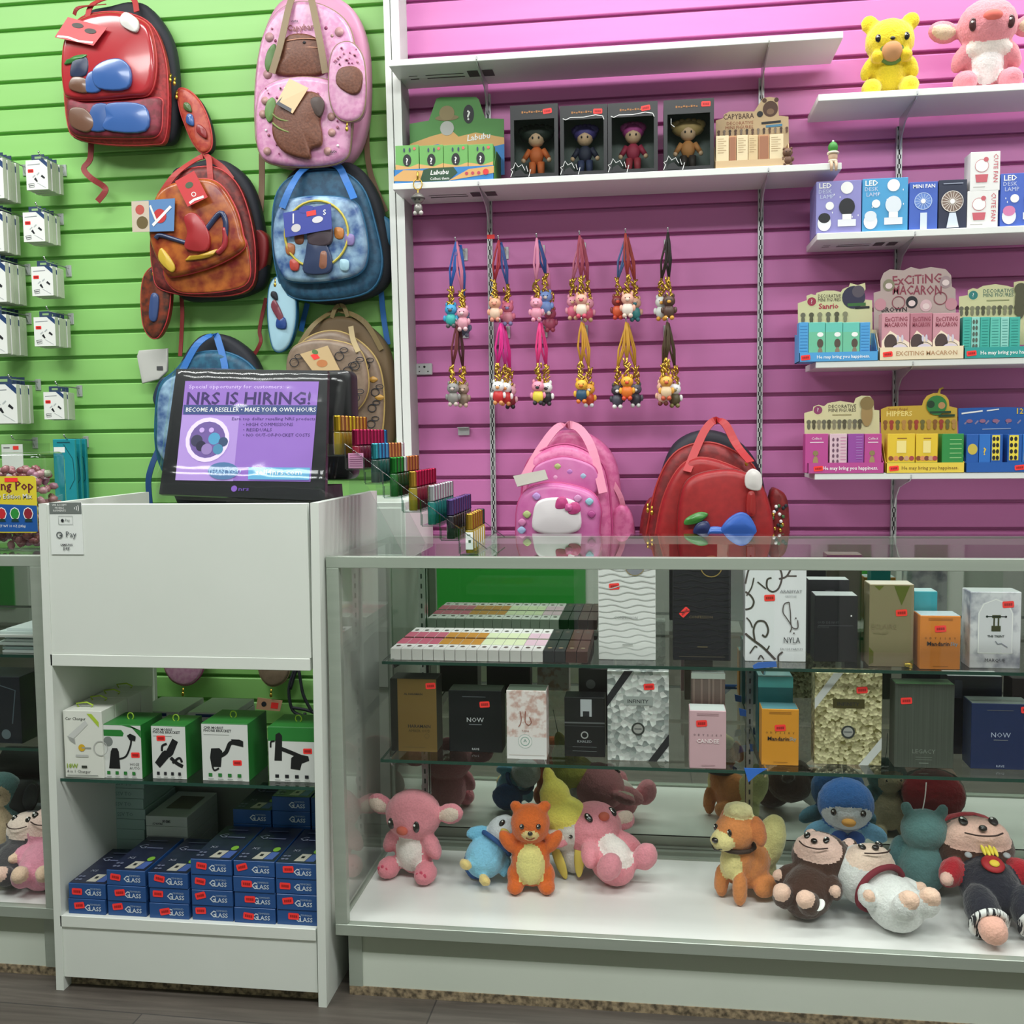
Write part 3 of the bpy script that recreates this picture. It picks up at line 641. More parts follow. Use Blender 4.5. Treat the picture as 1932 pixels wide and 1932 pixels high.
def cute(a, t, e, bt, z0, label):
    x0, x1, z0, z1 = pxbox(a, t, e, bt, YR, z0); m, f = carton(x0, x1, YR, .055, z0, z1, c('#e9e8e6', .45)); pk = c('#c9606c', .5)
    f.text('CUTE FAN', .78, .93, .0105, pk, 'l', .88, .01, rot=-PI/2); f.disc(.38, .64, .0165, c('#f4f2f0', .5), .014); f.ring(.38, .64, .016, .001, pk); f.poly([(.2, .22), (.56, .22), (.6, .42), (.16, .42)], pk); f.disc(.52, .8, .006, pk); f.line([(.1, .1), (.5, .1)], .0015, c('#a9a5a2', .5))
    m.build('fan_box', label=label, cat='fan box', group='desk lamp and fan boxes'); return z1
zc = cute(1825, 360, 1883, 427, ZR[1], 'lower of two stacked white fan cartons with red lettering'); cute(1831, 286, 1887, 361, zc, 'upper of two stacked white fan cartons with red lettering')
# blind box displays on the two lower shelves ------------------------
HAPPY = 'He may bring you happiness.'
QK = lambda pts: Z7(pts, 4.274, 1480, 440)
lb_, teal, mag, yel, nav = c('#4f9fd8', .5), c('#2f9c96', .5), c('#b9488f', .5), c('#e3bf33', .5), c('#1f59a8', .5)
gry = [c('#6c6a58', .5), c('#57543f', .5), c('#8a866c', .5)]
YT = -.203
def blindset(idx, lip, lipmat, liptext, tcol, head, hmat, boxes, draw, label, bl, extra, zs, sp):
    r, m, f, bx = tray(*lip, YT, -.112, zs, lipmat, lipmat, 'blind_box_display', label)
    if liptext: f.text(liptext, .56, .32, f.h*.34, tcol, mw=.72, bold=.015)
    m.build('tray', r); sticker(r, (bx[0], YT, bx[2]), (bx[1]-bx[0], 0, 0), (0, 0, bx[3]-bx[2]), sp, .45, .1)
    m, f = card(QK(head), -.115, hmat); extra(f); m.build('header_card', r)
    bs = []
    for k, (a, e, mat) in enumerate(boxes['x']):
        (A, T), (E, B) = QK([(a, boxes['t']), (e, boxes['b'])]); bs.append((A, T, E, B, mat, 'blind box %s of the %s' % (('first', 'second', 'third', 'fourth', 'fifth', 'sixth')[k]+' along' if k else 'at near end', bl)))
    minis(bs, YT+.004, .04, zs+.0016, 'blind_box', 'blind box', 'boxes in the '+bl, draw)
def exA(f):
    f.disc(.185, .72, .0115, c('#a2304a', .5)); f.ring(.185, .72, .0125, .002, CRM); f.text('?', .185, .69, .011, WHT); f.text('DECORATIVE', .42, .775, .009, c('#4a4034', .5), mw=.3); f.text('MINI FIGURES', .42, .715, .009, c('#4a4034', .5), mw=.3); f.text('Sanrio', .41, .60, .014, c('#b5334a', .5), bold=.02)
    f.disc(.74, .77, .030, c('#33304a', .5), .030); f.disc(.80, .86, .016, c('#5a505c', .5), .016); f.line([(.66, .65), (.90, .655)], .008, c('#3c6e36', .5)); f.line([(.76, .60), (.95, .605)], .006, INK); figrow(f, .07, .63, .43, 6, .0066, gry)
def dA(k, m, f):
    if k in (0, 4):
        for j in range(9): f.line([(.1, .9-j*.08), (.9, .9-j*.08)], .001, c('#2f78b8', .5))
    else: f.rect(.0, .0, 1, .75, c('#6fbf9c', .5)); f.disc(.7, .45, .008, c('#55483f', .5), .012); f.disc(.7, .22, .006, c('#8b7a66', .5), .013); f.disc(.7, .68, .008, WHT, .006)
blindset(0, (1508, 1657, 664, 683), lb_, HAPPY, WHT, [(112, 900), (108, 565), (180, 540), (178, 505), (215, 490), (250, 500), (260, 480), (330, 462), (400, 462), (455, 475), (470, 450), (520, 430), (530, 402), (590, 418), (650, 400), (655, 450), (640, 480), (652, 535), (708, 540), (712, 900)], CRM,
    {'x': [(118, 193, lb_), (196, 328, c('#67c3b4', .5)), (332, 468, c('#67c3b4', .5)), (472, 606, c('#67c3b4', .5)), (610, 690, lb_)], 't': 718, 'b': 1000}, dA, 'cream and light blue display of mini figure boxes', 'light blue display', exA, ZR[2], .08)
mp_, mr = c('#c98f9a', .5), c('#8d3f50', .5)
def exB(f):
    f.text('ExCiTiNG', .52, .78, .023, mr, mw=.62, bold=.02, rot=.03); f.text('MACARON', .52, .64, .023, mr, mw=.62, bold=.02, rot=-.03); f.text('BROWN', .25, .42, .012, INK, bold=.02)
    for u, v, mt in ((.18, .77, gry[2]), (.86, .79, c('#a58f92', .5)), (.46, .54, INK), (.63, .49, c('#d9b8bd', .5)), (.08, .52, mp_), (.93, .50, mp_)): f.disc(u, v, .015, mt, .016)
    for u, v in ((.46, .525), (.63, .48), (.86, .78), (.18, .76)): f.disc(u, v, .009, c('#e8d5d3', .5), .008)
    f.ring(.3, .54, .016, .002, mr); f.ring(.80, .58, .016, .002, mr)
def dB(k, m, f):
    f.text('ExCiTiNG', .52, .82, .011, mr, mw=.8, bold=.04); f.text('MACARON', .5, .70, .011, mr, mw=.8, bold=.04); f.poly([(0, 0), (1, 0), (1, .35), (.6, .5), (.3, .62), (0, .4)], c('#f0dcc6', .5)); f.disc(.32, .36, .016, c('#4b3a38', .5), .022); f.disc(.66, .18, .022, c('#cfc6d6', .5), .017); f.ring(.66, .18, .021, .0012, INK)
    for s in (.58, .74): f.disc(s, .45, .003, c('#cfc6d6', .5), .009); f.disc(s, .19, .0028, INK)
blindset(1, (1659, 1819, 654, 677), c('#ead9b8', .5), 'EXCITING MACARON', c('#b98f6a', .5), [(722, 880), (720, 480), (775, 465), (775, 380), (800, 320), (850, 290), (960, 300), (1020, 272), (1090, 290), (1180, 272), (1300, 290), (1345, 340), (1350, 430), (1380, 450), (1385, 880)], c('#b9a5a0', .5),
    {'x': [(785, 1008, mp_), (1014, 1190, c('#b77684', .5)), (1196, 1413, mp_)], 't': 643, 'b': 990}, dB, 'pink macaron display between the light blue and teal displays', 'pink macaron display', exB, ZR[2], .1)
def exC(f):
    f.disc(.17, .80, .0115, c('#2f7f7c', .5)); f.ring(.17, .80, .0125, .002, CRM); f.text('?', .17, .77, .011, WHT); f.text('DECORATIVE', .47, .83, .0095, c('#3f6e66', .5), mw=.36); f.text('MINI FIGURES', .47, .765, .0095, c('#3f6e66', .5), mw=.36); f.line([(.33, .71), (.6, .71)], .003, c('#9a9a70', .5)); figrow(f, .03, .68, .53, 11, .0058, gry); f.disc(.73, .68, .014, gry[1], .045); f.disc(.73, .87, .016, gry[1])
def dC(k, m, f):
    if k % 2 == 0 or k > 2:
        for j in range(10): f.line([(.15, .92-j*.07), (.8, .92-j*.07)], .0011, c('#1f7f7a', .5))
    else:
        for j in range(6):
            for s in (.25, .6): f.disc(s, .88-j*.15, .003, c('#4f5b50', .5), .006, 8)
        f.rect(.1, 0, .75, 1, c('#a6d8cf', .5)) if False else None
blindset(2, (1819, 1976, 654, 672), teal, HAPPY, WHT, [(1412, 900), (1408, 510), (1478, 500), (1480, 460), (1520, 442), (1555, 450), (1600, 425), (1700, 410), (1800, 425), (1850, 440), (1850, 395), (1900, 385), (1990, 385), (2005, 470), (2070, 510), (2075, 900)], CRM,
    {'x': [(1440, 1505, c('#3fae9f', .5)), (1508, 1575, c('#8fd0c4', .5)), (1580, 1655, c('#3fae9f', .5)), (1660, 1740, c('#5fbfae', .5)), (1745, 1810, c('#8fd0c4', .5)), (1815, 1900, c('#3fae9f', .5))], 't': 675, 'b': 960}, dC, 'cream and teal display of mini figure boxes at the shelf end', 'teal display', exC, ZR[2], .09)
def exD(f):
    f.disc(.18, .77, .0115, c('#8f3f68', .5)); f.ring(.18, .77, .0125, .002, CRM); f.text('?', .18, .74, .011, WHT); f.text('DECORATIVE', .50, .80, .009, c('#4a4034', .5), mw=.36); f.text('MINI FIGURES', .50, .735, .009, c('#4a4034', .5), mw=.36); f.line([(.37, .685), (.62, .685)], .003, c('#a39a6c', .5)); figrow(f, .06, .73, .50, 11, .0060, gry); f.disc(.82, .70, .015, c('#a48a58', .5), .034); f.disc(.82, .87, .018, c('#8a7648', .5))
def dD(k, m, f):
    if k in (0, 3): f.text('Collect', .5, .85, .006, WHT, mw=.7); f.line([(.2, .78), (.8, .78)], .0015, WHT); f.disc(.45, .5, .007, c('#8d7a52', .5)); f.disc(.45, .25, .007, c('#a08a5e', .5), .018)
    elif k == 1:
        for j in range(6):
            for s in (.2, .45): f.disc(s, .85-j*.14, .003, c('#6b4a5e', .5), .005, 8)
        for j in range(8): f.line([(.62, .9-j*.08), (.95, .9-j*.08)], .001, mag)
    else:
        for j in range(9): f.line([(.5, .92-j*.07), (.9, .92-j*.07)], .0011, c('#b98fd0', .5))
blindset(3, (1524, 1668, 873, 891), mag, HAPPY, WHT, [(165, 1790), (160, 1450), (230, 1430), (232, 1400), (275, 1383), (320, 1395), (350, 1370), (450, 1352), (560, 1370), (575, 1330), (620, 1310), (690, 1312), (720, 1350), (722, 1400), (725, 1425), (765, 1428), (770, 1790)], CRM,
    {'x': [(168, 352, mag), (366, 503, c('#d9b9c4', .5)), (514, 640, c('#94489c', .5)), (645, 783, mag)], 't': 1617, 'b': 1890}, dD, 'cream and magenta display of mini figure boxes', 'magenta display', exD, ZR[3], .14)
ye2 = c('#c9a63a', .5)
def exE(f):
    f.text('Sonny Angel', .22, .67, .007, c('#8a4a2a', .5)); f.text('HIPPERS', .24, .585, .013, c('#f0dd8a', .5), mw=.36, bold=.02); figrow(f, .06, .94, .43, 12, .0062, [c('#8a5a2c', .5), c('#a33f34', .5), c('#6f6a3a', .5), c('#b98a4a', .5)])
    f.disc(.715, .735, .026, c('#2f7a3c', .5)); f.disc(.64, .75, .010, c('#1b3a22', .5)); f.disc(.78, .73, .009, c('#b98a5c', .5)); f.line([(.63, .63), (.90, .635)], .006, c('#20402a', .5)); f.line([(.74, .58), (.95, .585)], .006, c('#20402a', .5))
def dE(k, m, f):
    if k == 2:
        for j in range(5): f.line([(.35, .85-j*.12), (.9, .85-j*.12)], .0018, c('#9fd08a', .5))
        return
    f.rect(0, 0, 1, .25, c('#4f9a44', .5)); f.line([(.35, .88), (.7, .88)], .002, c('#8a5a2c', .5)); f.rect(.33, .5, .68, .82, c('#f0dc8c', .5))
    for j, mt in enumerate(('#8a4a2a', '#d98a5a', '#7a3f38', '#c99a7a', '#a8434a')): f.disc(.12+j*.19, .36, .0062, c(mt, .5))
blindset(4, (1672, 1820, 873, 890), c('#e8c94a', .5), HAPPY, c('#8a6a2a', .5), [(782, 1790), (778, 1420), (830, 1398), (1110, 1388), (1120, 1350), (1150, 1310), (1200, 1290), (1235, 1288), (1250, 1250), (1282, 1240), (1285, 1252), (1262, 1262), (1255, 1292), (1300, 1310), (1325, 1345), (1330, 1395), (1393, 1410), (1396, 1790)], ye2,
    {'x': [(832, 1052, yel), (1060, 1235, yel), (1272, 1445, c('#2f8a44', .5))], 't': 1617, 'b': 1890}, dE, 'yellow display of mini figure boxes with round green badge', 'yellow display', exE, ZR[3], .1)
def exF(f):
    for q in range(6): f.line([(.08+q*.13, .66), (.12+q*.13, .73)], .004, c('#8d86a8', .5))
    f.text('12', .76, .86, .014, yel, bold=.02); f.line([(.04, .88), (.3, .93)], .004, WHT); f.line([(.35, .93), (.5, .96)], .003, WHT); f.line([(.3, .55), (.65, .56)], .0022, c('#9fb4d8', .5))
    for q in range(4): f.disc(.14+q*.16, .72, .008, c('#9d6a86', .5), .005)
def dF(k, m, f):
    if k == 1: f.text('?', .5, .45, .018, yel, bold=.04)
    elif k == 0: f.disc(.5, .6, .012, c('#c9b24a', .5), .014); f.poly([(.1, .2), (.9, .5), (.9, .3), (.1, .05)], nav)
    else:
        f.rect(.1, .3, .75, .98, c('#f0d94a', .5))
        for j in range(4):
            for s in (.25, .55): f.disc(s, .88-j*.17, .004, INK, .006, 8)
blindset(5, (1822, 1972, 872, 888), nav, None, WHT, [(1406, 1790), (1402, 1412), (1600, 1405), (1800, 1402), (2050, 1408), (2050, 1790)], nav,
    {'x': [(1468, 1565, nav), (1570, 1660, c('#2b6fc0', .5)), (1664, 1760, nav), (1800, 1915, nav), (1920, 2040, c('#2b6fc0', .5))], 't': 1622, 'b': 1890}, dF, 'royal blue display of figure boxes at the lowest shelf end', 'royal blue display', exF, ZR[3], .68)
# ---------------------------------------------------------------- hanging charms on the pink wall
def hook(px, py, y0, y1, label, group, mat=STEEL, tilt=.012):
    """slatwall peg hook: plate in the slot, wire coming out"""
    p = at(px, py, Y=y1); r = thing('peg_hook', (p.x, 0, p.z), label, 'peg hook', group)
    m = M(); m.box(p.x-.009, p.x+.009, -.004, .0, p.z-.034, p.z+.001, mat, .001); m.prism([(-.004, p.z-.03), (-.004, p.z), (-.02, p.z-.004)], (p.x-.001, 0, 0), (0, 1, 0), (0, 0, 1), (-1, 0, 0), .002, mat); m.build('plate', r)
    m = M(); m.tube([(p.x, y0, p.z-.008), (p.x, y1+.012, p.z-.006), (p.x, y1, p.z+.003)], .002, CHROME, 6); m.ell((p.x, y1, p.z+.005), .003, CHROME, None, 7, 5); m.build('wire', r)
    return p
def charm(x, y, zt, zf, strap, strap2, fig, k, label, group, off):
    """phone-strap charm: cord loop, gold clasp, little moulded animal"""
    r = thing('charm_lanyard', (x, y, zf-.018), label, 'charm lanyard', group); rnd = random.Random(label)
    zc = zf+.088; L = zt-zc; m = M(); w = .006+.004*rnd.random()
    for q, mt in ((-1, strap), (1, strap2), (.35, strap)):
        m.tube([(x, y, zt), (x+q*w*.6+off*.2, y-.002, zt-.25*L), (x+q*w+off*.6, y-.003, zt-.6*L), (x+off, y, zc)], .003, mt, 6)
    m.build('cord', r); m = M(); xo = x+off
    m.tube([(xo, y, zc+.004), (xo, y, zc-.012)], [.004, .003], GOLD, 7); m.tube([(xo+.005*math.cos(a*PI/4), y-.002, zc-.02+.008*math.sin(a*PI/4)) for a in range(8)], .0014, GOLD, 5, True)
    for q in range(13): m.tube([(xo+rnd.uniform(-.011, .011), y-.004+rnd.uniform(-.005, .005), zc+.004-q*.0042), (xo+rnd.uniform(-.011, .011), y-.005, zc-.010-q*.0042)], .0026, GOLD, 5)
    m.build('clasp', r)
    head, body, ext = fig; m = M(); m.ell((xo, y, zf), (.0165*k, .014*k, .0185*k), body, None, 12, 8)
    for s in (-1, 1):
        m.ell((xo+s*.008*k, y-.005*k, zf-.018*k), (.0065*k, .008*k, .0065*k), ext, None, 8, 6); m.ell((xo+s*.017*k, y-.003*k, zf+.003*k), (.0055*k, .005*k, .009*k), head, None, 7, 5)
    m.build('body', r); m = M(); m.ell((xo, y-.002*k, zf+.027*k), (.0175*k, .015*k, .0155*k), head, None, 12, 8)
    for s in (-1, 1): m.ell((xo+s*.011*k, y, zf+.041*k), (.005*k, .004*k, .007*k), head, None, 7, 5); m.ell((xo+s*.006*k, y-.0155*k, zf+.029*k), .0016*k, INK, None, 6, 4)
    m.ell((xo, y-.0165*k, zf+.024*k), (.006*k, .003*k, .0045*k), ext, None, 7, 5); m.build('head', r)
H_ = lambda h: c(h, .45)
CH = [  # hook px, cord colours, figures (head, body, feet, dx px, dz px, depth), words
 (859, 452, 592, '#2f5fae', '#d77f9c', [('#3f9fd0', '#3fb6b0', '#5b585c', -8, 0, 0), ('#e5a3b4', '#e5a3b4', '#e0c0c4', 14, 6, 0), ('#6a6f8c', '#5d6176', '#7a7d92', 17, 18, .03)], 'first hook from the white post', ('turquoise and grey', 'pale pink', 'slate blue')),
 (940, 449, 580, '#a82f3c', '#3f5a9c', [('#e9a98c', '#f0cdb4', '#e0907c', -6, 0, 0), ('#d9738c', '#d98a9c', '#8c88b8', 18, 8, .02)], 'second hook from the white post', ('peach', 'rose pink')),
 (1012, 445, 578, '#e08cae', '#2f4a8c', [('#ea9cb4', '#ea9cb4', '#ea9cb4', 0, 2, 0), ('#7f9cd8', '#7f9cd8', '#e8dcd4', 18, -10, .02), ('#b0506c', '#b0506c', '#a8485c', 26, 22, .04)], 'third hook from the white post', ('light pink', 'periwinkle blue', 'dark rose')),
 (1093, 440, 573, '#a8485c', '#c7738c', [('#f0b4a0', '#f4e4d4', '#d8506c', 4, 0, 0), ('#ea9cb4', '#e06c8c', '#d8b090', -12, 4, .02), ('#e8a0b4', '#d85c7c', '#d8b88c', 16, 8, .035)], 'fourth hook from the white post', ('peach faced', 'pink', 'deep pink')),
 (1180, 436, 572, '#a03c34', '#4f6c9c', [('#f0b8a4', '#f4e8dc', '#e8d0c0', 4, 0, 0), ('#8c3c3c', '#e0603c', '#d8503c', -14, 4, .02), ('#d8a890', '#3c8c8c', '#3c7c84', 18, 8, .03)], 'fifth hook from the white post', ('cream bodied', 'maroon and orange', 'teal bodied')),
 (1260, 434, 572, '#241c18', '#3a2c24', [('#5a4034', '#5c443c', '#d8a040', 2, 4, 0), ('#dcdcd8', '#d8dcd8', '#e0a040', -12, 6, .015)], 'last hook from the white post', ('brown and green capped', 'white duck like')),
]
CL = [
 (861, 606, 740, '#6c2c30', '#4c2024', [('#8c8a88', '#8c8884', '#c4b4ac', -6, 0, 0), ('#9c8474', '#8c7868', '#c8ac9c', 13, 2, .015)], 'first hook from the white post', ('light grey', 'taupe')),
 (943, 606, 735, '#e0288c', '#d83c98', [('#ececea', '#d03438', '#d8945c', -3, 2, 0), ('#f0eeec', '#c83034', '#d08c50', 11, 4, .015), ('#e8b0bc', '#8c2c34', '#2c2428', 20, 10, .03)], 'second hook from the white post', ('white headed and red dressed', 'other white headed', 'pink and maroon')),
 (1017, 604, 735, '#e83c84', '#d8307c', [('#ec94ac', '#ecd84c', '#2c2c34', -2, 2, 0), ('#f0f0ee', '#2a2a2e', '#3a383c', 14, 4, .015)], 'third hook from the white post', ('pink headed and yellow shirted', 'white headed and black dressed')),
 (1097, 604, 734, '#c8902c', '#d8a040', [('#ecb43c', '#2c5470', '#e07c2c', 0, 0, 0), ('#e8a83c', '#c84c2c', '#dcdce0', 14, 8, .02)], 'fourth hook from the white post', ('yellow and navy shirted', 'yellow and red')),
 (1181, 604, 732, '#c89430', '#dca83c', [('#e8a834', '#e87c2c', '#d84c2c', 2, -4, 0), ('#3c3a44', '#4c4a58', '#e8e6e4', -16, 12, .01), ('#54525c', '#3c3a44', '#dcdcda', 18, 10, .02)], 'fifth hook from the white post', ('orange', 'black and white', 'charcoal')),
 (1259, 604, 730, '#4c3c24', '#5c4830', [('#e8ac4c', '#ecd0a8', '#c85c3c', -2, -2, 0), ('#e8b8a0', '#e8c0ac', '#7c3c34', -8, 8, .01), ('#ececea', '#5c5438', '#8c8454', 14, 12, .02)], 'last hook from the white post', ('golden', 'flesh coloured', 'white and olive')),
]
for row, (tab, rn) in enumerate(((CH, 'upper'), (CL, 'lower'))):
    for i, (px, py, fy, c1, c2, figs, where, words) in enumerate(tab):
        y1 = -.145; p = hook(px, py, 0, y1, 'peg hook of the %s charm row, %s' % (rn, where), 'peg hooks for the charms')
        for j, (h, b, e, dx, dz, dd) in enumerate(figs):
            yy = y1+.010+dd*1.7; q = at(px+dx, fy+dz, Y=yy); s_ = c(c1 if j != 1 else c2, .6); s2 = c(c2 if j % 2 else c1, .6)
            charm(p.x+.002*j, yy, p.z-.004, q.z-.016, s_, s2, (H_(h), H_(b), H_(e)), 1.0, '%s charm in the %s row, %s' % (words[j], rn, where), 'charms hanging on the pink wall', q.x-p.x-.002*j)
m = M(); a = at(919, 443, Y=-.0135); m.box(a.x, a.x+.022, -.0145, -.0135, a.z-.012, a.z, STICK); m.build('red_sticker', label='small red sticker on the steel upright nearest the post', cat='sticker')
# ---------------------------------------------------------------- white accessory packs on the green wall
PACK = c('#e9eae6', .45); PSIDE = c('#c3c8b8', .55); RIB = c('#26416f', .45)
def packproto():
    """one hanging carton, origin at the bottom centre of its front"""
    m = M(); w, h, d = .068, .086, .018
    m.box(-w/2, w/2, 0, d, 0, h, PSIDE, .0008); f = F(m, (-w/2, 0, 0), (w, 0, 0), (0, 0, h)); f.rect(0, 0, 1, 1, PACK)
    f.poly([(.62, 1), (1, .74), (1, .9), (.85, 1)], RIB); f.line([(.08, .84), (.66, .86)], .0022, c('#8c9094', .5))
    f.poly([(.36, .36), (.44, .42), (.54, .28), (.48, .26)], INK); f.poly([(.68, .44), (.74, .50), (.88, .40), (.84, .35)], INK); f.line([(.3, .42), (.42, .5)], .003, c('#b9bec0', .5)); f.line([(.5, .5), (.62, .58)], .003, c('#b9bec0', .5))
    f.line([(.10, .20), (.36, .22), (.36, .10), (.14, .08), (.10, .2)], .0012, c('#55585c', .5)); f.line([(.12, .14), (.34, .16)], .002, c('#55585c', .5)); f.line([(.5, .24), (.9, .06)], .0012, c('#c5c9ca', .5))
    return m
GRPS = 'white accessory cartons on the green wall'
ph = packproto().build('accessory_carton', loc=(0, 0, 0)); pt = M(); pt.box(-.020, .020, .008, .0095, .086, .104, c('#2d3f5c', .5)); pt.box(-.010, .010, .0078, .0097, .092, .098, c('#8fb07a', .5)); pt.build('hang_tab', ph); sticker(ph, (-.034, 0, 0), (.068, 0, 0), (0, 0, .086), .22, .64, 0, .018, .010)
first = [True]
def packs(px0, px1, pyt, pyb, n, lab, scale=1., yfront=None):
    yf = yfront if yfront is not None else -.108
    p = at((px0+px1)/2, pyb, Y=yf)
    for k in range(n):
        y = yf+k*.0205; lb = '%s, %s' % (('front one', 'second one', 'third one', 'fourth one', 'rear one')[k] if n > 1 else 'only one', lab)
        loc = (p.x+.0015*(k % 2), y, p.z-.001*(k % 3))
        if first[0]: o = ph; o.location = loc; first[0] = False
        else: o = dup(ph, loc)
        tag(o, 'white carton, '+lb, 'accessory box', GRPS)
        if scale != 1.: o.scale = (scale, 1, scale)
for (a, e, t, b, n, lab) in ((49, 93, 304, 358, 4, 'inner stack, top row'), (45, 86, 400, 456, 4, 'inner stack, second row down'), (60.5, 102, 502, 558, 3, 'inner stack, third row down'), (65, 106.5, 596, 653, 4, 'inner stack, fourth row down'), (82, 124, 738, 791, 3, 'inner stack in the bottom row')):
    packs(a, e, t, b, n, lab, 1. if t < 730 else .95)
    hook((a+e)/2+2, t-14, 0, -.13, 'peg hook of the %s of white cartons' % lab, 'peg hooks on the green wall')
for (e, t, b, n, lab) in ((12, 300, 375, 4, 'stack cut by the photo edge, top row'), (12, 400, 475, 4, 'stack cut by the photo edge, second row'), (17, 497, 570, 5, 'stack cut by the photo edge, third row'), (19, 594, 668, 5, 'stack cut by the photo edge, fourth row'), (38, 725, 799, 4, 'stack cut by the photo edge, bottom row')):
    packs(e-62, e, t, b, n, lab, 1.36, -.125)
    hook(e-22, t-14, 0, -.15, 'peg hook of the %s' % lab, 'peg hooks on the green wall')
# teal packs and a small white card below
hook(121, 824, 0, -.12, 'peg hook carrying the teal pouches', 'peg hooks on the green wall'); hook(22, 826, 0, -.12, 'peg hook carrying a white card over the candy bag', 'peg hooks on the green wall')
for k in range(3):
    y = -.105+k*.03; a = at(104, 942, Y=-.105); e = at(140, 828, Y=-.105); m = M(); m.box(a.x, e.x, y, y+.012, a.z-.02, e.z, c('#1f8f9c', .35), .002); f = F(m, (a.x, y, a.z-.02), (e.x-a.x, 0, 0), (0, 0, e.z-a.z+.02))
    f.rect(.05, .80, .55, .88, WHT); f.line([(.5, .92), (.9, .7), (.95, .4), (.7, .25)], .002, c('#14525c', .4)); f.line([(.2, .95), (.8, .95)], .003, c('#14525c', .4))
    m.build('teal_pouch', label=('front', 'middle', 'rear')[k]+' teal pouch hanging beside the candy bag', cat='pouch', group='teal pouches')
a = at(3, 853, Y=-.1); e = at(42, 838, Y=-.1); m = M(); m.box(a.x, e.x, -.1, -.098, a.z-.08, e.z, PACK); f = F(m, (a.x, -.1, a.z-.08), (e.x-a.x, 0, 0), (0, 0, e.z-a.z+.08)); f.rect(.55, .84, .82, .95, STICK); f.line([(.1, .9), (.4, .9)], .003, c('#777', .5)); m.build('hanging_card', label='white hanging card with red sticker above the candy bag', cat='packaged goods')
# translucent bag hooked on the green wall
a = at(261, 722, Y=-.05); e = at(316, 658, Y=-.05); m = M(); m.puff([(p.x-a.x, p.z-a.z) for p in (at(q[0], q[1], Y=-.05) for q in ((268, 724), (300, 716), (316, 700), (316, 657), (262, 661), (258, 672)))][::-1], (a.x, -.04, a.z), (1, 0, 0), (0, 0, 1), (0, -1, 0), .012, .004, c('#c6c5c0', .35))
f = F(m, (a.x, -.053, a.z), (e.x-a.x, 0, 0), (0, 0, e.z-a.z)); f.rect(.64, .36, .84, .48, c('#4b4b4d', .5)); m.build('plastic_sleeve', label='crumpled translucent plastic sleeve on the green wall', cat='plastic sleeve')
# ---------------------------------------------------------------- school backpacks
NB = c('#23252e', .7)
def fabric(a, b, s=60, r=.55, coat=0.):
    return noisy('printed_fabric', a, b, (s, s, s), r, 0, .05, lo=.42, hi=.58)
def shape(pts, y):
    q = [at(px, py, Y=y) for px, py in pts]; return [(p.x, p.z) for p in q]
def smooth_poly(pts, n=5):
    """closed smooth outline through pts"""
    P = [Vector((a, b, 0)) for a, b in pts]; o = []; L = len(P)
    for i in range(L):
        a, b, d, e = P[i-1], P[i], P[(i+1) % L], P[(i+2) % L]
        for k in range(n):
            t = k/n; v = .5*((2*b)+(d-a)*t+(2*a-5*b+4*d-e)*t*t+(3*b-a-3*d+e)*t*t*t); o.append((v.x, v.y))
    return o
def ccw(pts):
    a = sum(pts[i-1][0]*pts[i][1]-pts[i][0]*pts[i-1][1] for i in range(len(pts))); return pts if a > 0 else pts[::-1]
def slab(m, pxpts, yb, yf, rnd, mat, bulge=0., n=5, sm=True):
    """soft slab whose FRONT outline is seen at pxpts on Y=yf, back at Y=yb"""
    o = shape(pxpts, yf); o = ccw(smooth_poly(o, n) if sm else o)
    m.puff(o, (0, yb, 0), (1, 0, 0), (0, 0, 1), (0, -1, 0), yb-yf, rnd, mat, bulge); return o
def piping(m, o, y, r, mat): m.tube([(a, y, b) for a, b in o], r, mat, 6, True)
def pzip(m, px, py, y):
    p = at(px, py, Y=y); m.tube([(p.x, y, p.z), (p.x, y-.004, p.z-.012)], [.0035, .0025], GOLD, 6); m.ell((p.x, y-.005, p.z-.018), (.005, .003, .007), GOLD, None, 7, 5)
def sp(pts, y): return [at(px, py, Y=y if not isinstance(y, (list, tuple)) else y[i]) for i, (px, py) in enumerate(pts)]
def webbing(m, pts, ys, w, mat, side=(1, 0, 0)):
    m.strap(bez(sp(pts, ys), 5), w, mat, side, .0025)
def spot(m, o_face, y, pts, mat, th=.006, rnd=.004):
    """raised printed patch on the bag front"""
    o = ccw(smooth_poly(shape(pts, y), 4)); m.puff(o, (0, y+.004, 0), (1, 0, 0), (0, 0, 1), (0, -1, 0), th+.004, rnd, mat, th*.4)
def dots(m, y, pts, r, mats, seed, n, box):
    """small flat printed discs"""
    rnd = random.Random(seed)
    for k in range(n):
        p = at(rnd.uniform(box[0], box[2]), rnd.uniform(box[1], box[3]), Y=y); a = mats[k % len(mats)]; rr_ = r*rnd.uniform(.6, 1.2)
        m.lathe([(rr_, 0), (rr_, .0008)], a, (p.x, y, p.z), 10, (0, -1, 0))
def swingtag(root, pts, y, mat, draw=None, thick=.0015):
    q = [at(a, b, Y=y if not isinstance(y, (list, tuple)) else y[i]) for i, (a, b) in enumerate(pts)]; m = M()
    U = q[1]-q[0]; V = q[3]-q[0]; N = U.cross(V).normalized(); m.add([*q, *[p-N*thick for p in q]], [(0, 1, 2, 3), (7, 6, 5, 4)]+[(i, i+4, (i+1) % 4+4, (i+1) % 4) for i in range(4)], mat)
    if draw: draw(F(m, q[0], U, V))
    m.build('swing_tag', root)
BG = 'school backpacks'
def bag(px, py, y, name, label): p = at(px, py, Y=y); return thing('backpack', (p.x, y, p.z), label, 'backpack', BG)
RED = fabric('#8c2226', '#a82c30', 90); REDP = c('#c4404a', .3); RGL = c('#ac2a32', .22, coat=.5); BLUE = c('#3a5f9e', .25, coat=.4); BRN = c('#6b4a3a', .3, coat=.4)
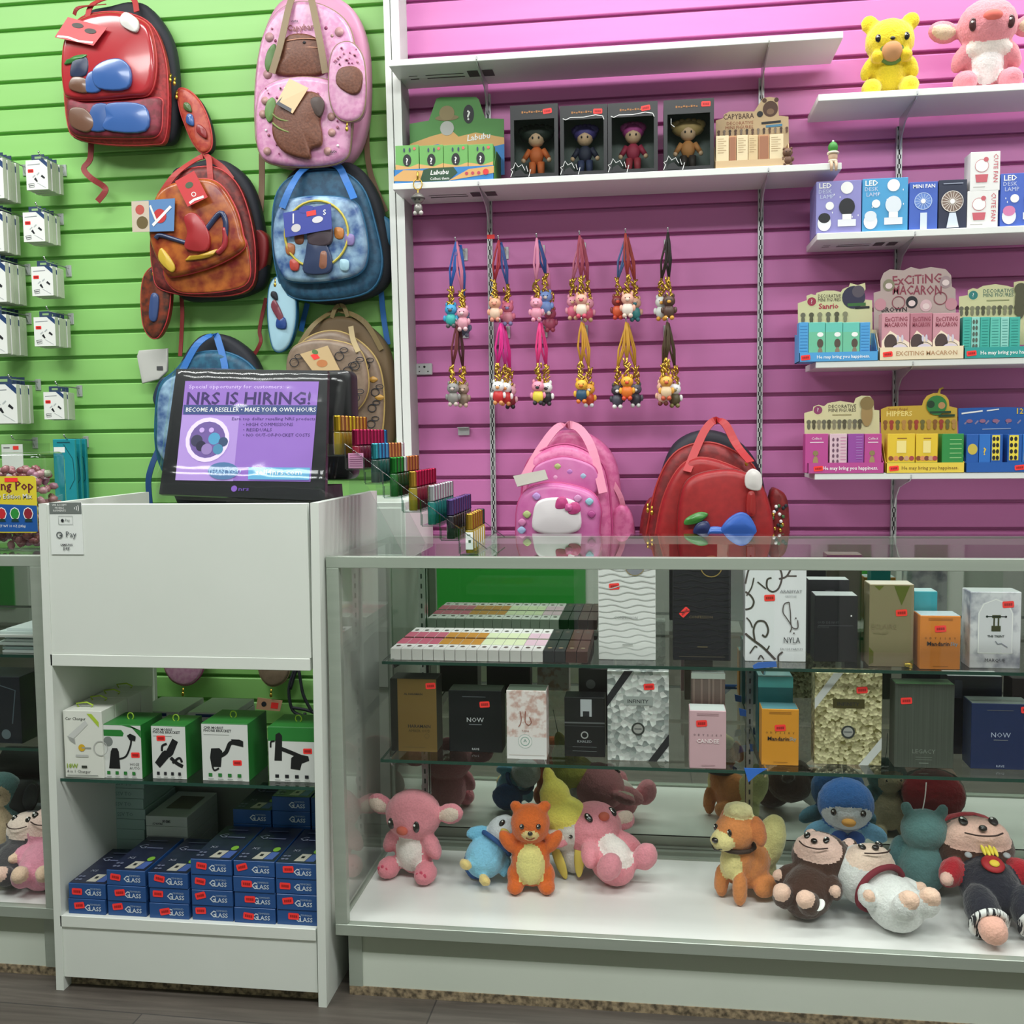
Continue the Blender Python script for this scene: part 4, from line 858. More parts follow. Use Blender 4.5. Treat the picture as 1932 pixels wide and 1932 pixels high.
PIPE = c('#c23a3e', .4)
# --- red and blue bag, top of the green wall
r = bag(215, 270, -.08, 'backpack', 'glossy red, blue and black backpack hanging highest on the green wall')
m = M(); o = slab(m, [(150, 262), (290, 270), (328, 250), (330, 150), (318, 70), (280, 12), (245, 0), (205, 8), (160, 20), (138, 60), (126, 150), (132, 240)], -.012, -.07, .018, NB)
m.build('back_panel', r); m = M(); o = slab(m, [(140, 258), (200, 270), (280, 270), (308, 255), (312, 150), (300, 80), (272, 35), (215, 18), (150, 28), (122, 70), (115, 140), (122, 230)], -.06, -.115, .02, RED)
piping(m, [(a, b) for a, b in o], -.10, .0022, PIPE); m.build('main_compartment', r)
m = M(); o = slab(m, [(126, 182), (160, 186), (240, 180), (278, 172), (290, 120), (282, 60), (262, 34), (210, 20), (150, 32), (120, 66), (112, 120), (116, 170)], -.105, -.145, .014, RGL, .006)
piping(m, o, -.128, .003, PIPE)
spot(m, o, -.147, [(132, 168), (165, 176), (164, 150), (138, 146)], BRN); spot(m, o, -.149, [(188, 168), (242, 168), (248, 132), (228, 112), (195, 118), (176, 138)], BLUE, .010)
spot(m, o, -.147, [(160, 172), (190, 172), (192, 138), (168, 138)], BLUE, .006); spot(m, o, -.149, [(232, 50), (258, 62), (262, 40), (240, 24), (228, 34)], c('#d9d6d2', .3), .008); spot(m, o, -.147, [(134, 144), (164, 142), (166, 110), (142, 108)], c('#2c3550', .3))
spot(m, o, -.147, [(122, 122), (150, 116), (166, 104), (142, 106)], c('#3f7a3c', .3)); m.build('upper_pocket', r)
m = M(); o = slab(m, [(130, 246), (160, 256), (260, 258), (296, 250), (302, 205), (296, 182), (240, 188), (160, 192), (126, 186), (125, 225)], -.105, -.135, .012, fabric('#6c1e2a', '#84283a', 60), .004)
piping(m, o, -.12, .003, PIPE); spot(m, o, -.137, [(200, 246), (276, 248), (274, 200), (206, 196), (202, 220)], BLUE, .008); spot(m, o, -.137, [(136, 238), (166, 250), (180, 232), (162, 206), (134, 206)], BRN, .007); spot(m, o, -.136, [(168, 244), (204, 244), (206, 200), (176, 200)], c('#33558f', .3), .006); m.build('lower_pocket', r)
m = M(); webbing(m, [(165, 32), (175, 8), (215, -6), (250, -4), (258, 22)], [-.115, -.10, -.08, -.08, -.10], .016, c('#b0383a', .5)); webbing(m, [(140, 28), (150, 14), (200, 8)], [-.11, -.115, -.10], .010, c('#9c3234', .5)); m.build('carry_handle', r)
m = M(); webbing(m, [(172, 262), (170, 300), (158, 318), (172, 336), (196, 352), (198, 362), (184, 380)], [-.05, -.05, -.055, -.06, -.05, -.05, -.05], .017, c('#8c2f2e', .6), [(1, 0, 0), (1, 0, 0), (1, .2, .2), (.5, .2, .8), (.7, .2, .7), (1, 0, .2), (1, 0, .3)] and (1, .1, .25)); m.build('shoulder_strap', r)
m = M()
for a, b in ((304, 118), (322, 140), (330, 146)): pzip(m, a, b, -.09)
m.build('zip_pulls', r)
swingtag(r, [(103, 70), (176, 86), (202, 52), (128, 32)], [-.16, -.165, -.16, -.155], c('#c23038', .4), lambda f: (f.disc(.35, .72, .018, c('#3c3430', .5), .008), f.disc(.72, .60, .018, c('#3c3430', .5), .008), f.line([(.05, .06), (.3, .12), (.6, .05), (.95, .12)], .006, WHT)))
def pouch(pts, yb, yf, mat, side, label, loc, deco=None, pipe=None, gp='hanging pencil pouches'):
    p = at(*loc, Y=yf); rr_ = thing('pencil_pouch', (p.x, yf, p.z), label, 'pencil case', gp)
    m = M(); slab(m, pts, yb, yf+.012, .012, side); m.build('gusset', rr_); m = M(); o = slab(m, pts, yf+.016, yf, .009, mat, .004); piping(m, o, yf+.007, .0022, pipe or PIPE)
    if deco: deco(m, yf-.004)
    m.build('front', rr_); m = M(); pzip(m, pts[0][0], pts[0][1]+4, yf+.004); m.build('zip_pull', rr_); return rr_
pouch([(334, 168), (352, 168), (374, 188), (390, 220), (398, 255), (396, 280), (380, 288), (362, 268), (346, 232), (336, 200)], -.02, -.075, fabric('#a8382c', '#b85038', 70, .4), NB, 'dark red long pencil pouch hanging beside the topmost red bag', (366, 288),
      lambda m, y: (spot(m, None, y, [(352, 232), (366, 238), (364, 218), (354, 216)], BLUE), spot(m, None, y, [(372, 250), (390, 262), (388, 244), (374, 234)], c('#8c2a2c', .3)), spot(m, None, y, [(348, 206), (362, 212), (358, 196), (348, 194)], c('#4f6a3c', .3))))
# --- pink animal print bag
KH = c('#8d7a5f', .6); PK = fabric('#cf8bb4', '#dba1c2', 70, .3); PKS = c('#cf8fb0', .45); CAPY = noisy('brown_plush_print', '#5d3424', '#7a4a36', (160, 160, 160), .5, 0, .2)
r = bag(575, 318, -.07, 'backpack', 'tall pink backpack with brown capybara prints, top of green wall')
m = M(); slab(m, [(510, 305), (600, 318), (660, 300), (690, 230), (694, 120), (682, 50), (655, 5), (600, -20), (540, -10), (505, 30), (480, 120), (478, 240)], -.012, -.075, .02, PKS); m.build('back_panel', r)
m = M(); o = slab(m, [(490, 280), (560, 300), (650, 280), (664, 200), (668, 100), (652, 40), (610, 8), (560, 0), (520, 20), (492, 70), (480, 150), (478, 230)], -.07, -.11, .014, PK, .006); piping(m, o, -.095, .003, KH)
dots(m, -.112, None, .0045, [c('#8c3a62', .4), c('#a9687c', .4), c('#b08a86', .4)], 5, 40, (512, 50, 632, 140)); 
for q, (a, b) in enumerate(((508, 70), (632, 110), (505, 140), (640, 60))): p = at(a, b, Y=-.113); m.lathe([(.013, 0), (.013, .001)], c('#bb8d92', .4), (p.x, -.113, p.z), 14, (0, -1, 0))
m.build('main_compartment', r)
f = M(); a = at(514, 62, Y=-.1175); e = at(626, 40, Y=-.1175); ff = F(f, (a.x, -.1175, a.z), (e.x-a.x, 0, 0), (0, 0, e.z-a.z)); ff.text('Capybara', .5, .1, .016, c('#8c4a4a', .4), mw=.95, bold=.02); ff.text('cute', .38, 1.2, .008, INK, bold=.01); f.build('printed_name', r)
m = M(); spot(m, None, -.113, [(520, 140), (560, 146), (612, 140), (614, 100), (604, 78), (580, 66), (548, 68), (532, 90), (530, 115)], CAPY, .014, .008); spot(m, None, -.113, [(500, 120), (506, 136), (522, 120), (520, 84), (506, 96)], c('#56793f', .45), .006)
f = M(); a = at(612, 290, Y=-.157); e = at(646, 278, Y=-.157); ff = F(f, (a.x, -.157, a.z), (e.x-a.x, 0, 0), (0, 0, e.z-a.z)); ff.text('cute', .5, .1, .008, INK, bold=.02); f.build('printed_word', r)
for y in (76, 92): p = sp([(541, y+1), (570, y-3), (600, y-2)], -.130); m.tube(bez(p, 3), .0016, c('#c9937a', .4), 5)
p = at(574, 80, Y=-.131); m.ell((p.x, -.131, p.z), (.005, .002, .004), INK, None, 8, 5); m.build('capybara_patch', r)
m = M(); o = slab(m, [(486, 285), (510, 306), (580, 312), (640, 302), (658, 270), (656, 180), (630, 152), (570, 142), (512, 152), (484, 180), (480, 240)], -.10, -.15, .016, PK, .006); piping(m, o, -.132, .0034, KH)
dots(m, -.1545, None, .004, [c('#8c3a62', .4), c('#a9687c', .4), WHT], 8, 36, (492, 165, 645, 295))
for a, b in ((500, 190), (496, 215), (504, 285), (625, 220), (626, 250), (640, 195), (618, 285)): p = at(a, b, Y=-.1545); m.lathe([(.011, 0), (.011, .001)], c('#b58a86', .4), (p.x, -.1545, p.z), 14, (0, -1, 0))
m.build('front_pocket', r)
m = M(); spot(m, None, -.155, [(518, 262), (540, 290), (585, 302), (588, 284), (608, 276), (610, 255), (606, 230), (612, 205), (610, 188), (590, 174), (545, 180), (522, 200), (516, 230)], CAPY, .016, .010)
spot(m, None, -.168, [(586, 206), (604, 222), (613, 200), (606, 184), (588, 186)], c('#463530', .5), .006); spot(m, None, -.155, [(500, 212), (508, 232), (522, 214), (518, 186), (506, 190)], c('#64884a', .45), .006)
m.tube(bez(sp([(514, 215), (530, 226), (566, 232), (572, 240), (560, 252), (530, 244), (514, 232)], -.173), 4), .0028, c('#7d8a4c', .45), 6); m.build('capybara_patch', r)
m = M(); webbing(m, [(513, 138), (530, 80), (546, 10), (556, -10)], [-.135, -.135, -.12, -.11], .019, KH); webbing(m, [(614, 138), (604, 80), (590, 10), (586, -10)], [-.135, -.135, -.12, -.11], .019, KH); m.build('carry_handle', r)
m = M(); webbing(m, [(494, 290), (494, 350), (490, 420)], [-.04, -.03, -.03], .018, c('#7a5f48', .6)); m.build('shoulder_strap', r); m = M(); webbing(m, [(694, 200), (692, 270), (700, 330), (728, 400)], [-.03, -.02, -.02, -.02], .016, c('#7a5f48', .6)); m.build('shoulder_strap', r)
m = M()
for a, b in ((493, 88), (488, 148), (490, 262)): pzip(m, a, b, -.09)
m.build('zip_pulls', r)
swingtag(r, [(520, 196), (552, 214), (582, 166), (546, 148)], [-.182, -.182, -.176, -.172], c('#d9b68c', .4), lambda f: (f.poly([(0, 0), (.9, 0), (.7, .55), (.2, .5)], c('#4a4a52', .5)), f.disc(.35, .3, .009, c('#3f7fc0', .5)), f.rect(.45, .45, .8, .6, STICK), f.disc(.6, .75, .007, c('#8a5a3a', .5))))
pouch([(655, 228), (680, 218), (689, 180), (686, 115), (670, 84), (650, 77), (630, 88), (620, 120), (620, 180), (632, 216)], -.115, -.165, PK, PKS, 'pink pencil pouch with brown animal patch, clipped to the pink bag', (655, 228),
      lambda m, y: (spot(m, None, y, [(636, 160), (662, 178), (680, 172), (684, 140), (668, 126), (640, 132)], CAPY, .008), dots(m, y-.001, None, .003, [c('#8c3a62', .4), c('#a9687c', .4)], 3, 18, (630, 90, 678, 122))), KH)
# --- red bag with orange pattern
r = bag(400, 566, -.08, 'backpack', 'dark red backpack with orange city pattern hanging mid green wall')
ORP = noisy('fiery_print', '#7a1f1c', '#b5652c', (26, 26, 26), .28, 0, 0, 5, .35, .65); RDK = fabric('#5a1c1c', '#7c2a26', 60)
m = M(); slab(m, [(330, 555), (400, 566), (470, 552), (500, 520), (492, 420), (470, 345), (430, 305), (390, 298), (350, 310), (318, 330), (310, 450)], -.012, -.07, .02, NB); m.build('back_panel', r)
m = M(); o = slab(m, [(300, 545), (380, 558), (465, 545), (478, 480), (466, 400), (440, 340), (395, 312), (330, 325), (292, 372), (280, 450), (284, 510)], -.06, -.12, .02, RDK); piping(m, o, -.105, .0024, PIPE)
o = slab(m, [(325, 545), (380, 553), (460, 538), (470, 490), (450, 440), (380, 480), (310, 500)], -.11, -.128, .006, ORP); piping(m, o, -.122, .0024, PIPE); m.build('main_compartment', r)
m = M(); o = slab(m, [(306, 510), (325, 520), (400, 500), (455, 468), (454, 440), (440, 390), (410, 345), (370, 335), (310, 350), (284, 385), (278, 430), (286, 470)], -.118, -.158, .014, ORP, .006); piping(m, o, -.14, .003, PIPE)
blk2 = c('#2c3658', .25, coat=.4)
m.tube(bez(sp([(294, 450), (302, 444), (330, 452), (362, 462)], -.163), 4), [.007]*13, blk2, 8); m.tube(bez(sp([(362, 466), (392, 430), (416, 402), (426, 420), (424, 460)], -.163), 4), [.008]*17, blk2, 8); m.tube(bez(sp([(424, 430), (424, 462), (410, 478)], -.164), 4), .008, c('#9c2c34', .3), 8)
spot(m, None, -.162, [(352, 470), (392, 474), (396, 440), (372, 404), (350, 410), (356, 440)], c('#a02c30', .3), .012); spot(m, None, -.162, [(300, 490), (324, 514), (330, 500), (306, 468)], c('#c9a83c', .3)); spot(m, None, -.162, [(350, 492), (395, 486), (412, 470), (380, 480)], c('#b9922c', .3)); m.build('front_pocket', r)
m = M(); webbing(m, [(300, 372), (330, 330), (372, 300), (392, 296), (396, 322), (398, 350)], [-.13, -.13, -.10, -.10, -.12, -.125], .017, c('#a8322e', .55)); webbing(m, [(392, 296), (420, 316), (438, 338)], [-.09, -.09, -.10], .016, c('#a8322e', .55)); m.build('carry_handle', r)
m = M(); webbing(m, [(342, 556), (344, 590), (342, 640), (340, 672)], [-.05, -.05, -.045, -.05], .012, c('#8c2f2e', .6)); m.build('shoulder_strap', r); m = M(); webbing(m, [(502, 562), (490, 620), (492, 645), (478, 672)], [-.03, -.03, -.04, -.03], .011, c('#8c2f2e', .6)); m.build('shoulder_strap', r)
m = M(); o = slab(m, [(478, 520), (500, 500), (504, 450), (486, 430), (474, 440)], -.02, -.07, .012, c('#8c2428', .45)); m.build('side_pocket', r)
m = M()
for a, b in ((468, 424), (291, 475)): pzip(m, a, b, -.10)
m.build('zip_pulls', r)
swingtag(r, [(250, 438), (328, 436), (330, 374), (248, 380)], [-.165, -.172, -.172, -.165], c('#5f86b8', .4), lambda f: (f.rect(0, 0, .42, 1, c('#c9b9a8', .4)), f.disc(.2, .72, .014, c('#b8544c', .4)), f.disc(.25, .3, .018, c('#6a5a3a', .4)), f.disc(.68, .5, .020, c('#c0363a', .4)), f.line([(.5, .2), (.95, .8)], .008, WHT), f.line([(.45, .85), (.6, .3)], .006, c('#e6e4e0', .4))))
swingtag(r, [(354, 390), (392, 372), (366, 322), (330, 342)], [-.182, -.182, -.175, -.175], c('#c22f34', .4), lambda f: (f.disc(.5, .66, .012, c('#44553a', .4), .009), f.line([(.15, .08), (.4, .12), (.85, .08)], .007, WHT), f.ring(.5, .3, .006, .002, WHT)))
pouch([(290, 502), (312, 520), (320, 550), (314, 600), (298, 634), (282, 636), (268, 612), (264, 560), (270, 520)], -.05, -.10, noisy('dark_fiery_print', '#2c2420', '#8c3c24', (40, 40, 40), .35, 0, 0, 5, .35, .65), c('#8c2a28', .45), 'dark red oval pencil pouch hanging beside the orange patterned bag', (288, 634), lambda m, y: spot(m, None, y, [(282, 600), (296, 604), (300, 560), (286, 556)], c('#3c5080', .3)))
# --- blue bag with yellow ring
ICE = noisy('icy_blue_print', '#33538c', '#9fc0d8', (24, 24, 24), .35, 0, 0, 5, .35, .65); TB = c('#1f5f86', .45); BS = c('#2b6cb8', .5)
r = bag(620, 575, -.08, 'backpack', 'ice blue backpack with yellow ring print under the pink bag')
m = M(); slab(m, [(560, 560), (640, 572), (710, 550), (735, 510), (728, 440), (712, 370), (680, 318), (640, 300), (590, 302), (540, 330), (520, 400), (525, 500)], -.012, -.075, .02, NB); m.build('back_panel', r)
m = M(); o = slab(m, [(540, 555), (600, 566), (690, 550), (718, 500), (705, 420), (680, 350), (630, 318), (560, 325), (520, 360), (510, 430), (518, 510)], -.065, -.12, .02, fabric('#1f4662', '#2a5876', 50)); piping(m, o, -.105, .003, TB); m.build('main_compartment', r)
m = M(); o = slab(m, [(545, 528), (600, 530), (670, 516), (690, 480), (684, 420), (664, 378), (600, 368), (535, 378), (514, 420), (516, 480), (528, 515)], -.115, -.16, .014, ICE, .006); piping(m, o, -.14, .004, TB)
p = at(597, 435, Y=-.166); q = at(657, 435, Y=-.166); R_ = q.x-p.x; m.tube([(p.x+R_*math.cos(a*PI/16), -.167, p.z-.01+R_*math.sin(a*PI/16)) for a in range(32)], .0035, c('#c9b84a', .35), 6, True)
spot(m, None, -.164, [(575, 515), (620, 516), (628, 490), (610, 450), (585, 450), (578, 480)], c('#303c5c', .3), .010); spot(m, None, -.164, [(584, 460), (624, 462), (628, 430), (612, 412), (588, 412)], c('#4c4048', .4), .014); spot(m, None, -.168, [(600, 506), (618, 506), (618, 476), (604, 474)], c('#8c5c48', .3), .008)
for a, b, h in ((548, 470, '#a8643c'), (640, 440, '#c07a3c'), (556, 500, '#b5463c'), (660, 452, '#8c7ab0'), (565, 450, '#7a4a34'), (650, 500, '#9fc4d4')): spot(m, None, -.164, [(a-8, b-10), (a+8, b-8), (a+7, b+10), (a-7, b+9)], c(h, .35), .005)
m.build('front_pocket', r)
m = M(); webbing(m, [(532, 392), (548, 355), (570, 322), (600, 308), (636, 312), (655, 345), (668, 375)], [-.165, -.16, -.13, -.11, -.11, -.13, -.165], .020, BS); m.build('carry_handle', r)
m = M(); webbing(m, [(580, 572), (572, 605), (568, 625)], [-.03, -.025, -.02], .015, BS); m.build('shoulder_strap', r); m = M(); webbing(m, [(718, 540), (724, 600), (732, 650)], [-.03, -.02, -.02], .016, BS); m.build('shoulder_strap', r)
m = M(); slab(m, [(712, 470), (736, 460), (738, 420), (716, 408)], -.015, -.06, .012, c('#2a6a8c', .45)); m.build('side_pocket', r)
m = M()
for a, b in ((690, 372), (694, 392), (522, 470)): pzip(m, a, b, -.105)
m.build('zip_pulls', r)
swingtag(r, [(538, 448), (626, 432), (624, 384), (534, 402)], [-.184, -.188, -.186, -.182], c('#37439c', .4), lambda f: (f.disc(.5, .98, .022, c('#37439c', .4), .010), f.disc(.25, .3, .014, c('#c9c4c8', .4), .011), f.disc(.72, .48, .016, c('#d8d4dc', .4), .009), f.rect(.5, .68, .7, .88, STICK), f.text('S', .88, .62, .014, WHT, bold=.02), f.line([(.2, .5), (.22, .9)], .004, WHT)))
pouch([(520, 522), (545, 524), (556, 560), (556, 610), (544, 650), (526, 664), (512, 652), (504, 600), (506, 545)], -.05, -.105, c('#a9cfe0', .4), TB, 'pale blue oval pencil pouch hanging below the ice blue bag', (526, 664), lambda m, y: (spot(m, None, y, [(512, 580), (532, 612), (536, 600), (520, 566)], c('#7c3c48', .3)), spot(m, None, y, [(522, 618), (540, 620), (538, 600), (524, 600)], c('#2c4a8c', .3)), spot(m, None, y, [(512, 560), (524, 566), (522, 552), (513, 550)], NB)), TB)
# --- teal bag behind the register, brown bag beside it
r = bag(390, 960, -.08, 'backpack', 'teal and blue backpack half hidden behind the register screen')
m = M(); slab(m, [(330, 950), (420, 960), (490, 930), (500, 760), (480, 680), (440, 640), (400, 628), (365, 640), (330, 700), (310, 800)], -.012, -.075, .02, NB); m.build('back_panel', r)
m = M(); o = slab(m, [(310, 900), (340, 930), (450, 930), (485, 880), (488, 740), (470, 690), (420, 664), (360, 668), (325, 700), (296, 730), (288, 800), (292, 860)], -.065, -.125, .02, fabric('#1c4a66', '#24607c', 50)); piping(m, o, -.108, .004, TB); 
o = slab(m, [(300, 860), (360, 900), (470, 890), (472, 740), (440, 700), (370, 702), (320, 712), (298, 740), (294, 800)], -.12, -.15, .012, ICE, .004); piping(m, o, -.135, .004, TB); m.build('main_compartment', r)
m = M(); webbing(m, [(344, 700), (372, 650), (404, 632), (414, 650), (424, 690), (424, 720)], [-.13, -.12, -.10, -.11, -.13, -.14], .020, BS); m.build('carry_handle', r)
m = M(); webbing(m, [(298, 850), (286, 880), (280, 910), (284, 960)], [-.05, -.06, -.06, -.05], .018, c('#234a80', .5)); m.build('shoulder_strap', r)
m = M(); slab(m, [(296, 770), (308, 740), (316, 712), (300, 716), (286, 750)], -.03, -.09, .01, c('#24344c', .5)); m.build('side_pocket', r)
r = bag(650, 830, -.08, 'backpack', 'brown backpack with thin black ring print below the blue bag')
TPR = noisy('taupe_print', '#7c6858', '#8f7a68', (50, 50, 50), .4); PINE = c('#b59a5c', .4)
m = M(); slab(m, [(580, 850), (660, 870), (730, 850), (744, 780), (738, 690), (720, 640), (680, 605), (640, 595), (600, 605), (565, 640), (550, 740)], -.012, -.075, .02, c('#6c573c', .6)); m.build('back_panel', r)
m = M(); o = slab(m, [(570, 840), (640, 856), (705, 850), (722, 780), (716, 700), (690, 655), (640, 625), (590, 630), (560, 660), (552, 740)], -.065, -.115, .018, TPR); piping(m, o, -.10, .003, PINE)
rnd = random.Random(4)
def ears(m, y, a, b, k):
    p = at(a, b, Y=y); m.tube([(p.x+k*math.cos(t*PI/6), y, p.z+k*.9*math.sin(t*PI/6)) for t in range(12)], .0013, NB, 5, True)
    m.tube([(p.x+k*.9*math.cos(t*PI/6)+k*1.1, y, p.z+k*1.3+k*.5*math.sin(t*PI/6)) for t in range(12)], .0012, NB, 5, True)
for a, b in ((708, 740), (700, 800), (712, 830), (690, 690), (702, 770)): ears(m, -.118, a, b, .012)
for a, b in ((716, 750), (704, 716)): spot(m, None, -.116, [(a-9, b), (a, b+6), (a+9, b), (a, b-6)], c('#b5883c', .4), .003)
m.build('main_compartment', r)
m = M(); o = slab(m, [(545, 770), (600, 800), (665, 776), (690, 740), (688, 690), (668, 654), (610, 640), (560, 648), (540, 672), (538, 720)], -.11, -.15, .014, TPR, .004); piping(m, o, -.13, .003, PINE)
for a, b in ((555, 684), (640, 672), (656, 700), (670, 690), (648, 740), (620, 720), (670, 750)): ears(m, -.156, a, b, .013)
m.build('front_pocket', r)
m = M(); webbing(m, [(560, 660), (590, 615), (625, 590), (650, 588), (690, 610), (720, 660)], [-.10, -.09, -.06, -.06, -.08, -.08], .015, c('#7c6a44', .6)); webbing(m, [(626, 600), (634, 580), (648, 578), (656, 598)], -.07, .012, c('#7c6a44', .6)); webbing(m, [(662, 616), (666, 640), (676, 664)], [-.10, -.125, -.155], .015, c('#a8946c', .6)); m.build('carry_handle', r)
swingtag(r, [(600, 714), (642, 700), (618, 652), (566, 668)], [-.168, -.168, -.162, -.162], c('#c9ac80', .4), lambda f: (f.disc(.55, .45, .015, c('#c07a4a', .4), .012), f.rect(.35, .65, .62, .85, STICK), f.disc(.6, .9, .008, c('#5a7a4a', .4))))
# --- two bags standing behind the glass counter on a low wall cabinet
cab = M(); cab.box(-.635, 1.3, -.36, -.02, 0, .80, WHITE, .002); cab.build('wall_cabinet', label='low white cabinet against the pink wall behind the display case', cat='cabinet')
ZCAB = .80
def stand_on(pts): return pts
r = bag(1080, 1060, -.2, 'backpack', 'pink backpack with a white bow tied front pocket standing behind the counter')
HP = fabric('#c65c90', '#d272a0', 60, .4); HG = noisy('pink_heart_print', '#be5c9a', '#cc78ac', (20, 20, 20), .35); RP = c('#b8447c', .4)
yb0 = -.05
m = M(); slab(m, [(1010, 1120), (1080, 1125), (1160, 1120), (1172, 1000), (1168, 900), (1150, 850), (1110, 818), (1060, 812), (1025, 830), (1000, 880), (990, 1000)], yb0, -.13, .03, HP); m.build('back_panel', r)
m = M(); o = slab(m, [(975, 1115), (1060, 1122), (1150, 1115), (1155, 1010), (1145, 900), (1120, 860), (1070, 838), (1020, 850), (990, 880), (980, 960), (972, 1040)], -.12, -.21, .03, HP); piping(m, o, -.19, .003, RP)
o = slab(m, [(1000, 930), (1060, 940), (1126, 930), (1126, 890), (1105, 872), (1060, 862), (1015, 876), (1002, 900)], -.205, -.222, .008, HG, .004); piping(m, o, -.215, .0025, RP)
for a, b, h in ((1052, 880, '#a8b070'), (1075, 890, '#b070b4'), (1100, 898, '#9ab0c8'), (1048, 900, '#d89cc0')): spot(m, None, -.224, [(a-7, b), (a, b+7), (a+7, b), (a, b-6)], c(h, .4), .002)
m.build('main_compartment', r)
m = M(); o = slab(m, [(978, 1105), (1050, 1112), (1125, 1105), (1130, 1000), (1132, 960), (1112, 928), (1050, 912), (1000, 920), (976, 950), (972, 1010)], -.205, -.27, .02, HG, .008); piping(m, o, -.245, .0035, RP)
for a, b, h in ((994, 970, '#a9b478'), (984, 1000, '#9aaed0'), (1112, 946, '#8fb8c8'), (1116, 970, '#a84484'), (1012, 936, '#b48cc8'), (1090, 940, '#c88ab8'), (985, 985, '#c87aa8')): spot(m, None, -.277, [(a-8, b), (a, b+8), (a+8, b), (a, b-7)], c(h, .4), .002)
spot(m, None, -.277, [(1008, 1000), (1050, 1008), (1092, 1000), (1096, 970), (1084, 945), (1050, 938), (1016, 945), (1006, 970)], c('#d6d0d2', .35), .012, .008)
for a, b in ((1060, 950), (1084, 960)): spot(m, None, -.287, [(a-12, b+8), (a+2, b+10), (a+12, b+2), (a+6, b-12), (a-8, b-10)], c('#b9407c', .3), .008)
spot(m, None, -.294, [(1066, 962), (1078, 964), (1080, 954), (1069, 950)], c('#c25490', .3), .006); m.build('front_pocket', r)
m = M(); webbing(m, [(990, 900), (1018, 850), (1050, 808), (1074, 802), (1096, 812), (1118, 850), (1138, 930)], [-.22, -.19, -.15, -.14, -.15, -.19, -.235], .024, c('#d2809c', .55)); m.build('carry_handle', r)
m = M(); slab(m, [(1150, 1090), (1196, 1080), (1196, 990), (1180, 955), (1160, 960), (1150, 1000)], -.06, -.14, .02, HP); webbing(m, [(1150, 900), (1172, 940), (1178, 980)], [-.12, -.13, -.12], .014, c('#d2809c', .55)); m.build('side_pocket', r)
m = M()
for a, b in ((984, 985), (988, 992), (1150, 925)): pzip(m, a, b, -.16)
m.build('zip_pulls', r)
swingtag(r, [(976, 918), (1034, 904), (1028, 886), (968, 898)], [-.275, -.275, -.268, -.268], c('#b5b0a6', .5), None, .008)
r = bag(1350, 1060, -.2, 'backpack', 'bright red backpack with black back panel standing behind the counter')
RB = noisy('red_quilted', '#8c181b', '#a02022', (60, 60, 60), .45); RK = fabric('#6c1618', '#841e20', 50)
m = M(); slab(m, [(1260, 1120), (1350, 1125), (1440, 1120), (1450, 1000), (1440, 900), (1405, 840), (1350, 812), (1295, 820), (1258, 860), (1238, 960)], yb0, -.12, .03, c('#262430', .6)); m.build('back_panel', r)
m = M(); o = slab(m, [(1215, 1110), (1340, 1122), (1440, 1115), (1450, 1010), (1432, 900), (1400, 860), (1340, 835), (1280, 850), (1245, 900), (1225, 980)], -.11, -.19, .03, RK); piping(m, o, -.17, .003, c('#a8302c', .4))
o = slab(m, [(1235, 1110), (1330, 1120), (1440, 1110), (1448, 1010), (1420, 910), (1370, 875), (1310, 865), (1270, 900), (1242, 980)], -.18, -.235, .02, RB); piping(m, o, -.215, .003, c('#a8302c', .4)); m.build('main_compartment', r)
m = M(); o = slab(m, [(1280, 1105), (1370, 1112), (1450, 1105), (1460, 1000), (1440, 920), (1400, 890), (1350, 888), (1300, 905), (1282, 950), (1278, 1030)], -.225, -.28, .02, RB, .008); piping(m, o, -.255, .003, c('#7c1c1c', .4))
spot(m, None, -.288, [(1362, 1006), (1424, 1008), (1416, 976), (1396, 966), (1370, 982)], c('#3560b4', .3), .014); spot(m, None, -.288, [(1334, 1008), (1366, 1010), (1366, 996), (1340, 994)], c('#3a66b8', .3), .010); spot(m, None, -.288, [(1408, 920), (1434, 924), (1436, 896), (1420, 884), (1406, 896)], c('#d4ceca', .3), .012)
spot(m, None, -.288, [(1292, 990), (1318, 986), (1336, 970), (1318, 966), (1294, 978)], c('#3c7c34', .3), .010); spot(m, None, -.288, [(1308, 1006), (1338, 1006), (1336, 984), (1316, 986)], c('#26305c', .3), .010); spot(m, None, -.288, [(1408, 968), (1424, 972), (1424, 930), (1410, 930)], c('#96201f', .4), .012); m.build('front_pocket', r)
m = M(); webbing(m, [(1296, 890), (1312, 850), (1330, 812), (1348, 794), (1368, 800), (1390, 840), (1416, 872)], [-.245, -.20, -.16, -.14, -.15, -.19, -.25], .022, c('#a82024', .5)); m.build('carry_handle', r)
m = M(); slab(m, [(1208, 1090), (1232, 1095), (1240, 980), (1232, 940), (1214, 960), (1206, 1010)], -.08, -.16, .02, RK); m.build('side_pocket', r); m = M(); slab(m, [(1452, 1090), (1488, 1085), (1490, 960), (1474, 926), (1454, 940)], -.08, -.17, .02, RK)
rnd = random.Random(9)
for k in range(16):
    p = at(rnd.uniform(1458, 1486), rnd.uniform(950, 1005), Y=-.175); m.ell((p.x, -.172, p.z), (.005, .003, .005), (WHT, GOLD, c('#3c6a3c', .4), NB)[k % 4], None, 6, 5)
m.build('side_pocket', r)
m = M()
for a, b in ((1222, 950), (1230, 955), (1408, 862)): pzip(m, a, b, -.2)
m.build('zip_pulls', r)
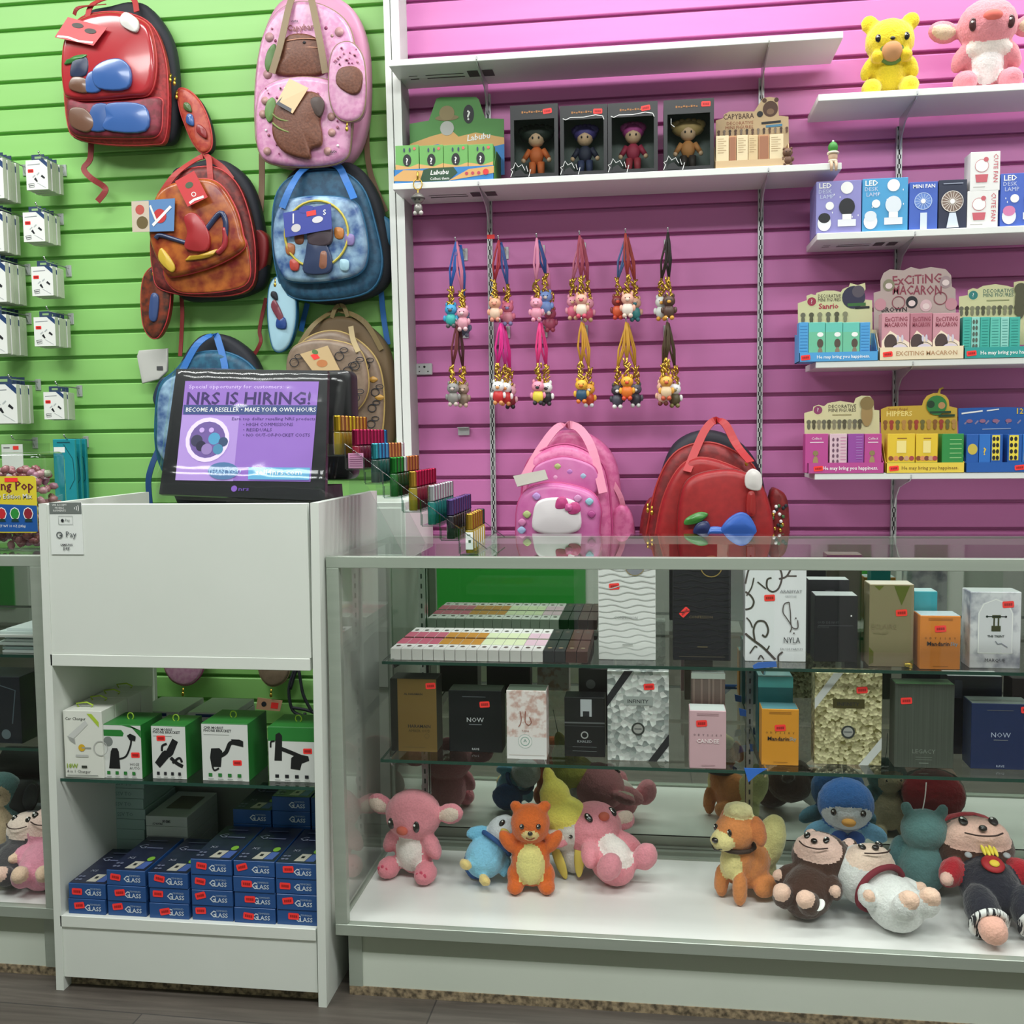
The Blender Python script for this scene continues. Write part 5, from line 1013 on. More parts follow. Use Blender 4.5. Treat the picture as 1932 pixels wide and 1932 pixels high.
# pouches seen low on the wall through the open stand
pouch([(346, 1294), (368, 1286), (382, 1262), (380, 1225), (345, 1205), (312, 1225), (308, 1258), (322, 1284)], -.02, -.06, PK, PKS, 'round pink pencil pouch seen through the open back of the stand', (346, 1294), None, c('#a8487c', .4))
pouch([(512, 1296), (536, 1286), (546, 1262), (540, 1230), (515, 1215), (492, 1230), (486, 1260), (494, 1284)], -.02, -.06, TPR, c('#6c573c', .6), 'round brown pencil pouch seen through the open back of the stand', (512, 1296), None, KH)
m = M(); a = at(484, 1342, Y=-.05); q = [at(*k_, Y=-.05) for k_ in ((483, 1338), (528, 1342), (533, 1322), (486, 1316))]; m.prism([(p.x, p.z) for p in q], (0, -.05, 0), (1, 0, 0), (0, 0, 1), (0, -1, 0), .0015, c('#c99a7c', .4)); f = F(m, q[0]-Vector((0, 0, 0)), q[1]-q[0], q[3]-q[0]); f.rect(.6, .2, .9, .7, STICK); f.disc(.3, .5, .008, NB); m.build('swing_tag_card', label='small orange printed tag on the wall behind the stand', cat='tag')
m = M()
for pts in (((556, 1262), (545, 1300), (552, 1340), (575, 1352)), ((548, 1300), (562, 1262), (572, 1310), (590, 1345)), ((552, 1335), (580, 1340), (600, 1348)), ((575, 1345), (578, 1372))): m.tube(bez(sp(pts, -.06), 5), .005, NB, 7)
m.build('black_cord', label='black looped cord hanging behind the stand shelf', cat='cord')
# ---------------------------------------------------------------- register with customer screen
BLKP = c('#17191d', .32); BLKM = c('#101114', .5)
cs = [at(*q, Y=y) for q, y in zip(((300, 932), (613, 945), (618, 699), (333, 696)), (-.80, -.80, -.73, -.73))]   # screen front, leaning back
U = cs[1]-cs[0]; V = cs[3]-cs[0]; N = U.cross(V).normalized(); d_ = (cs[2]-CAM); cs[2] = CAM+d_*((cs[0]-CAM).dot(N)/d_.dot(N))
r = thing('register_screen', ((cs[0].x+cs[1].x)/2, -.70, .752), 'black register terminal with purple hiring advert on its customer screen', 'register terminal')
m = M(); m.add([*cs, *[p-N*.018 for p in cs]], [(0, 1, 2, 3), (7, 6, 5, 4)]+[(i, i+4, (i+1) % 4+4, (i+1) % 4) for i in range(4)], BLKP)
m.build('bezel', r)
m = M(); f = F(m, cs[0], U, V, .0008)
SC = lambda h: c(h, .3, em=.42)
PUR, DPU, LAV, SLT = SC('#8a66b4'), SC('#3a2a5c'), SC('#cdb8e2'), SC('#3d4a78')
def s2(px, py):
    """photo pixel on the screen plane -> u, v"""
    d = FWD+(px-966)/CF*RT-(py-966)/CF*UP; t = (cs[0]-CAM).dot(N)/d.dot(N); q = CAM+t*d-cs[0]
    a, b, e, g, h = U.dot(U), U.dot(V), V.dot(V), q.dot(U), q.dot(V); D = a*e-b*b
    return ((g*e-h*b)/D, (h*a-g*b)/D)
def sq(mat, *pts): f.poly([s2(*p) for p in pts], mat)
def st(txt, x0, y, x1, hpx, mat, bold=0., y1=None, shear=0.):
    a = s2(x0, y); b = s2(x1, y1 or y); h = hpx*U.length/316
    w = (b[0]-a[0]); rot = math.atan2((b[1]-a[1])*f.h, (b[0]-a[0])*f.w); f.text(txt, a[0], a[1], h, mat, 'l', None, bold, rot, sx=w*f.w/(textgeo(txt, bold, shear)[2]*h), shear=shear)
sq(PUR, (331, 906), (586, 909), (602, 720), (350, 719)); sq(SC('#a487c6'), (331, 906), (440, 908), (452, 785), (344, 783))
st('Special opportunity for customers:', 357, 733, 535, 7, LAV); st('NRS IS HIRING!', 352, 763, 586, 23, DPU, .02)
sq(SLT, (346, 782), (597, 783), (599, 765), (347, 764)); st('BECOME A RESELLER • MAKE YOUR OWN HOURS', 351, 777, 596, 8, WHT, .01, 777)
st('Earn top dollar reselling NRS products', 438, 793, 595, 5.5, DPU)
for t_, x_, y_ in (('• HIGH COMMISSIONS', 459, 804), ('• RESIDUALS', 459, 814), ('• NO OUT-OF-POCKET COSTS', 459, 824)): st(t_, x_, y_, x_+(94 if 'HIGH' in t_ else 54 if 'RES' in t_ else 126), 6, DPU)
uu = s2(392, 830); f.disc(uu[0], uu[1], .052, SC('#d8c8ea')); f.disc(uu[0], uu[1], .0425, SC('#6a5590'))
for x_, y_, q_, h_ in ((372, 832, .014, '#3c3a52'), (405, 828, .014, '#4f8fb4'), (422, 834, .011, '#3a4a68'), (380, 842, .012, '#2e2c40'), (412, 848, .012, '#4a7f9e'), (391, 848, .013, '#8a74a8')): uu = s2(x_, y_); f.disc(uu[0], uu[1], q_, SC(h_))
for x_, y_ in ((382, 812), (400, 812)): uu = s2(x_, y_); f.disc(uu[0], uu[1], .006, SC('#b79ad2'))
uu = s2(422, 889); f.disc(uu[0], uu[1], .036, SC('#4f6f98'), .020); st('THAN YOU', 392, 894, 455, 7, SC('#9fc0dc'), .01)
sq(SC('#5f9fc4'), (469, 905), (584, 906), (586, 883), (470, 882)); st('sell4nrs.com', 483, 896, 570, 9, WHT, .01)
m.build('screen', r, label='purple customer screen with hiring advert')
m = M(); f = F(m, cs[0], U, V, .001); uu = s2(442, 922); f.disc(uu[0], uu[1], .007, c('#8a5cc4', .4)); st('nrs', 450, 926, 470, 7, c('#6a48a8', .4), .02); m.build('badge', r)
m = M(); a = at(410, 945, Y=-.73); e = at(612, 945, Y=-.73); m.prism([(a.x, .752), (e.x+.01, .752), (e.x-.01, a.z+.03), (a.x+.03, a.z+.03)], (0, -.74, 0), (1, 0, 0), (0, 0, 1), (0, -1, 0), .18, BLKM); m.build('stand_base', r)
a = at(616, 905, Y=-.62); e = at(663, 698, Y=-.62); m = M(); o = rr(e.x-a.x+.08, e.z-a.z, .018, 4, (a.x+e.x)/2-.04, (a.z+e.z)/2); m.puff([(x, z) for x, z in o], (0, -.56, 0), (1, 0, 0), (0, 0, 1), (0, -1, 0), .07, .012, BLKM); m.build('rear_screen', r)
# loose clear film over the customer screen
WRAP = glassmat('clear_film', '#f8f9f9', 1.0, 1.42, .12)
m = M(); rnd = random.Random(3); nx, ny = 26, 20; vs = []
for j in range(ny+1):
    for i in range(nx+1):
        u, v = -.035+1.075*i/nx, -.03+1.055*j/ny; edge = min(u+.035, 1.04-u, v+.03, 1.025-v)
        k = .010+.004*noise.noise(Vector((u*9, v*14, 1)))+.003*noise.noise(Vector((u*30, v*22, 5))); k = k if edge > .05 else k-.022*(1-edge/.05)
        q = v-.135; k += .012*math.exp(-(q/.05)**2)
        vs.append(cs[0]+U*u+V*v+N*k)
m.add(vs, [(j*(nx+1)+i, j*(nx+1)+i+1, (j+1)*(nx+1)+i+1, (j+1)*(nx+1)+i) for j in range(ny) for i in range(nx)], WRAP, True); m.build('film_wrap', r, label='crinkled clear film wrapped over the screen')
# payment sticker on the stand
a = at(97, 1046, Y=SYF-.0006); e = at(153, 948, Y=SYF-.0006); m = M(); m.box(a.x, e.x, SYF-.0002, SYF+.0019, a.z, e.z, c('#e2e6e2', .4)); f = F(m, (a.x, SYF-.0002, a.z), (e.x-a.x, 0, 0), (0, 0, e.z-a.z))
dg = c('#6f7572', .5); f.rect(0, .78, 1, 1, dg)
for k, t_ in enumerate(('WE ACCEPT', 'MOBILE', 'PAYMENTS')): f.text(t_, .32, .935-k*.055, .0042, WHT, mw=.5)
for k in range(3): f.line([(.78+.05*k+.03*math.cos(t*.35)*(k+1)*.4, .89+.022*(k+1)*math.sin(t*.35)) for t in range(-3, 4)], .0016, WHT)
f.line([(.28, .58), (.72, .58), (.72, .74), (.28, .74), (.28, .58)], .0008, dg); f.disc(.40, .655, .0034, INK); f.text('Pay', .56, .64, .0056, dg); f.ring(.29, .375, .0062, .0020, c('#4f5557', .5)); f.rect(.29, .36, .37, .385, c('#4f5557', .5)); f.text('Pay', .66, .335, .0125, c('#4a5052', .5)); f.text('SAMSUNG', .5, .17, .0042, INK, mw=.55, bold=.02); f.text('pay', .5, .10, .0075, INK, bold=.01)
m.build('payment_sticker', label='white mobile payment sticker on the front of the checkout stand', cat='sticker')
# ---------------------------------------------------------------- acrylic stair rack of roll-on bottles
ACR = glassmat('clear_acrylic', '#f6f9f8', 1.0, 1.49); AED = glassmat('acrylic_edge', '#c9d4d2', 1.6, 1.6, .05)
TN = 8; p1 = at(868, 1047, Z=ZT); p8 = at(618, 861, Y=p1.y); YO_ = p1.y; dx = (p1.x-p8.x)/7; dz = (p8.z-p1.z)/7; tw = at(902, 1047, Y=YO_).x-p1.x; RD = .255
r = thing('bottle_rack', ((p1.x+p8.x)/2, YO_+RD/2, ZT), 'clear acrylic stair rack holding rows of roll-on perfume bottles', 'display rack')
m = M(); pts = []
for side in (YO_, YO_+RD-.003):
    m = M()
    for k in range(TN):
        x0 = p1.x-dx*k; z0 = p1.z+dz*k if k else ZT; zb = z0
        m.box(x0, x0+tw, side, side+.0025, zb, zb+.026, ACR)
        for q in (x0, x0+tw-.0012): m.box(q, q+.0012, side-.0004, side+.0029, zb, zb+.026, AED)
        m.box(x0, x0+tw, side-.0004, side+.0029, zb, zb+.0012, AED)
    m.build('side_panel', r)
m = M()
for k in range(TN):
    x0 = p1.x-dx*k; z0 = p1.z+dz*k if k else ZT; m.box(x0, x0+tw, YO_+.003, YO_+RD-.003, z0, z0+.0025, ACR); m.box(x0+tw, x0+tw+.002, YO_, YO_+RD, z0, z0+.026, ACR)
    if k:
        m.box(x0+tw-.0008, x0+tw+.0018, YO_-.0003, YO_, z0-dz+.0025, z0+.026, AED)
m.build('steps', r); m = M()
a = Vector((p1.x+tw+.02, YO_-.001, p1.z+.012)); e = Vector((p8.x+tw, YO_-.001, p8.z+.026)); m.tube([a, e], .0013, AED, 5); m.tube([a+Vector((0, RD, 0)), e+Vector((0, RD, 0))], .0013, AED, 5); m.build('edge_strips', r)
xa, xb = p8.x+.035, p1.x-.01
for y in (YO_+.02, YO_+RD-.02):
    m = M(); m.prism([(xa, ZT), (xa+.03, ZT), (xa+.12, ZT+.0), (p8.x+.08, p8.z-dz*2.2), (p8.x+.04, p8.z-dz*1.1)], (0, y, 0), (1, 0, 0), (0, 0, 1), (0, -1, 0), .002, ACR); m.build('support_leg', r)
ROWS = [('gold', '#b8923a', '#a8902c', ['#b8923a']*5+['#3a5a50']*1), ('violet', '#5a4a80', '#14141c', ['#5a4a80']*8), ('silver', '#b8bcc0', '#14605c', ['#b8bcc0']*8), ('red', '#8c1c38', '#6c1428', ['#b08a38']+['#a01c40']*7), ('green', '#2c7a34', '#123c1c', ['#2c7a34', '#2c7a34', '#2f8038', '#b8c4bc']+['#a8683c']*4), ('turquoise', '#3c9aa8', '#1c4c48', ['#3c9aa8', '#3c8cb8', '#3a80b4', '#4c90c0']+['#b87848']*4+['#d8d8d8']), ('crimson', '#98204c', '#5c1024', ['#a02850']*8+['#2c6c9c']), ('yellow gold', '#a8882c', '#7a641c', ['#b0902c', '#a87848', '#b0803c', '#b0902c', '#b0902c', '#a87838', '#a87838', '#a87030'])]
LIQ = ['#8c7a1c', '#15131d', '#176a64', '#8a7a20', '#1f5a28', '#274038', '#7a1028', '#857018']
for k, (nm, cap, body, caps) in enumerate(ROWS):
    x = p1.x-dx*k+tw/2; z = (p1.z+dz*k if k else ZT)+.003; rad = .0094; n_ = len(caps)
    for j, cc in enumerate(caps):
        y = YO_+.014+j*.028; root = thing('rollon_bottle', (x, y, z), 'roll-on bottle with %s cap, %s in the %s row of the acrylic rack' % (nm if cc == cap else 'odd coloured', ('front one', 'second one', 'third one', 'fourth one', 'fifth one', 'sixth one', 'seventh one', 'eighth one', 'ninth one')[j], ('lowest', 'second', 'third', 'fourth', 'fifth', 'sixth', 'seventh', 'highest')[k]), 'perfume bottle', 'roll-on bottles on the acrylic rack')
        bm = c(LIQ[k] if j == 0 else body, .12, coat=.6); m = M(); m.lathe([(rad*.9, 0), (rad, .002), (rad, .046), (rad*.8, .05)], bm, (x, y, z), 12)
        if k == 0:
            q = M(); q.box(x-rad*.8, x+rad*.8, y-rad-.0008, y-rad+.004, z+.008, z+.044, WHT); f = F(q, (x-rad*.8, y-rad-.0008, z+.008), (rad*1.6, 0, 0), (0, 0, .036)); f.line([(.2, .85), (.7, .85)], .002, c('#4a6a4a', .5)); f.rect(.4, .4, .75, .55, c('#3c5a40', .5)); q.build('paper_label', root)
        m.build('body', root); m = M(); m.lathe([(rad*1.04, .050), (rad*1.04, .0515), (rad*.98, .053), (rad*.98, .081), (rad*.9, .083), (0, .083)], c(cc, .2, 1.), (x, y, z), 12); m.build('cap', root)
a = at(668, 873, Y=YO_+.03); e = at(706, 838, Y=YO_+.03); m = M(); x7 = p1.x-dx*6; m.box(x7+.004, x7+.037, YO_+.0028, YO_+.0033, p1.z+dz*6+.004, p1.z+dz*6+.036, c('#cf8fb4', .5)); f = F(m, (x7+.004, YO_+.0028, p1.z+dz*6+.004), (.033, 0, 0), (0, 0, .032))
for q in range(6): f.line([(.1, .88-q*.14), (.9, .88-q*.14)], .001, c('#8c4a78', .5))
m.build('pink_label', label='pink printed label slipped in the acrylic rack', cat='label')
# ---------------------------------------------------------------- perfume cartons on the glass shelves
GPF = 'perfume cartons in the glass case'
def perfume(px, yf, dep, zs, mat, label, draw=None, stick=None, name='perfume_box', foil=None, cat='perfume box'):
    x0, x1, z0, z1 = pxbox(*px, yf, zs); m, f = carton(x0, x1, yf, dep, z0, z1, mat, .001)
    if draw: draw(f)
    if foil: m.box(x0+.0015, x1-.0015, yf+.0015, yf+dep-.0015, z1, z1+.0006, foil)
    b = m.build(name, label=label, cat=cat, group=GPF, loc=((x0+x1)/2, yf+dep/2, z0))
    if stick: sticker(b, (x0, yf, z0), (x1-x0, 0, 0), (0, 0, z1-z0), stick[0], stick[1], stick[2] if len(stick) > 2 else .08, .023, .014)
    return b
def yshelf(py, px, z): return at(px, py, Z=z).y
CEL = c('#c9d2cf', .15); gold_ = c('#b89a55', .3, .6)
def lines(f, u0, u1, vs, w, mat):
    for v in vs: f.line([(u0, v), (u1, v)], w, mat)
# upper glass shelf
def wave(mat):
    def d(f):
        for k in range(15):
            v = .06+k*.062; f.line([(u/16, v+.012*math.sin(u*.9+k*1.3)+.006*math.sin(u*.4+k)) for u in range(17)], .0022, mat)
    return d
def dw(f):
    wave(c('#c3c5c3', .4))(f); f.disc(.64, 1-.04, .022, gold_); f.disc(.64, .96, .0205, c('#9a9aa6', .2, .4)); f.text('CONFESSION', .48, .42, .006, c('#8a8c8a', .4), mw=.5); lines(f, .42, .6, (.16,), .002, c('#a5a7a5', .4))
perfume((1129, 1060, 1237, 1245), yshelf(1245, 1183, SH1), .055, SH1, c('#e4e5e3', .4), 'tall white perfume box embossed with waves, beside the small vial boxes', dw, (.28, .75))
def dk(f):
    wave(c('#101115', .3))(f); f.ring(.66, .955, .023, .0022, gold_); f.text('CONFESSION', .48, .43, .006, c('#6a5c40', .4), mw=.46); lines(f, .1, .9, (.04,), .0012, c('#5a5040', .4)); lines(f, .42, .6, (.14,), .002, c('#6a5c40', .4))
perfume((1270, 1060, 1379, 1246), yshelf(1246, 1324, SH1), .055, SH1, c('#191a1f', .55, spec=.2), 'tall black perfume box with thin gold ring, top glass shelf', dk, (.20, .49, .8))
BR = c('#4a3f3c', .4)
def dny(f):
    def vine(pts, w=.004): f.line([(p.x, p.y) for p in bez([Vector((a, b, 0)) for a, b in pts], 6)], w, BR)
    vine([(.0, .78), (.08, .95), (.3, 1.0), (.52, .96), (.60, .86), (.55, .74), (.45, .70), (.36, .74), (.36, .82), (.43, .84)]); vine([(.55, .83), (.68, .86), (.78, .98)]); vine([(.68, .86), (.84, .86)], .003); vine([(.0, .7), (.09, .66), (.14, .6), (.1, .54), (.0, .52)]); vine([(.02, .66), (.1, .74), (.14, .84)], .003); vine([(.2, .8), (.34, .73)], .003)
    vine([(.0, .28), (.12, .22), (.3, .14), (.5, .02)], .005); vine([(.16, .21), (.14, .32), (.2, .40), (.32, .40), (.38, .32), (.34, .25), (.28, .27)]); vine([(.02, .44), (.08, .40), (.12, .34)], .003); vine([(.3, .14), (.36, .12), (.4, .16)], .003); vine([(.08, .08), (.16, .15), (.2, .14)], .003); vine([(.22, .02), (.26, .06), (.31, .02)], .003); vine([(.55, .0), (.55, .06), (.62, .1)], .004)
    f.text('ARABIYAT', .75, .69, .007, c('#77777c', .4), mw=.36); f.text('PRESTIGE', .75, .65, .004, c('#9a9aa0', .4)); vine([(.72, .60), (.64, .58), (.62, .5), (.68, .44), (.76, .36), (.74, .30)], .0022); vine([(.72, .60), (.74, .5), (.76, .36), (.86, .34), (.86, .42)], .0022); f.disc(.83, .44, .0018, BR); f.disc(.80, .29, .0018, BR)
    f.text('NYLA', .77, .19, .013, INK, sx=.75); f.text('EAU DE PARFUM', .76, .12, .0045, c('#77777c', .4), mw=.36)
perfume((1406, 1060, 1521, 1248), yshelf(1248, 1463, SH1), .05, SH1, c('#e6e7ea', .35), 'white perfume box printed with dark curling vines, top glass shelf', dny, (.40, .64, .05))
y5 = yshelf(1249, 1578, SH1)
perfume((1524, 1094, 1602, 1200), y5+.085, .05, SH1, c('#17181c', .5, spec=.2), 'black perfume box standing behind another black box, top shelf', lambda f: f.rect(.42, .62, .64, .86, c('#55585a', .3)), foil=CEL)
def dbl(f): f.text('OUD DE NUIT', .32, .58, .005, c('#4a4c50', .4)); lines(f, .08, .9, (.55,), .0008, c('#5c5e62', .4)); f.text('INTENSE', .2, .51, .0045, c('#3c3e42', .4)); f.disc(.85, .70, .0018, WHT)
perfume((1537, 1124, 1618, 1249), y5, .06, SH1, c('#131418', .42, spec=.3), 'glossy black perfume box at front of top shelf, thin line across', dbl, foil=CEL)
GLD = c('#a8977a', .25, .55)
def dec(f):
    f.poly([(.1, .985), (.32, .985), (.22, .93)], c('#7a7a3a', .2, .5)); f.poly([(.55, .985), (.9, .985), (.72, .75)], c('#72743a', .2, .5)); f.poly([(0, .02), (0, .24), (.1, .18), (.1, .05)], c('#7c7a3e', .2, .5)); f.poly([(.78, 0), (1, 0), (1, .10)], c('#7c7a3e', .2, .5))
    f.text('ECLAIRE', .33, .46, .0105, c('#84765c', .4), mw=.56); f.line([(.1, .41), (.4, .405)], .002, c('#84765c', .4)); f.line([(.25, .42), (.27, .4), (.42, .42)], .0012, c('#84765c', .4))
b = perfume((1640, 1103, 1724, 1258), yshelf(1258, 1682, SH1), .06, SH1, GLD, 'champagne gold perfume box with embossed leaf corners, top shelf', dec, (.72, .66), foil=c('#e8e2d0', .15))
p = at(1713, 1258, Y=yshelf(1258, 1682, SH1)-.002); m = M(); m.ell((p.x, p.y-.004, SH1+.006), (.009, .004, .005), c('#c9b04a', .2, .8)); m.lathe([(.004, 0), (.002, .006)], c('#c9b04a', .2, .8), (p.x+.004, p.y-.006, SH1), 8); m.build('gold_seal', b)
def odys(word, wc, top):
    def d(f):
        lines(f, .2, .8, (.945, .92), .0014, top)
        for k, ch in enumerate('ODYSSEY'): f.text(ch, .14+k*.12, .565, .0042, INK)
        f.text(word, .5 if wc != INK else .45, .445, .0085, wc, mw=.82 if wc != INK else .66, bold=.02)
        if wc == INK: f.text('Sky', .84, .45, .0075, c('#5fa8c8', .4), mw=.18)
        lines(f, .32, .7, (.06,), .0012, top)
    return d
yo = yshelf(1263, 1774, SH1)
perfume((1724, 1116, 1768, 1215), yo+.075, .05, SH1, c('#2f94a0', .35), 'turquoise perfume box behind the orange box on top shelf', None, foil=c('#bfe0e0', .15))
perfume((1736, 1162, 1812, 1263), yo, .06, SH1, c('#d8812c', .35), 'bright orange perfume box on the top glass shelf', odys('Mandarin', INK, c('#a8641c', .4)), (.5, .76), foil=c('#c4d4d8', .15))
MARB = noisy('grey_marble_print', '#d9d9de', '#8f8fa0', (26, 26, 26), .3, 0, 0, 8, .46, .66)
def dma(f):
    f.poly([(.15, .2), (.85, .2), (.85, .72), (.76, .85), (.5, .92), (.24, .85), (.15, .72)], c('#d7d7dc', .35)); f.line([(.17, .2), (.83, .2), (.83, .72), (.74, .84), (.5, .905), (.26, .84), (.17, .72), (.17, .2)], .0016, WHT)
    k_ = c('#55503c', .3, .4); f.rect(.43, .66, .60, .70, k_); f.line([(.33, .68), (.70, .68)], .0022, INK); f.disc(.33, .68, .0024, INK); f.disc(.70, .68, .0024, INK); f.rect(.455, .56, .485, .66, k_); f.rect(.54, .56, .57, .66, k_); f.rect(.42, .49, .60, .56, k_); f.text('THE TRENT', .51, .41, .0045, INK, mw=.34, bold=.02); f.line([(.5, .36), (.55, .32), (.62, .33), (.74, .28)], .002, c('#8a8a98', .4)); f.text('MARQUE', .5, .085, .0075, c('#3c3c44', .4), mw=.4)
perfume((1830, 1117, 1926, 1261), yshelf(1261, 1878, SH1), .06, SH1, MARB, 'grey marbled white perfume box with brass tee emblem', dma, (.74, .84), foil=CEL)
# lower glass shelf
def yl(py, px): return yshelf(py, px, SH2)
def dh(f): f.text('AL HARAMAIN', .5, .78, .0045, INK, bold=.02); f.text('HARAMAIN', .62, .33, .0072, INK, mw=.62, bold=.01); f.text('AMBER OUD', .62, .27, .0062, c('#4a3c24', .4), mw=.5); f.ring(.78, .22, .005, .0008, c('#6a5636', .4)); lines(f, .25, .75, (.06,), .0008, c('#6a5636', .4))
y = yl(1418, 790)
b = perfume((737, 1281, 824, 1418), y, .062, SH2, c('#201f1d', .3), 'bronze and black perfume box at the lower shelf end by the glass side', lambda f: f.rect(.16, 0, 1, 1, c('#8a6f42', .3, .5)) and dh(f), (.88, .91))
NW = c('#14161a', .5, spec=.25)
def dnow(col):
    def d(f): f.text('NOW', .5, .49, .0105, col, mw=.34); lines(f, .38, .62, (.45,), .0014, c('#7a7f86', .4)); lines(f, .26, .7, (.90,), .0014, c('#5a5f66', .4)); f.text('RAVE', .5, .035, .005, col, mw=.2)
    return d
perfume((847, 1303, 947, 1419), yl(1419, 897), .055, SH2, NW, 'wide black perfume box with small white lettering beside the blush pink box', dnow(c('#c3c7cb', .4)), (.68, .78), foil=c('#3c463c', .2))
PKP = noisy('blush_lace_print', '#e9e0de', '#c9a59c', (60, 60, 60), .4, 0, 0, 6, .46, .62)
def dy(f):
    f.rect(0, 0, 1, .32, c('#e4e2e2', .4)); f.disc(.46, .26, .0165, c('#e9e6e6', .4)); f.ring(.46, .26, .0155, .001, c('#9fb4ac', .4)); f.ring(.46, .26, .0095, .0016, c('#8fb0a4', .4)); f.line([(.43, .25), (.46, .29), (.49, .25)], .002, c('#6f988a', .4))
    def vv(pts): f.line([(p.x, p.y) for p in bez([Vector((a, b, 0)) for a, b in pts], 5)], .0018, c('#9a5a4c', .4))
    vv([(.34, .70), (.37, .6), (.35, .52), (.3, .47)]); vv([(.48, .70), (.47, .55), (.55, .50), (.62, .54), (.58, .62)]); f.text('YARA', .47, .40, .0045, c('#9a5a4c', .4)); lines(f, .05, .95, (.06,), .0008, c('#b9a9a4', .4))
perfume((956, 1303, 1031, 1432), yl(1432, 993), .055, SH2, PKP, 'blush pink lace patterned perfume box on the lower shelf', dy, foil=c('#6f7f70', .2))
y = yl(1428, 1102)
perfume((1092, 1262, 1146, 1390), y+.09, .05, SH2, c('#131416', .3), 'black perfume box with silver disc, behind the square labelled one', lambda f: f.disc(.42, .80, .011, c('#6c6e70', .3, .5)))
def dq4(f): f.rect(.4, .68, .68, .97, c('#aab0b4', .35)); f.rect(.46, .68, .62, .77, INK); lines(f, 0, 1, (.575,), .0034, c('#7c8084', .3, .6)); lines(f, 0, 1, (.52,), .0012, c('#5c6064', .3, .6)); f.ring(.5, .37, .0072, .0026, c('#c9cdcf', .3, .6)); f.text('KHALED', .5, .24, .006, c('#9aa0a4', .4), mw=.4); lines(f, .2, .8, (.17, .10), .0008, c('#6c7074', .4))
perfume((1065, 1316, 1141, 1430), y, .055, SH2, c('#17181b', .3), 'black perfume box with pale label and silver band', dq4)
def facet(name, a, b, sc, m_):
    t, n, l, p = nodes(name); tc = n.new('ShaderNodeTexCoord'); vo = n.new('ShaderNodeTexVoronoi'); vo.inputs['Scale'].default_value = sc
    cr = n.new('ShaderNodeValToRGB'); cr.color_ramp.elements[0].color = lin(a); cr.color_ramp.elements[1].color = lin(b); cr.color_ramp.elements[0].position = .15; cr.color_ramp.elements[1].position = .8
    bp = n.new('ShaderNodeBump'); bp.inputs['Strength'].default_value = .6; bp.inputs['Distance'].default_value = .004
    l.new(tc.outputs['Object'], vo.inputs['Vector']); l.new(vo.outputs['Color'], cr.inputs[0]); l.new(cr.outputs[0], p.inputs['Base Color']); l.new(vo.outputs['Distance'], bp.inputs['Height']); l.new(bp.outputs[0], p.inputs['Normal'])
    p.inputs['Metallic'].default_value = m_; p.inputs['Roughness'].default_value = .28; return t
SILV = facet('silver_facet_print', '#8d9594', '#dfe3e1', 84, .25); GFAC = facet('gold_facet_print', '#6e6838', '#e2dcae', 135, .25)
def dinf(rib, plate):
    def d(f):
        f.poly([(0, .72), (0, .60), (.42, 1), (.28, 1)], rib); f.poly([(.66, 0), (.80, 0), (1, .18), (1, .31)], rib)
        f.rect(.27, .62, .74, .72, plate); f.text('INFINITY', .5, .645, .008, INK, mw=.4, bold=.01); f.disc(.5, .36, .0145, c('#4c5250', .25, .6)); f.disc(.5, .36, .0105, c('#d8dcda', .2, .7)); f.line([(.44, .36), (.56, .36)], .0024, c('#55585a', .3))
    return d
perfume((1146, 1266, 1262, 1436), yl(1436, 1204), .05, SH2, SILV, 'silver faceted perfume box with black corner ribbon', dinf(INK, c('#aab2b0', .3, .3)), (.68, .83))
y = yl(1450, 1336)
perfume((1304, 1270, 1368, 1400), y+.10, .05, SH2, c('#7a6862', .35), 'taupe striped perfume box behind the pink one', lambda f: [f.rect(q, 0, q+.06, .93, c('#948078', .35)) for q in (.05, .28, .5, .62, .85)] and f.rect(0, .93, 1, 1, c('#c9d4cc', .2)), foil=CEL)
perfume((1301, 1341, 1370, 1450), y, .055, SH2, c('#cfa9b2', .4), 'dusty pink perfume box on the lower shelf', odys('CANDEE', c('#f0dfe2', .4), c('#a8848c', .4)), (.33, .78), foil=CEL)
y = yl(1444, 1472)
perfume((1430, 1277, 1496, 1405), y+.09, .055, SH2, c('#145c62', .35), 'dark teal perfume box behind the lower shelf orange box', lambda f: f.rect(0, .86, 1, 1, c('#4fa0a0', .3)), foil=c('#9fd0cc', .15))
perfume((1437, 1338, 1507, 1444), y, .055, SH2, c('#d38f28', .35), 'amber orange perfume box on the lower shelf beside the upright', odys('Mandarin', INK, c('#9a641c', .4)), (.5, .67), foil=c('#5c8f98', .2))
perfume((1537, 1270, 1664, 1443), yl(1443, 1600), .05, SH2, GFAC, 'gold faceted perfume box with white corner ribbon', dinf(c('#c6cac8', .35), c('#4f4a28', .3, .4)), (.70, .82))
def dgy(f): f.text('LEGACY', .5, .175, .009, c('#7c857c', .4), mw=.5); lines(f, .36, .64, (.13, .10), .0012, c('#727b72', .4)); lines(f, .42, .58, (.06,), .0016, c('#8c958c', .4))
perfume((1688, 1291, 1800, 1449), yl(1449, 1744), .05, SH2, noisy('charcoal_brushed', '#4a5149', '#565d55', (400, 4, 4), .35, .3), 'plain charcoal grey perfume box on the lower shelf', dgy, (.19, .80), foil=c('#4c7a4c', .25))
y = yl(1452, 1890)
perfume((1786, 1276, 1890, 1390), y+.10, .055, SH2, c('#0f1524', .25), 'dark navy perfume box behind the blue one, lower shelf', lambda f: f.rect(.14, .72, .28, .95, c('#333a48', .3)), foil=CEL)
perfume((1908, 1280, 1965, 1400), y+.10, .055, SH2, c('#1c1518', .25), 'black perfume box behind at the photo edge, lower shelf', None)
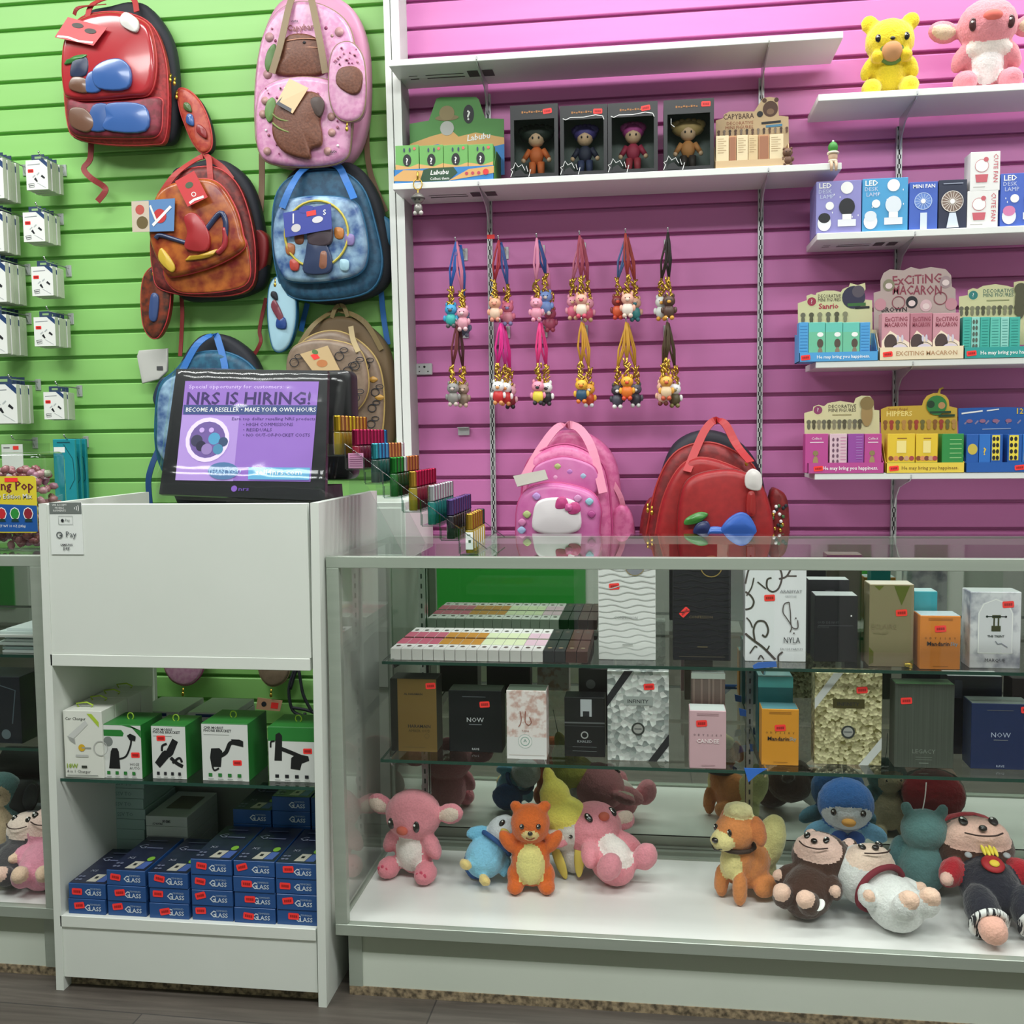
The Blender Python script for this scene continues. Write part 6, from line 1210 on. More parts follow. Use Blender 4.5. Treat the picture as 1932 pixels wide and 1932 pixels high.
perfume((1832, 1328, 1945, 1453), y, .06, SH2, c('#1b2a52', .3), 'navy blue perfume box with small pale lettering at the photo edge', dnow(c('#a9b4cc', .4)), (.92, .92), foil=c('#7a8880', .2))
# little vial cartons in two rows on the upper shelf
xs0 = at(737, 1246, Y=SY1+.018).x; pit = (at(1025, 1250, Y=SY1+.018).x-xs0)/14
fr_c = ['#c9607c']*4+['#c98a34']*4+['#dfe8c0']*4+['#e6c2d4']*2
VB = {}
def vial(k, row):
    dark = k >= 14; y0 = SY1+.016+row*.135; L = .12; x = xs0+.0005+pit*k; h = .026
    mt = c('#23242a' if k < 16 else '#4a2420', .35) if dark else c('#eceae8', .4)
    m = M(); m.box(x, x+pit-.0014, y0, y0+L, SH1, SH1+h, mt, .0006); f = F(m, (x, y0, SH1+h), (pit-.0014, 0, 0), (0, L, 0)); g = F(m, (x, y0, SH1), (pit-.0014, 0, 0), (0, 0, h))
    tint = c(fr_c[k], .4) if not dark else c('#4a4038', .4)
    if row == 0:
        if not dark: f.rect(0, .45, 1, 1, tint)
        f.disc(.5, .26, .0055, c('#6a5a58', .4) if not dark else c('#8a7a60', .4), .008, 8)
    else:
        if not dark:
            f.rect(0, 0, 1, .5, tint); g.rect(0, 0, 1, 1, c({'#c9607c': '#7a2a38', '#c98a34': '#8a5024'}.get(fr_c[k], '#b8bca4'), .4)); g.disc(.5, .5, .006, c('#3c2c2c', .4), .008, 8)
        f.disc(.5, .7, .0055, c('#5c5452', .4), .008, 8)
    if dark: lines(f, .2, .8, (.5, .6, .7, .8), .001, c('#7a7060', .4))
    m.build('vial_box', label='%s vial carton, number %d from the glass side in the %s row' % ('dark' if dark else ('pink tipped' if k < 4 else 'amber tipped' if k < 8 else 'lime tipped' if k < 12 else 'pale pink tipped'), k+1, 'front' if row == 0 else 'rear'), cat='vial box', group='vial cartons on the upper glass shelf')
for row in (0, 1):
    for k in range(18): vial(k, row)
# blue painter's tape on the shelf joints
TP = c('#2f6fd0', .6); TPG = 'bits of blue tape'
def tapebit(pts, y, label):
    q = [at(a, b, Y=y) for a, b in pts]; m = M(); m.prism([(p.x, p.z) for p in q], (0, y, 0), (1, 0, 0), (0, 0, 1), (0, -1, 0), .0012, TP); m.build('masking_tape', label=label, cat='tape', group=TPG)
tapebit([(1422, 1262), (1466, 1258), (1464, 1248), (1430, 1250), (1420, 1256)], SY1-.002, 'blue tape on the front edge of the top glass shelf')
tapebit([(1404, 1449), (1448, 1450), (1428, 1462), (1412, 1476), (1408, 1462)], SY2-.002, 'blue tape flap on the front edge of the lower glass shelf')
tapebit([(1394, 1336), (1408, 1340), (1408, 1352), (1396, 1350)], -.50, 'small blue tape bit beside the slotted upright')
tapebit([(1414, 1404), (1434, 1402), (1436, 1416), (1416, 1418)], -.50, 'blue tape wrapped low on the slotted upright')
# ---------------------------------------------------------------- goods in the checkout stand
GZ = .477
def gbox(px, dep, label, draw, mat, stick=None, tab=c('#9ac23a', .4), ring_=True, yf=None):
    yf = yf if yf is not None else at((px[0]+px[2])/2, px[3], Z=GZ).y
    x0, x1, z0, z1 = pxbox(*px, yf, GZ); m, f = carton(x0, x1, yf, dep, z0, z1, mat); draw(f); b = m.build('gadget_box', label=label, cat='gadget box', group='car gadget cartons in the stand')
    if ring_:
        m = M(); xc = (x0+x1)/2; m.tube([(xc+.007*math.cos(a*PI/6), yf+dep*.45, z1+.006+.008*math.sin(a*PI/6)) for a in range(12)], .0015, tab, 5, True); m.build('hang_loop', b)
    if stick: sticker(b, (x0, yf, z0), (x1-x0, 0, 0), (0, 0, z1-z0), stick[0], stick[1], .03, .020, .012)
    return b
GB = c('#2a7a34', .4); GW = c('#d3d6d2', .4)
def holder(f, kind):
    k = c('#191b1d', .4)
    L = lambda pts, w: f.line([(p.x, p.y) for p in bez([Vector((a, b, 0)) for a, b in pts], 5)], w, k)
    if kind == 0: f.poly([(.18, .18), (.46, .18), (.44, .50), (.40, .56), (.28, .56), (.24, .5)], k); L([(.45, .36), (.62, .42), (.74, .62), (.76, .74)], .004); f.poly([(.66, .80), (.74, .84), (.88, .79), (.86, .70), (.72, .72)], k)
    if kind == 1: f.poly([(.40, .50), (.62, .76), (.78, .70), (.62, .46), (.52, .40)], k); f.poly([(.08, .30), (.22, .20), (.52, .42), (.40, .54), (.30, .50)], k); L([(.55, .40), (.72, .30), (.90, .24)], .008); L([(.3, .52), (.32, .62), (.45, .66)], .005); L([(.6, .3), (.8, .4), (.88, .32)], .005)
    if kind == 2: f.poly([(.20, .24), (.40, .24), (.44, .52), (.38, .57), (.20, .56), (.17, .4)], k); L([(.36, .42), (.52, .50), (.62, .66), (.76, .66)], .009); f.poly([(.64, .73), (.68, .64), (.90, .60), (.90, .70), (.82, .73)], k); L([(.22, .24), (.26, .18), (.36, .22)], .004)
    if kind == 3: f.poly([(.12, .38), (.28, .38), (.30, .84), (.24, .90), (.16, .86), (.14, .6)], k); L([(.28, .60), (.5, .53), (.7, .46)], .009); f.poly([(.46, .24), (.66, .22), (.70, .34), (.86, .40), (.84, .48), (.6, .52), (.48, .44)], k); L([(.05, .62), (.06, .72), (.14, .74)], .004)
def gfront(kind, head):
    def d(f):
        f.rect(0, 0, 1, .985, GW)
        if kind == 0: f.poly([(0, .90), (.52, .90), (.58, .84), (.55, .78), (0, .78)], GB); f.poly([(.54, .985), (.74, .985), (1, .76), (1, .90)], GB); f.disc(.18, .68, .011, c('#7a7f7c', .4)); f.text('HOSE', .82, .24, .006, c('#5a5f5c', .4)); f.text('AUTO', .82, .17, .006, c('#5a5f5c', .4))
        elif kind == 3: f.rect(0, .74, 1, .985, GB)
        else: f.text('CAR MOBILE', .05, .90, .0055, INK, 'l', bold=.02); f.text('PHONE BRACKET', .05, .85, .0055, INK, 'l', bold=.02); f.line([(.05, .80), (.6, .80)], .0008, c('#7a7f7c', .4))
        holder(f, kind)
        for k in range(4): f.rect(.16+k*.21-.03, .07, .16+k*.21+.05, .13, GB if kind in (0, 2) else INK); f.line([(.12+k*.21, .03), (.24+k*.21, .03)], .0012, c('#8a8f8c', .4))
    return d
gbox((191.5, 1367, 267, 1468), .10, 'green topped carton with gooseneck phone holder picture', gfront(0, 0), GB, (.85, .44))
gbox((287, 1369, 351, 1469), .085, 'narrow green topped carton with vent clip phone holder', gfront(1, 0), GB, (.28, .76))
gbox((381.5, 1365, 468.5, 1473), .11, 'largest green topped carton with arched phone holder', gfront(2, 0), GB, (.76, .32))
gbox((507, 1372, 596, 1475), .10, 'green banded carton with suction phone holder beside the side panel', gfront(3, 0), GB, (.83, .57))
LIME = c('#a8c43c', .4)
def dcar(f):
    f.text('Car Charger', .06, .86, .0065, INK, 'l'); f.poly([(.62, .96), (.92, .76), (.92, .84), (.74, .96)], LIME); f.poly([(.1, .62), (.3, .72), (.58, .86), (.64, .80), (.4, .66), (.22, .56)], c('#c6c8c4', .35)); f.poly([(.1, .62), (.16, .55), (.3, .5), (.28, .58)], c('#9a9c98', .35)); f.disc(.46, .45, .008, c('#d0a82c', .4)); f.line([(.46, .45), (.7, .45)], .003, c('#9aa09a', .4)); f.line([(.3, .33), (.62, .33)], .005, c('#b8bab6', .4)); f.ring(.95, .45, .016, .002, c('#b0b2ae', .4))
    f.text('18W', .06, .145, .0095, c('#8aa82c', .4), 'l', bold=.02); f.rect(.44, .15, .58, .185, c('#3c4038', .4)); f.text('4 in 1 Charger', .06, .075, .0065, INK, 'l', mw=.75); f.line([(.06, .035), (.86, .04)], .0016, c('#7a7f78', .4))
y0 = at(151, 1467, Z=GZ).y
x0, x1, z0_, z1_ = pxbox(113, 1341, 189, 1467, y0, GZ); x0 += .010; x1 += .006
for k in range(4):
    m, f = carton(x0, x1, y0+k*.058, .055, GZ, z1_, c('#d9dbd2', .4))
    if k == 0: dcar(f)
    b = m.build('gadget_box', label='white car charger carton, %s in its row of four' % ('front one', 'second one', 'third one', 'rear one')[k], cat='gadget box', group='car gadget cartons in the stand')
    m = M(); m.tube([(x0+.02, y0+k*.058+.03, z1_), (x0+.015, y0+k*.058+.03, z1_+.008), (x0+.04, y0+k*.058+.03, z1_+.011), (x0+.055, y0+k*.058+.03, z1_+.005), (x0+.05, y0+k*.058+.03, z1_)], .0018, LIME, 5); m.build('hang_loop', b)
# flat phone boxes stacked behind
for s, (a, e, nm) in enumerate(((254, 352, 'behind the first green cartons'), (354, 452, 'behind the large green carton'))):
    yb_ = at(300, 1352, Z=GZ+.14).y if False else -.665; xa = at(a, 1340, Y=yb_).x; xb = at(e, 1340, Y=yb_).x-.02; zt = at(300, 1342, Y=yb_).z
    hh = (zt-GZ)/5
    for k in range(5):
        m, f = carton(xa+.002*(k % 2), xb+.002*(k % 2), yb_, .14, GZ+k*hh, GZ+(k+1)*hh-.0006, c('#c9ccca', .45)); f.rect(.18, .25, .72, .75, c('#1f3468', .4)) if k == 4 else f.line([(.3, .5), (.6, .5)], .004, c('#3a4a70', .4)); m.build('phone_box', label='flat pale carton, %s up in the stack %s' % (('first', 'second', 'third', 'fourth', 'fifth')[k], nm), cat='flat box', group='flat cartons behind the green cartons')
# tempered glass boxes ---------------------------------------------
BZ = .172; TBL = c('#274f88', .35); TTOP = noisy('dark_navy_print', '#1c2036', '#262b44', (40, 40, 40), .3)
def glassbox(x, y, z, w, h, d, label, rnd, st=True):
    m, f = carton(x, x+w, y, d, z, z+h, TBL, .0006); t = F(m, (x, y, z+h), (w, 0, 0), (0, d, 0))
    t.rect(.01, .01, .99, .99, TTOP); t.poly([(.40, .06), (.66, .06), (.72, .26), (.48, .26)], c('#b9b6a8', .35)); t.poly([(.68, .06), (.9, .06), (.93, .26), (.74, .26)], c('#4a62a4', .35)); t.rect(.52, .14, .60, .20, INK); t.disc(.8, .34, .008, c('#7cae3c', .4), .012); t.text('XS', .28, .32, .010, c('#9a9fb0', .4))
    for q in range(4): t.disc(.10+.1*(q % 2), .10+.08*(q//2), .004, c('#6a7088', .4))
    t.text('G', .22, .62, .022, c('#8a90a8', .4)); t.line([(.36, .64), (.8, .64)], .006, c('#6a7090', .4)); t.line([(.2, .85), (.7, .86)], .005, c('#5c6280', .4))
    gw = c('#c9d2dc', .4); f.text('G', .44, .25, .014, gw, 'l', bold=.02); f.text('LASS', .575, .25, .0095, gw, 'l', bold=.015); f.text('TEMPERED', .59, .62, .0038, c('#9fb0c4', .4), 'l')
    b = m.build('screen_protector_box', label=label, cat='screen protector box', group='tempered glass boxes in the stand')
    if st: sticker(b, (x, y, z), (w, 0, 0), (0, 0, h), .30+rnd.uniform(-.1, .12), .55+rnd.uniform(-.08, .1), rnd.uniform(-.2, .3), .024, .0145)
rnd = random.Random(12)
yF = SYF+.012
cols = [(122, 199, [1657, 1691, 1721]), (202, 274, [1632, 1664, 1694, 1725]), (281, 355, [1637, 1669, 1699, 1728]), (361, 438, [1613, 1643, 1676, 1704, 1732]), (441, 518, [1610, 1643, 1676, 1707, 1737]), (521, 597, [1613, 1646, 1677, 1709, 1741])]
place = ('nearest the inner wall', 'second from the inner wall', 'third from the inner wall', 'fourth from the inner wall', 'fifth from the inner wall', 'nearest the open post')
for ci, (a, e, ys) in enumerate(cols):
    n_ = len(ys)-1; xa = at(a, 1690, Y=yF).x; xb = at(e, 1690, Y=yF).x; w = min(xb-xa, .093)-(.006 if ci == 0 else 0); xa += .008 if ci == 0 else 0; h = .0345
    for k in range(n_):
        glassbox(xa+.001*(k % 2), yF+.002*((k+ci) % 2), BZ+k*h, w, h-.0008, .19, 'blue tempered glass box, %s in the stack %s' % (('bottom one', 'second one up', 'third one up', 'top one')[k], place[ci]), rnd)
    if ci >= 3:
        for k in range(5 if ci == 3 else 6):
            glassbox(xa+.012, yF+.205, BZ+k*h, w, h-.0008, .19, 'rear dark blue glass box, %s, behind the stack %s' % (('bottom one', 'second one', 'third one', 'fourth one', 'fifth one', 'sixth one')[k], place[ci]), rnd, False)
PG = c('#8fa8a4', .45)
yq = -.71; xa = at(197, 1560, Y=yq).x; xb = at(272, 1560, Y=yq).x
for k in range(9):
    m, f = carton(xa+.002*(k % 3), xb+.002*(k % 3), yq, .16, BZ+k*.0255, BZ+k*.0255+.0248, PG); f.text('SSV TO', .5, .28, .009, c('#5a706c', .4)) if k > 4 else None
    m.build('pale_glass_box', label='grey green glass box, %s up the stack against the inner wall' % ('lowest', 'second', 'third', 'fourth', 'fifth', 'sixth', 'seventh', 'eighth', 'topmost')[k], cat='screen protector box', group='grey green boxes at the inner wall')
xa = at(275, 1545, Y=yq-.03).x; xb = at(353, 1545, Y=yq-.03).x; zt = at(314, 1540, Y=yq-.03).z
nb = 6; hb = (zt-BZ)/nb
for k in range(nb):
    m, f = carton(xa, xb, yq-.03, .17, BZ+k*hb, BZ+(k+1)*hb-.0006, c('#a9b2ae', .45))
    if k == nb-1:
        f.text('TEMPERED GLASS', .5, .62, .006, INK, mw=.84, bold=.02, rot=PI) ; f.text('PRIVACY', .28, .34, .0045, INK, bold=.02, rot=PI); t = F(m, (xa, yq-.03, zt), (xb-xa, 0, 0), (0, .17, 0)); t.rect(.25, .3, .85, .8, c('#5c5650', .45))
    m.build('white_glass_box', label='whitish glass box, %s in the stack beside the grey green one' % ('lowest', 'second', 'third', 'fourth', 'fifth', 'topmost')[k], cat='screen protector box', group='whitish boxes in the stand')
# ---------------------------------------------------------------- plush toys
def furmat(name, h, k=.93):
    a = lin(h); d = '#%02x%02x%02x' % tuple(int(int(h[i:i+2], 16)*k) for i in (1, 3, 5))
    return noisy(name, d, h, (240, 240, 240), .95, 0, .5, 3, .25, .6, .1, .35)
FM = {}
def fu(h):
    if h not in FM: FM[h] = furmat('plush_' + h.strip('#'), h)
    return FM[h]
BEAD = c('#17120f', .15, coat=.6)
PG_ = 'plush toys in the glass case'
def eul(x=0, y=0, z=0): return Matrix.Rotation(math.radians(z), 3, 'Z') @ Matrix.Rotation(math.radians(x), 3, 'X') @ Matrix.Rotation(math.radians(y), 3, 'Y')
def plush(label, x, y, zb, s, rot, blobs, extras=(), group=PG_, vox=.0042, fuzz=.0012, name='plush_toy'):
    """y = foremost point of the toy.  blobs (centre, radii, colour[, rotation]) melt into ONE soft body; the front of the toy looks to -Y.
    extras: (part name, [(centre, radii, material[, rotation])])"""
    def place(o, r, q=None):
        q = q if q is not None else Matrix.Identity(3); A = rot @ q
        return rot @ (Vector(o)*s), A, [k*s for k in (r if isinstance(r, (tuple, list)) else (r, r, r))]
    low = ym = 1e9; P = []
    for b in blobs:
        o, A, r = place(b[0], b[1], b[3] if len(b) > 3 else None); P.append((o, A, r, b[2])); low = min(low, o.z-math.sqrt(sum((A[2][i]*r[i])**2 for i in range(3)))); ym = min(ym, o.y-math.sqrt(sum((A[1][i]*r[i])**2 for i in range(3))))
    y = y-ym; off = Vector((x, y, zb-low)); m = M()
    for o, A, r, col in P: m.ell(o+off, r, BEAD, A, 18, 12)
    me = bpy.data.meshes.new('tmp'); me.from_pydata(m.v, [], m.f); ob = bpy.data.objects.new('tmp', me); S.collection.objects.link(ob)
    md = ob.modifiers.new('r', 'REMESH'); md.mode = 'VOXEL'; md.voxel_size = vox; sm = ob.modifiers.new('s', 'SMOOTH'); sm.factor = .5; sm.iterations = 5
    dg = bpy.context.evaluated_depsgraph_get(); ev = ob.evaluated_get(dg); e = ev.to_mesh()
    V = [v.co.copy() for v in e.vertices]; NN = [v.normal.copy() for v in e.vertices]; Fc = [tuple(p.vertices) for p in e.polygons]; ev.to_mesh_clear(); bpy.data.objects.remove(ob); bpy.data.meshes.remove(me)
    for i, v in enumerate(V): V[i] = v+NN[i]*(fuzz*noise.noise(v*140)+fuzz*.8*noise.noise(v*55))
    iv = [(o+off, A.transposed(), r, col) for o, A, r, col in P]; cols = sorted({b[2] for b in blobs}); fm = []
    for f in Fc:
        cc = sum((V[i] for i in f), Vector())/len(f); best = min(iv, key=lambda t: (lambda q: math.sqrt((q.x/t[2][0])**2+(q.y/t[2][1])**2+(q.z/t[2][2])**2))(t[1]@(cc-t[0]))-(.10 if len(t[3]) > 7 else 0)); fm.append(cols.index(best[3]))
    loc = Vector((x, y, zb)); r = thing(name, loc, label, 'plush toy', group)
    me = bpy.data.meshes.new('body'); me.from_pydata([v-loc for v in V], [], Fc); [me.materials.append(fu(h[:7])) for h in cols]; me.polygons.foreach_set('material_index', fm); me.polygons.foreach_set('use_smooth', [True]*len(Fc)); me.update()
    b = bpy.data.objects.new('body', me); S.collection.objects.link(b); b.parent = r; ROOTLOC[b.name] = loc
    for nm, it in extras:
        m = M()
        for q in it:
            if q[0] == 'tube': m.tube([rot @ (Vector(p)*s)+off for p in bez(q[1], 4)], q[2]*s, q[3], 6)
            else: o, A, rr_ = place(q[0], q[1], q[3] if len(q) > 3 else None); m.ell(o+off, rr_, q[2], A, 12, 8)
        m.build(nm, r)
    return r
def eyes(x, y, z, r=.006, ry=None, col=None, n='eye'):
    return [(n, [((sx*x, y, z), (r, r*.5, ry or r), col or BEAD), ((sx*x-.3*r, y-r*.45, z+.35*(ry or r)), (r*.3, r*.15, r*.3), WHT)]) for sx in (-1, 1)]
def sitter(col, belly, foot=None, hw=.066):
    foot = foot or col
    return [((0, 0, .058), (.046, .042, .055), col), ((0, -.024, .060), (.031, .024, .040), belly+'+'), ((0, -.004, .140), (hw, .056, .056), col)] + \
        [b for sx in (-1, 1) for b in (((sx*.050, -.014, .078), (.018, .02, .034), col, eul(0, sx*-28, 0)), ((sx*.046, -.040, .024), (.025, .032, .024), foot))]
dk = lambda px, py, dz=0: at(px, py, Z=ZD+dz)
rng = random.Random(1)
# pink one sitting, wide ears
def wide_ears(col, inner, z=.150, L=.05, dz=0):
    return [b for sx in (-1, 1) for b in (((sx*.088, .004, z+dz), (.034, .012, .024), col, eul(0, sx*-14, 0)), ((sx*.090, -.007, z+dz), (.023, .006, .014), inner+'+', eul(0, sx*-14, 0)))]
PKF, PKL = '#e893a0', '#f2d8d4'
p = dk(768, 1678); plush('pink plush toy sitting upright with wide ears, at the glass side of the case', p.x, p.y, ZD, 1.06, eul(0, 0, -14), sitter(PKF, '#efe4e0', '#e58a98') + wide_ears(PKF, '#e9d2c4'),
    eyes(.031, -.052, .132, .0085, .013)+[('nose', [((0, -.060, .122), (.014, .008, .010), c('#c9604e', .8))]), ('paw_pads', [((sx*.048+q*.009, -.066, .030+.005*(q == 0)), (.004, .002, .005), c('#cf4a66', .8)) for sx in (-1, 1) for q in (-1, 0, 1)])])
# pale blue bird on its side with blue cape
p = dk(893, 1692); plush('pale blue bird plush lying on its side with dark blue cape', p.x-.012, p.y, ZD, .95, eul(-24, 42, 16), [((0, 0, .055), (.050, .044, .054), '#86c6e6'), ((0, -.01, .128), (.043, .041, .043), '#d2d6dc'), ((-.052, -.006, .088), (.016, .014, .030), '#79bfe2', eul(0, 40, 0)), ((.050, .0, .07), (.014, .014, .03), '#79bfe2', eul(0, -30, 0)), ((-.03, -.036, .008), (.016, .026, .012), '#eed48a'), ((.03, -.036, .008), (.016, .026, .012), '#eed48a'), ((.0, .04, .05), (.045, .02, .055), '#2b5a9c')],
    eyes(.020, -.046, .138, .0065, .0095)+[('beak', [((0, -.052, .124), (.014, .014, .009), c('#d9bf62', .7))]), ('scarf', [('tube', [Vector((.043*math.cos(t), -.004+.043*math.sin(t), .096)) for t in [k*PI/5 for k in range(11)]], .006, c('#24508c', .8))])], vox=.004)
# orange one standing with cream belly
p = dk(997, 1697); OR = '#d9692c'
plush('orange teddy plush standing with cream yellow belly, arms raised', p.x, p.y, ZD, 1.0, eul(0, 0, 6), [((0, .0, .070), (.045, .040, .062), OR), ((0, -.026, .068), (.030, .020, .046), '#e8dc8c+'), ((0, -.004, .158), (.046, .043, .046), OR), ((0, -.034, .146), (.020, .016, .014), '#e8cc8c+')] + [b for sx in (-1, 1) for b in (((sx*.052, -.012, .118), (.016, .016, .032), OR, eul(0, sx*35, 0)), ((sx*.036, -.020, .016), (.020, .030, .016), OR), ((sx*.034, .0, .035), (.022, .026, .030), OR), ((sx*.034, .002, .197), (.014, .010, .014), OR))],
    eyes(.019, -.044, .166, .0055, .0065)+[('nose', [((0, -.050, .152), (.006, .004, .005), BEAD)]), ('mouth', [('tube', [(-.010, -.047, .141), (0, -.050, .138), (.010, -.047, .141)], .0014, c('#7c3418', .8))])], vox=.004)
# yellow pointed hat one
p = dk(1078, 1664); YE = '#ece26a'
plush('white plush toy under a large yellow pointed hat, ribbons hanging', p.x+.012, p.y, ZD, .97, eul(0, -14, -10), [((0, 0, .050), (.036, .034, .048), '#dcd8d2'), ((0, -.004, .112), (.058, .050, .046), '#dcd8d2'), ((-.004, .002, .150), (.062, .054, .046), YE), ((-.010, .004, .195), (.040, .036, .050), YE), ((-.014, .006, .235), (.018, .017, .040), YE), ((.062, .0, .132), (.018, .014, .016), YE)],
    [('ribbon', [((sx*.026, -.036, .052), (.013, .004, .046), c('#e3cf62', .8), eul(-12, sx*12, 0))]) for sx in (-1, 1)]+[('ribbon', [((.084, -.006, .120), (.012, .008, .024), c('#8fc4b8', .8), eul(0, -20, 0))])]+eyes(.024, -.052, .112, .005)+[('hang_string', [('tube', [(-.014, .006, .270), (-.012, .0, .30), (-.010, -.004, .335)], .0012, WHT)])], vox=.0045)
# pink one on its back
p = dk(1178, 1705); plush('pink plush toy lying on its back with feet in the air', p.x+.005, p.y, ZD, 1.14, eul(-58, 0, 40), sitter(PKF, '#efe4e0', '#e996a4') + wide_ears(PKF, '#e9d2c4', .145),
    eyes(.031, -.052, .136, .0085, .012)+[('nose', [((0, -.058, .126), (.013, .008, .010), c('#c9604e', .8))]), ('tail', [((0, .044, .03), .018, c('#e58a98', .9))])])
# orange puppy
p = dk(1403, 1708); PU = '#d98a50'
plush('orange puppy plush sitting, cream muzzle and fluffy cream forelock', p.x, p.y-.03, ZD, 1.08, eul(0, 0, -48), [((0, .020, .060), (.038, .050, .050), PU, eul(-30, 0, 0)), ((0, -.012, .085), (.034, .034, .045), PU), ((0, -.034, .078), (.026, .018, .036), '#e6d894+'), ((0, -.022, .142), (.042, .042, .040), PU), ((0, -.060, .130), (.028, .020, .020), '#e8da98+'), ((0, -.012, .184), (.032, .030, .016), '#ece2a8+'), ((.008, -.026, .190), (.02, .02, .014), '#ece2a8+'), ((0, .085, .095), (.030, .036, .058), '#ddd592', eul(-20, 0, 0)), ((-.012, .080, .035), (.026, .026, .030), '#e2da9c')] + [b for sx in (-1, 1) for b in (((sx*.026, -.034, .030), (.015, .017, .036), PU), ((sx*.040, .030, .024), (.020, .034, .022), PU), ((sx*.046, .0, .150), (.012, .018, .032), '#cf7c48', eul(0, sx*-16, 0)))],
    eyes(.019, -.058, .152, .006, .008)+[('nose', [((0, -.080, .136), (.008, .006, .006), BEAD)]), ('mouth', [('tube', [(-.014, -.074, .120), (0, -.080, .116), (.014, -.074, .120)], .0014, BEAD)]), ('collar', [('tube', [Vector((.036*math.cos(t), -.016+.036*math.sin(t), .110)) for t in [k*PI/5 for k in range(11)]], .0045, c('#3a2a22', .8))])])
# lying furry one, dark brown with pink face
def lying(col, face, feet, ear=True):
    b = [((0, 0, .060), (.050, .046, .056), col), ((0, -.002, .140), (.062, .056, .052), col), ((0, -.034, .138), (.046, .028, .034), face+'+')]
    for sx in (-1, 1): b += [((sx*.050, -.010, .078), (.016, .018, .028), col, eul(0, sx*-30, 0)), ((sx*.060, -.022, .064), (.010, .010, .011), feet+'+'), ((sx*.026, -.030, .016), (.022, .026, .022), col), ((sx*.024, -.050, .012), (.017, .014, .018), feet+'+')]
    if ear: b += [q for sx in (-1, 1) for q in (((sx*.040, .0, .188), (.017, .011, .018), col), ((sx*.040, -.010, .188), (.010, .006, .011), face+'+'))]
    return b
def smile(): return [('mouth', [('tube', [(-.030, -.060, .128), (-.012, -.066, .116), (.012, -.066, .116), (.030, -.060, .128)], .0014, c('#3c2622', .7))])]
def muzzle(): return [('nose', [((0, -.064, .134), (.007, .005, .006), BEAD)])]
p = dk(1512, 1747); plush('dark brown furry plush lying with pale pink face and feet', p.x-.010, p.y-.045, ZD, 1.1, eul(-58, 0, -32), lying('#4a342c', '#ecc9bc', '#efc8b4'), eyes(.020, -.060, .146, .0065, .008)+muzzle()+smile()+[('care_tag', [((.046, -.030, .020), (.010, .002, .014), WHT)])])
p = dk(1672, 1772); plush('white furry plush lying down, peach face and dark red collar', p.x+.060, p.y-.045, ZD, 1.18, eul(-74, 12, 42), lying('#e4e6e4', '#f0d6c4', '#f2cdb6', False), eyes(.020, -.060, .146, .007, .008)+muzzle()+smile()+[('collar', [('tube', [Vector((.050*math.cos(t), -.002+.046*math.sin(t), .098)) for t in [k*PI/5 for k in range(11)]], .006, c('#7c2434', .8))])])
# blue penguin
p = dk(1604, 1655); BL = '#3a70b8'
plush('blue penguin plush sitting behind the white furry one', p.x, p.y, ZD, 1.12, eul(0, 0, -4), [((0, 0, .050), (.042, .038, .050), '#9ccbe4'), ((0, -.002, .138), (.060, .052, .056), BL), ((0, -.020, .124), (.048, .038, .036), '#dadfe6+')] + [b for sx in (-1, 1) for b in (((sx*.058, -.004, .078), (.032, .014, .018), '#7cb6da', eul(0, sx*28, 0)), ((sx*.024, -.034, .012), (.018, .024, .012), '#a8d2e8'))],
    eyes(.030, -.052, .136, .006, .008)+[('beak', [((0, -.060, .118), (.015, .014, .008), c('#e2a24a', .7))]), ('bow_tie', [((sx*.018, -.040, .078), (.018, .009, .014), c('#2c58a8', .8), eul(0, sx*20, 0)) for sx in (-1, 1)]+[((0, -.044, .078), .007, c('#24488c', .8))]), ('hang_string', [('tube', [(-.006, 0, .190), (-.010, -.004, .225), (-.014, -.006, .262)], .0012, WHT)])])
# teal one seen from the back
p = dk(1752, 1703); TE = '#5d8484'
plush('teal plush toy seen from behind, small pointed ears', p.x, p.y, ZD, 1.04, eul(0, 0, 172), [((0, 0, .062), (.052, .046, .062), TE), ((0, -.030, .060), (.040, .022, .048), '#cdb596+'), ((0, 0, .142), (.050, .044, .046), TE), ((0, -.028, .138), (.032, .022, .028), '#cdb596+')] + [b for sx in (-1, 1) for b in (((sx*.036, .0, .186), (.013, .010, .018), TE, eul(0, sx*20, 0)), ((sx*.056, -.01, .085), (.016, .018, .038), '#50767a', eul(0, sx*-14, 0)), ((sx*.034, -.044, .016), (.020, .022, .016), '#cdb596'))], eyes(.018, -.048, .146, .003)+[('hang_string', [('tube', [(.004, 0, .186), (.0, .004, .215), (-.002, .006, .25)], .0012, WHT)])])
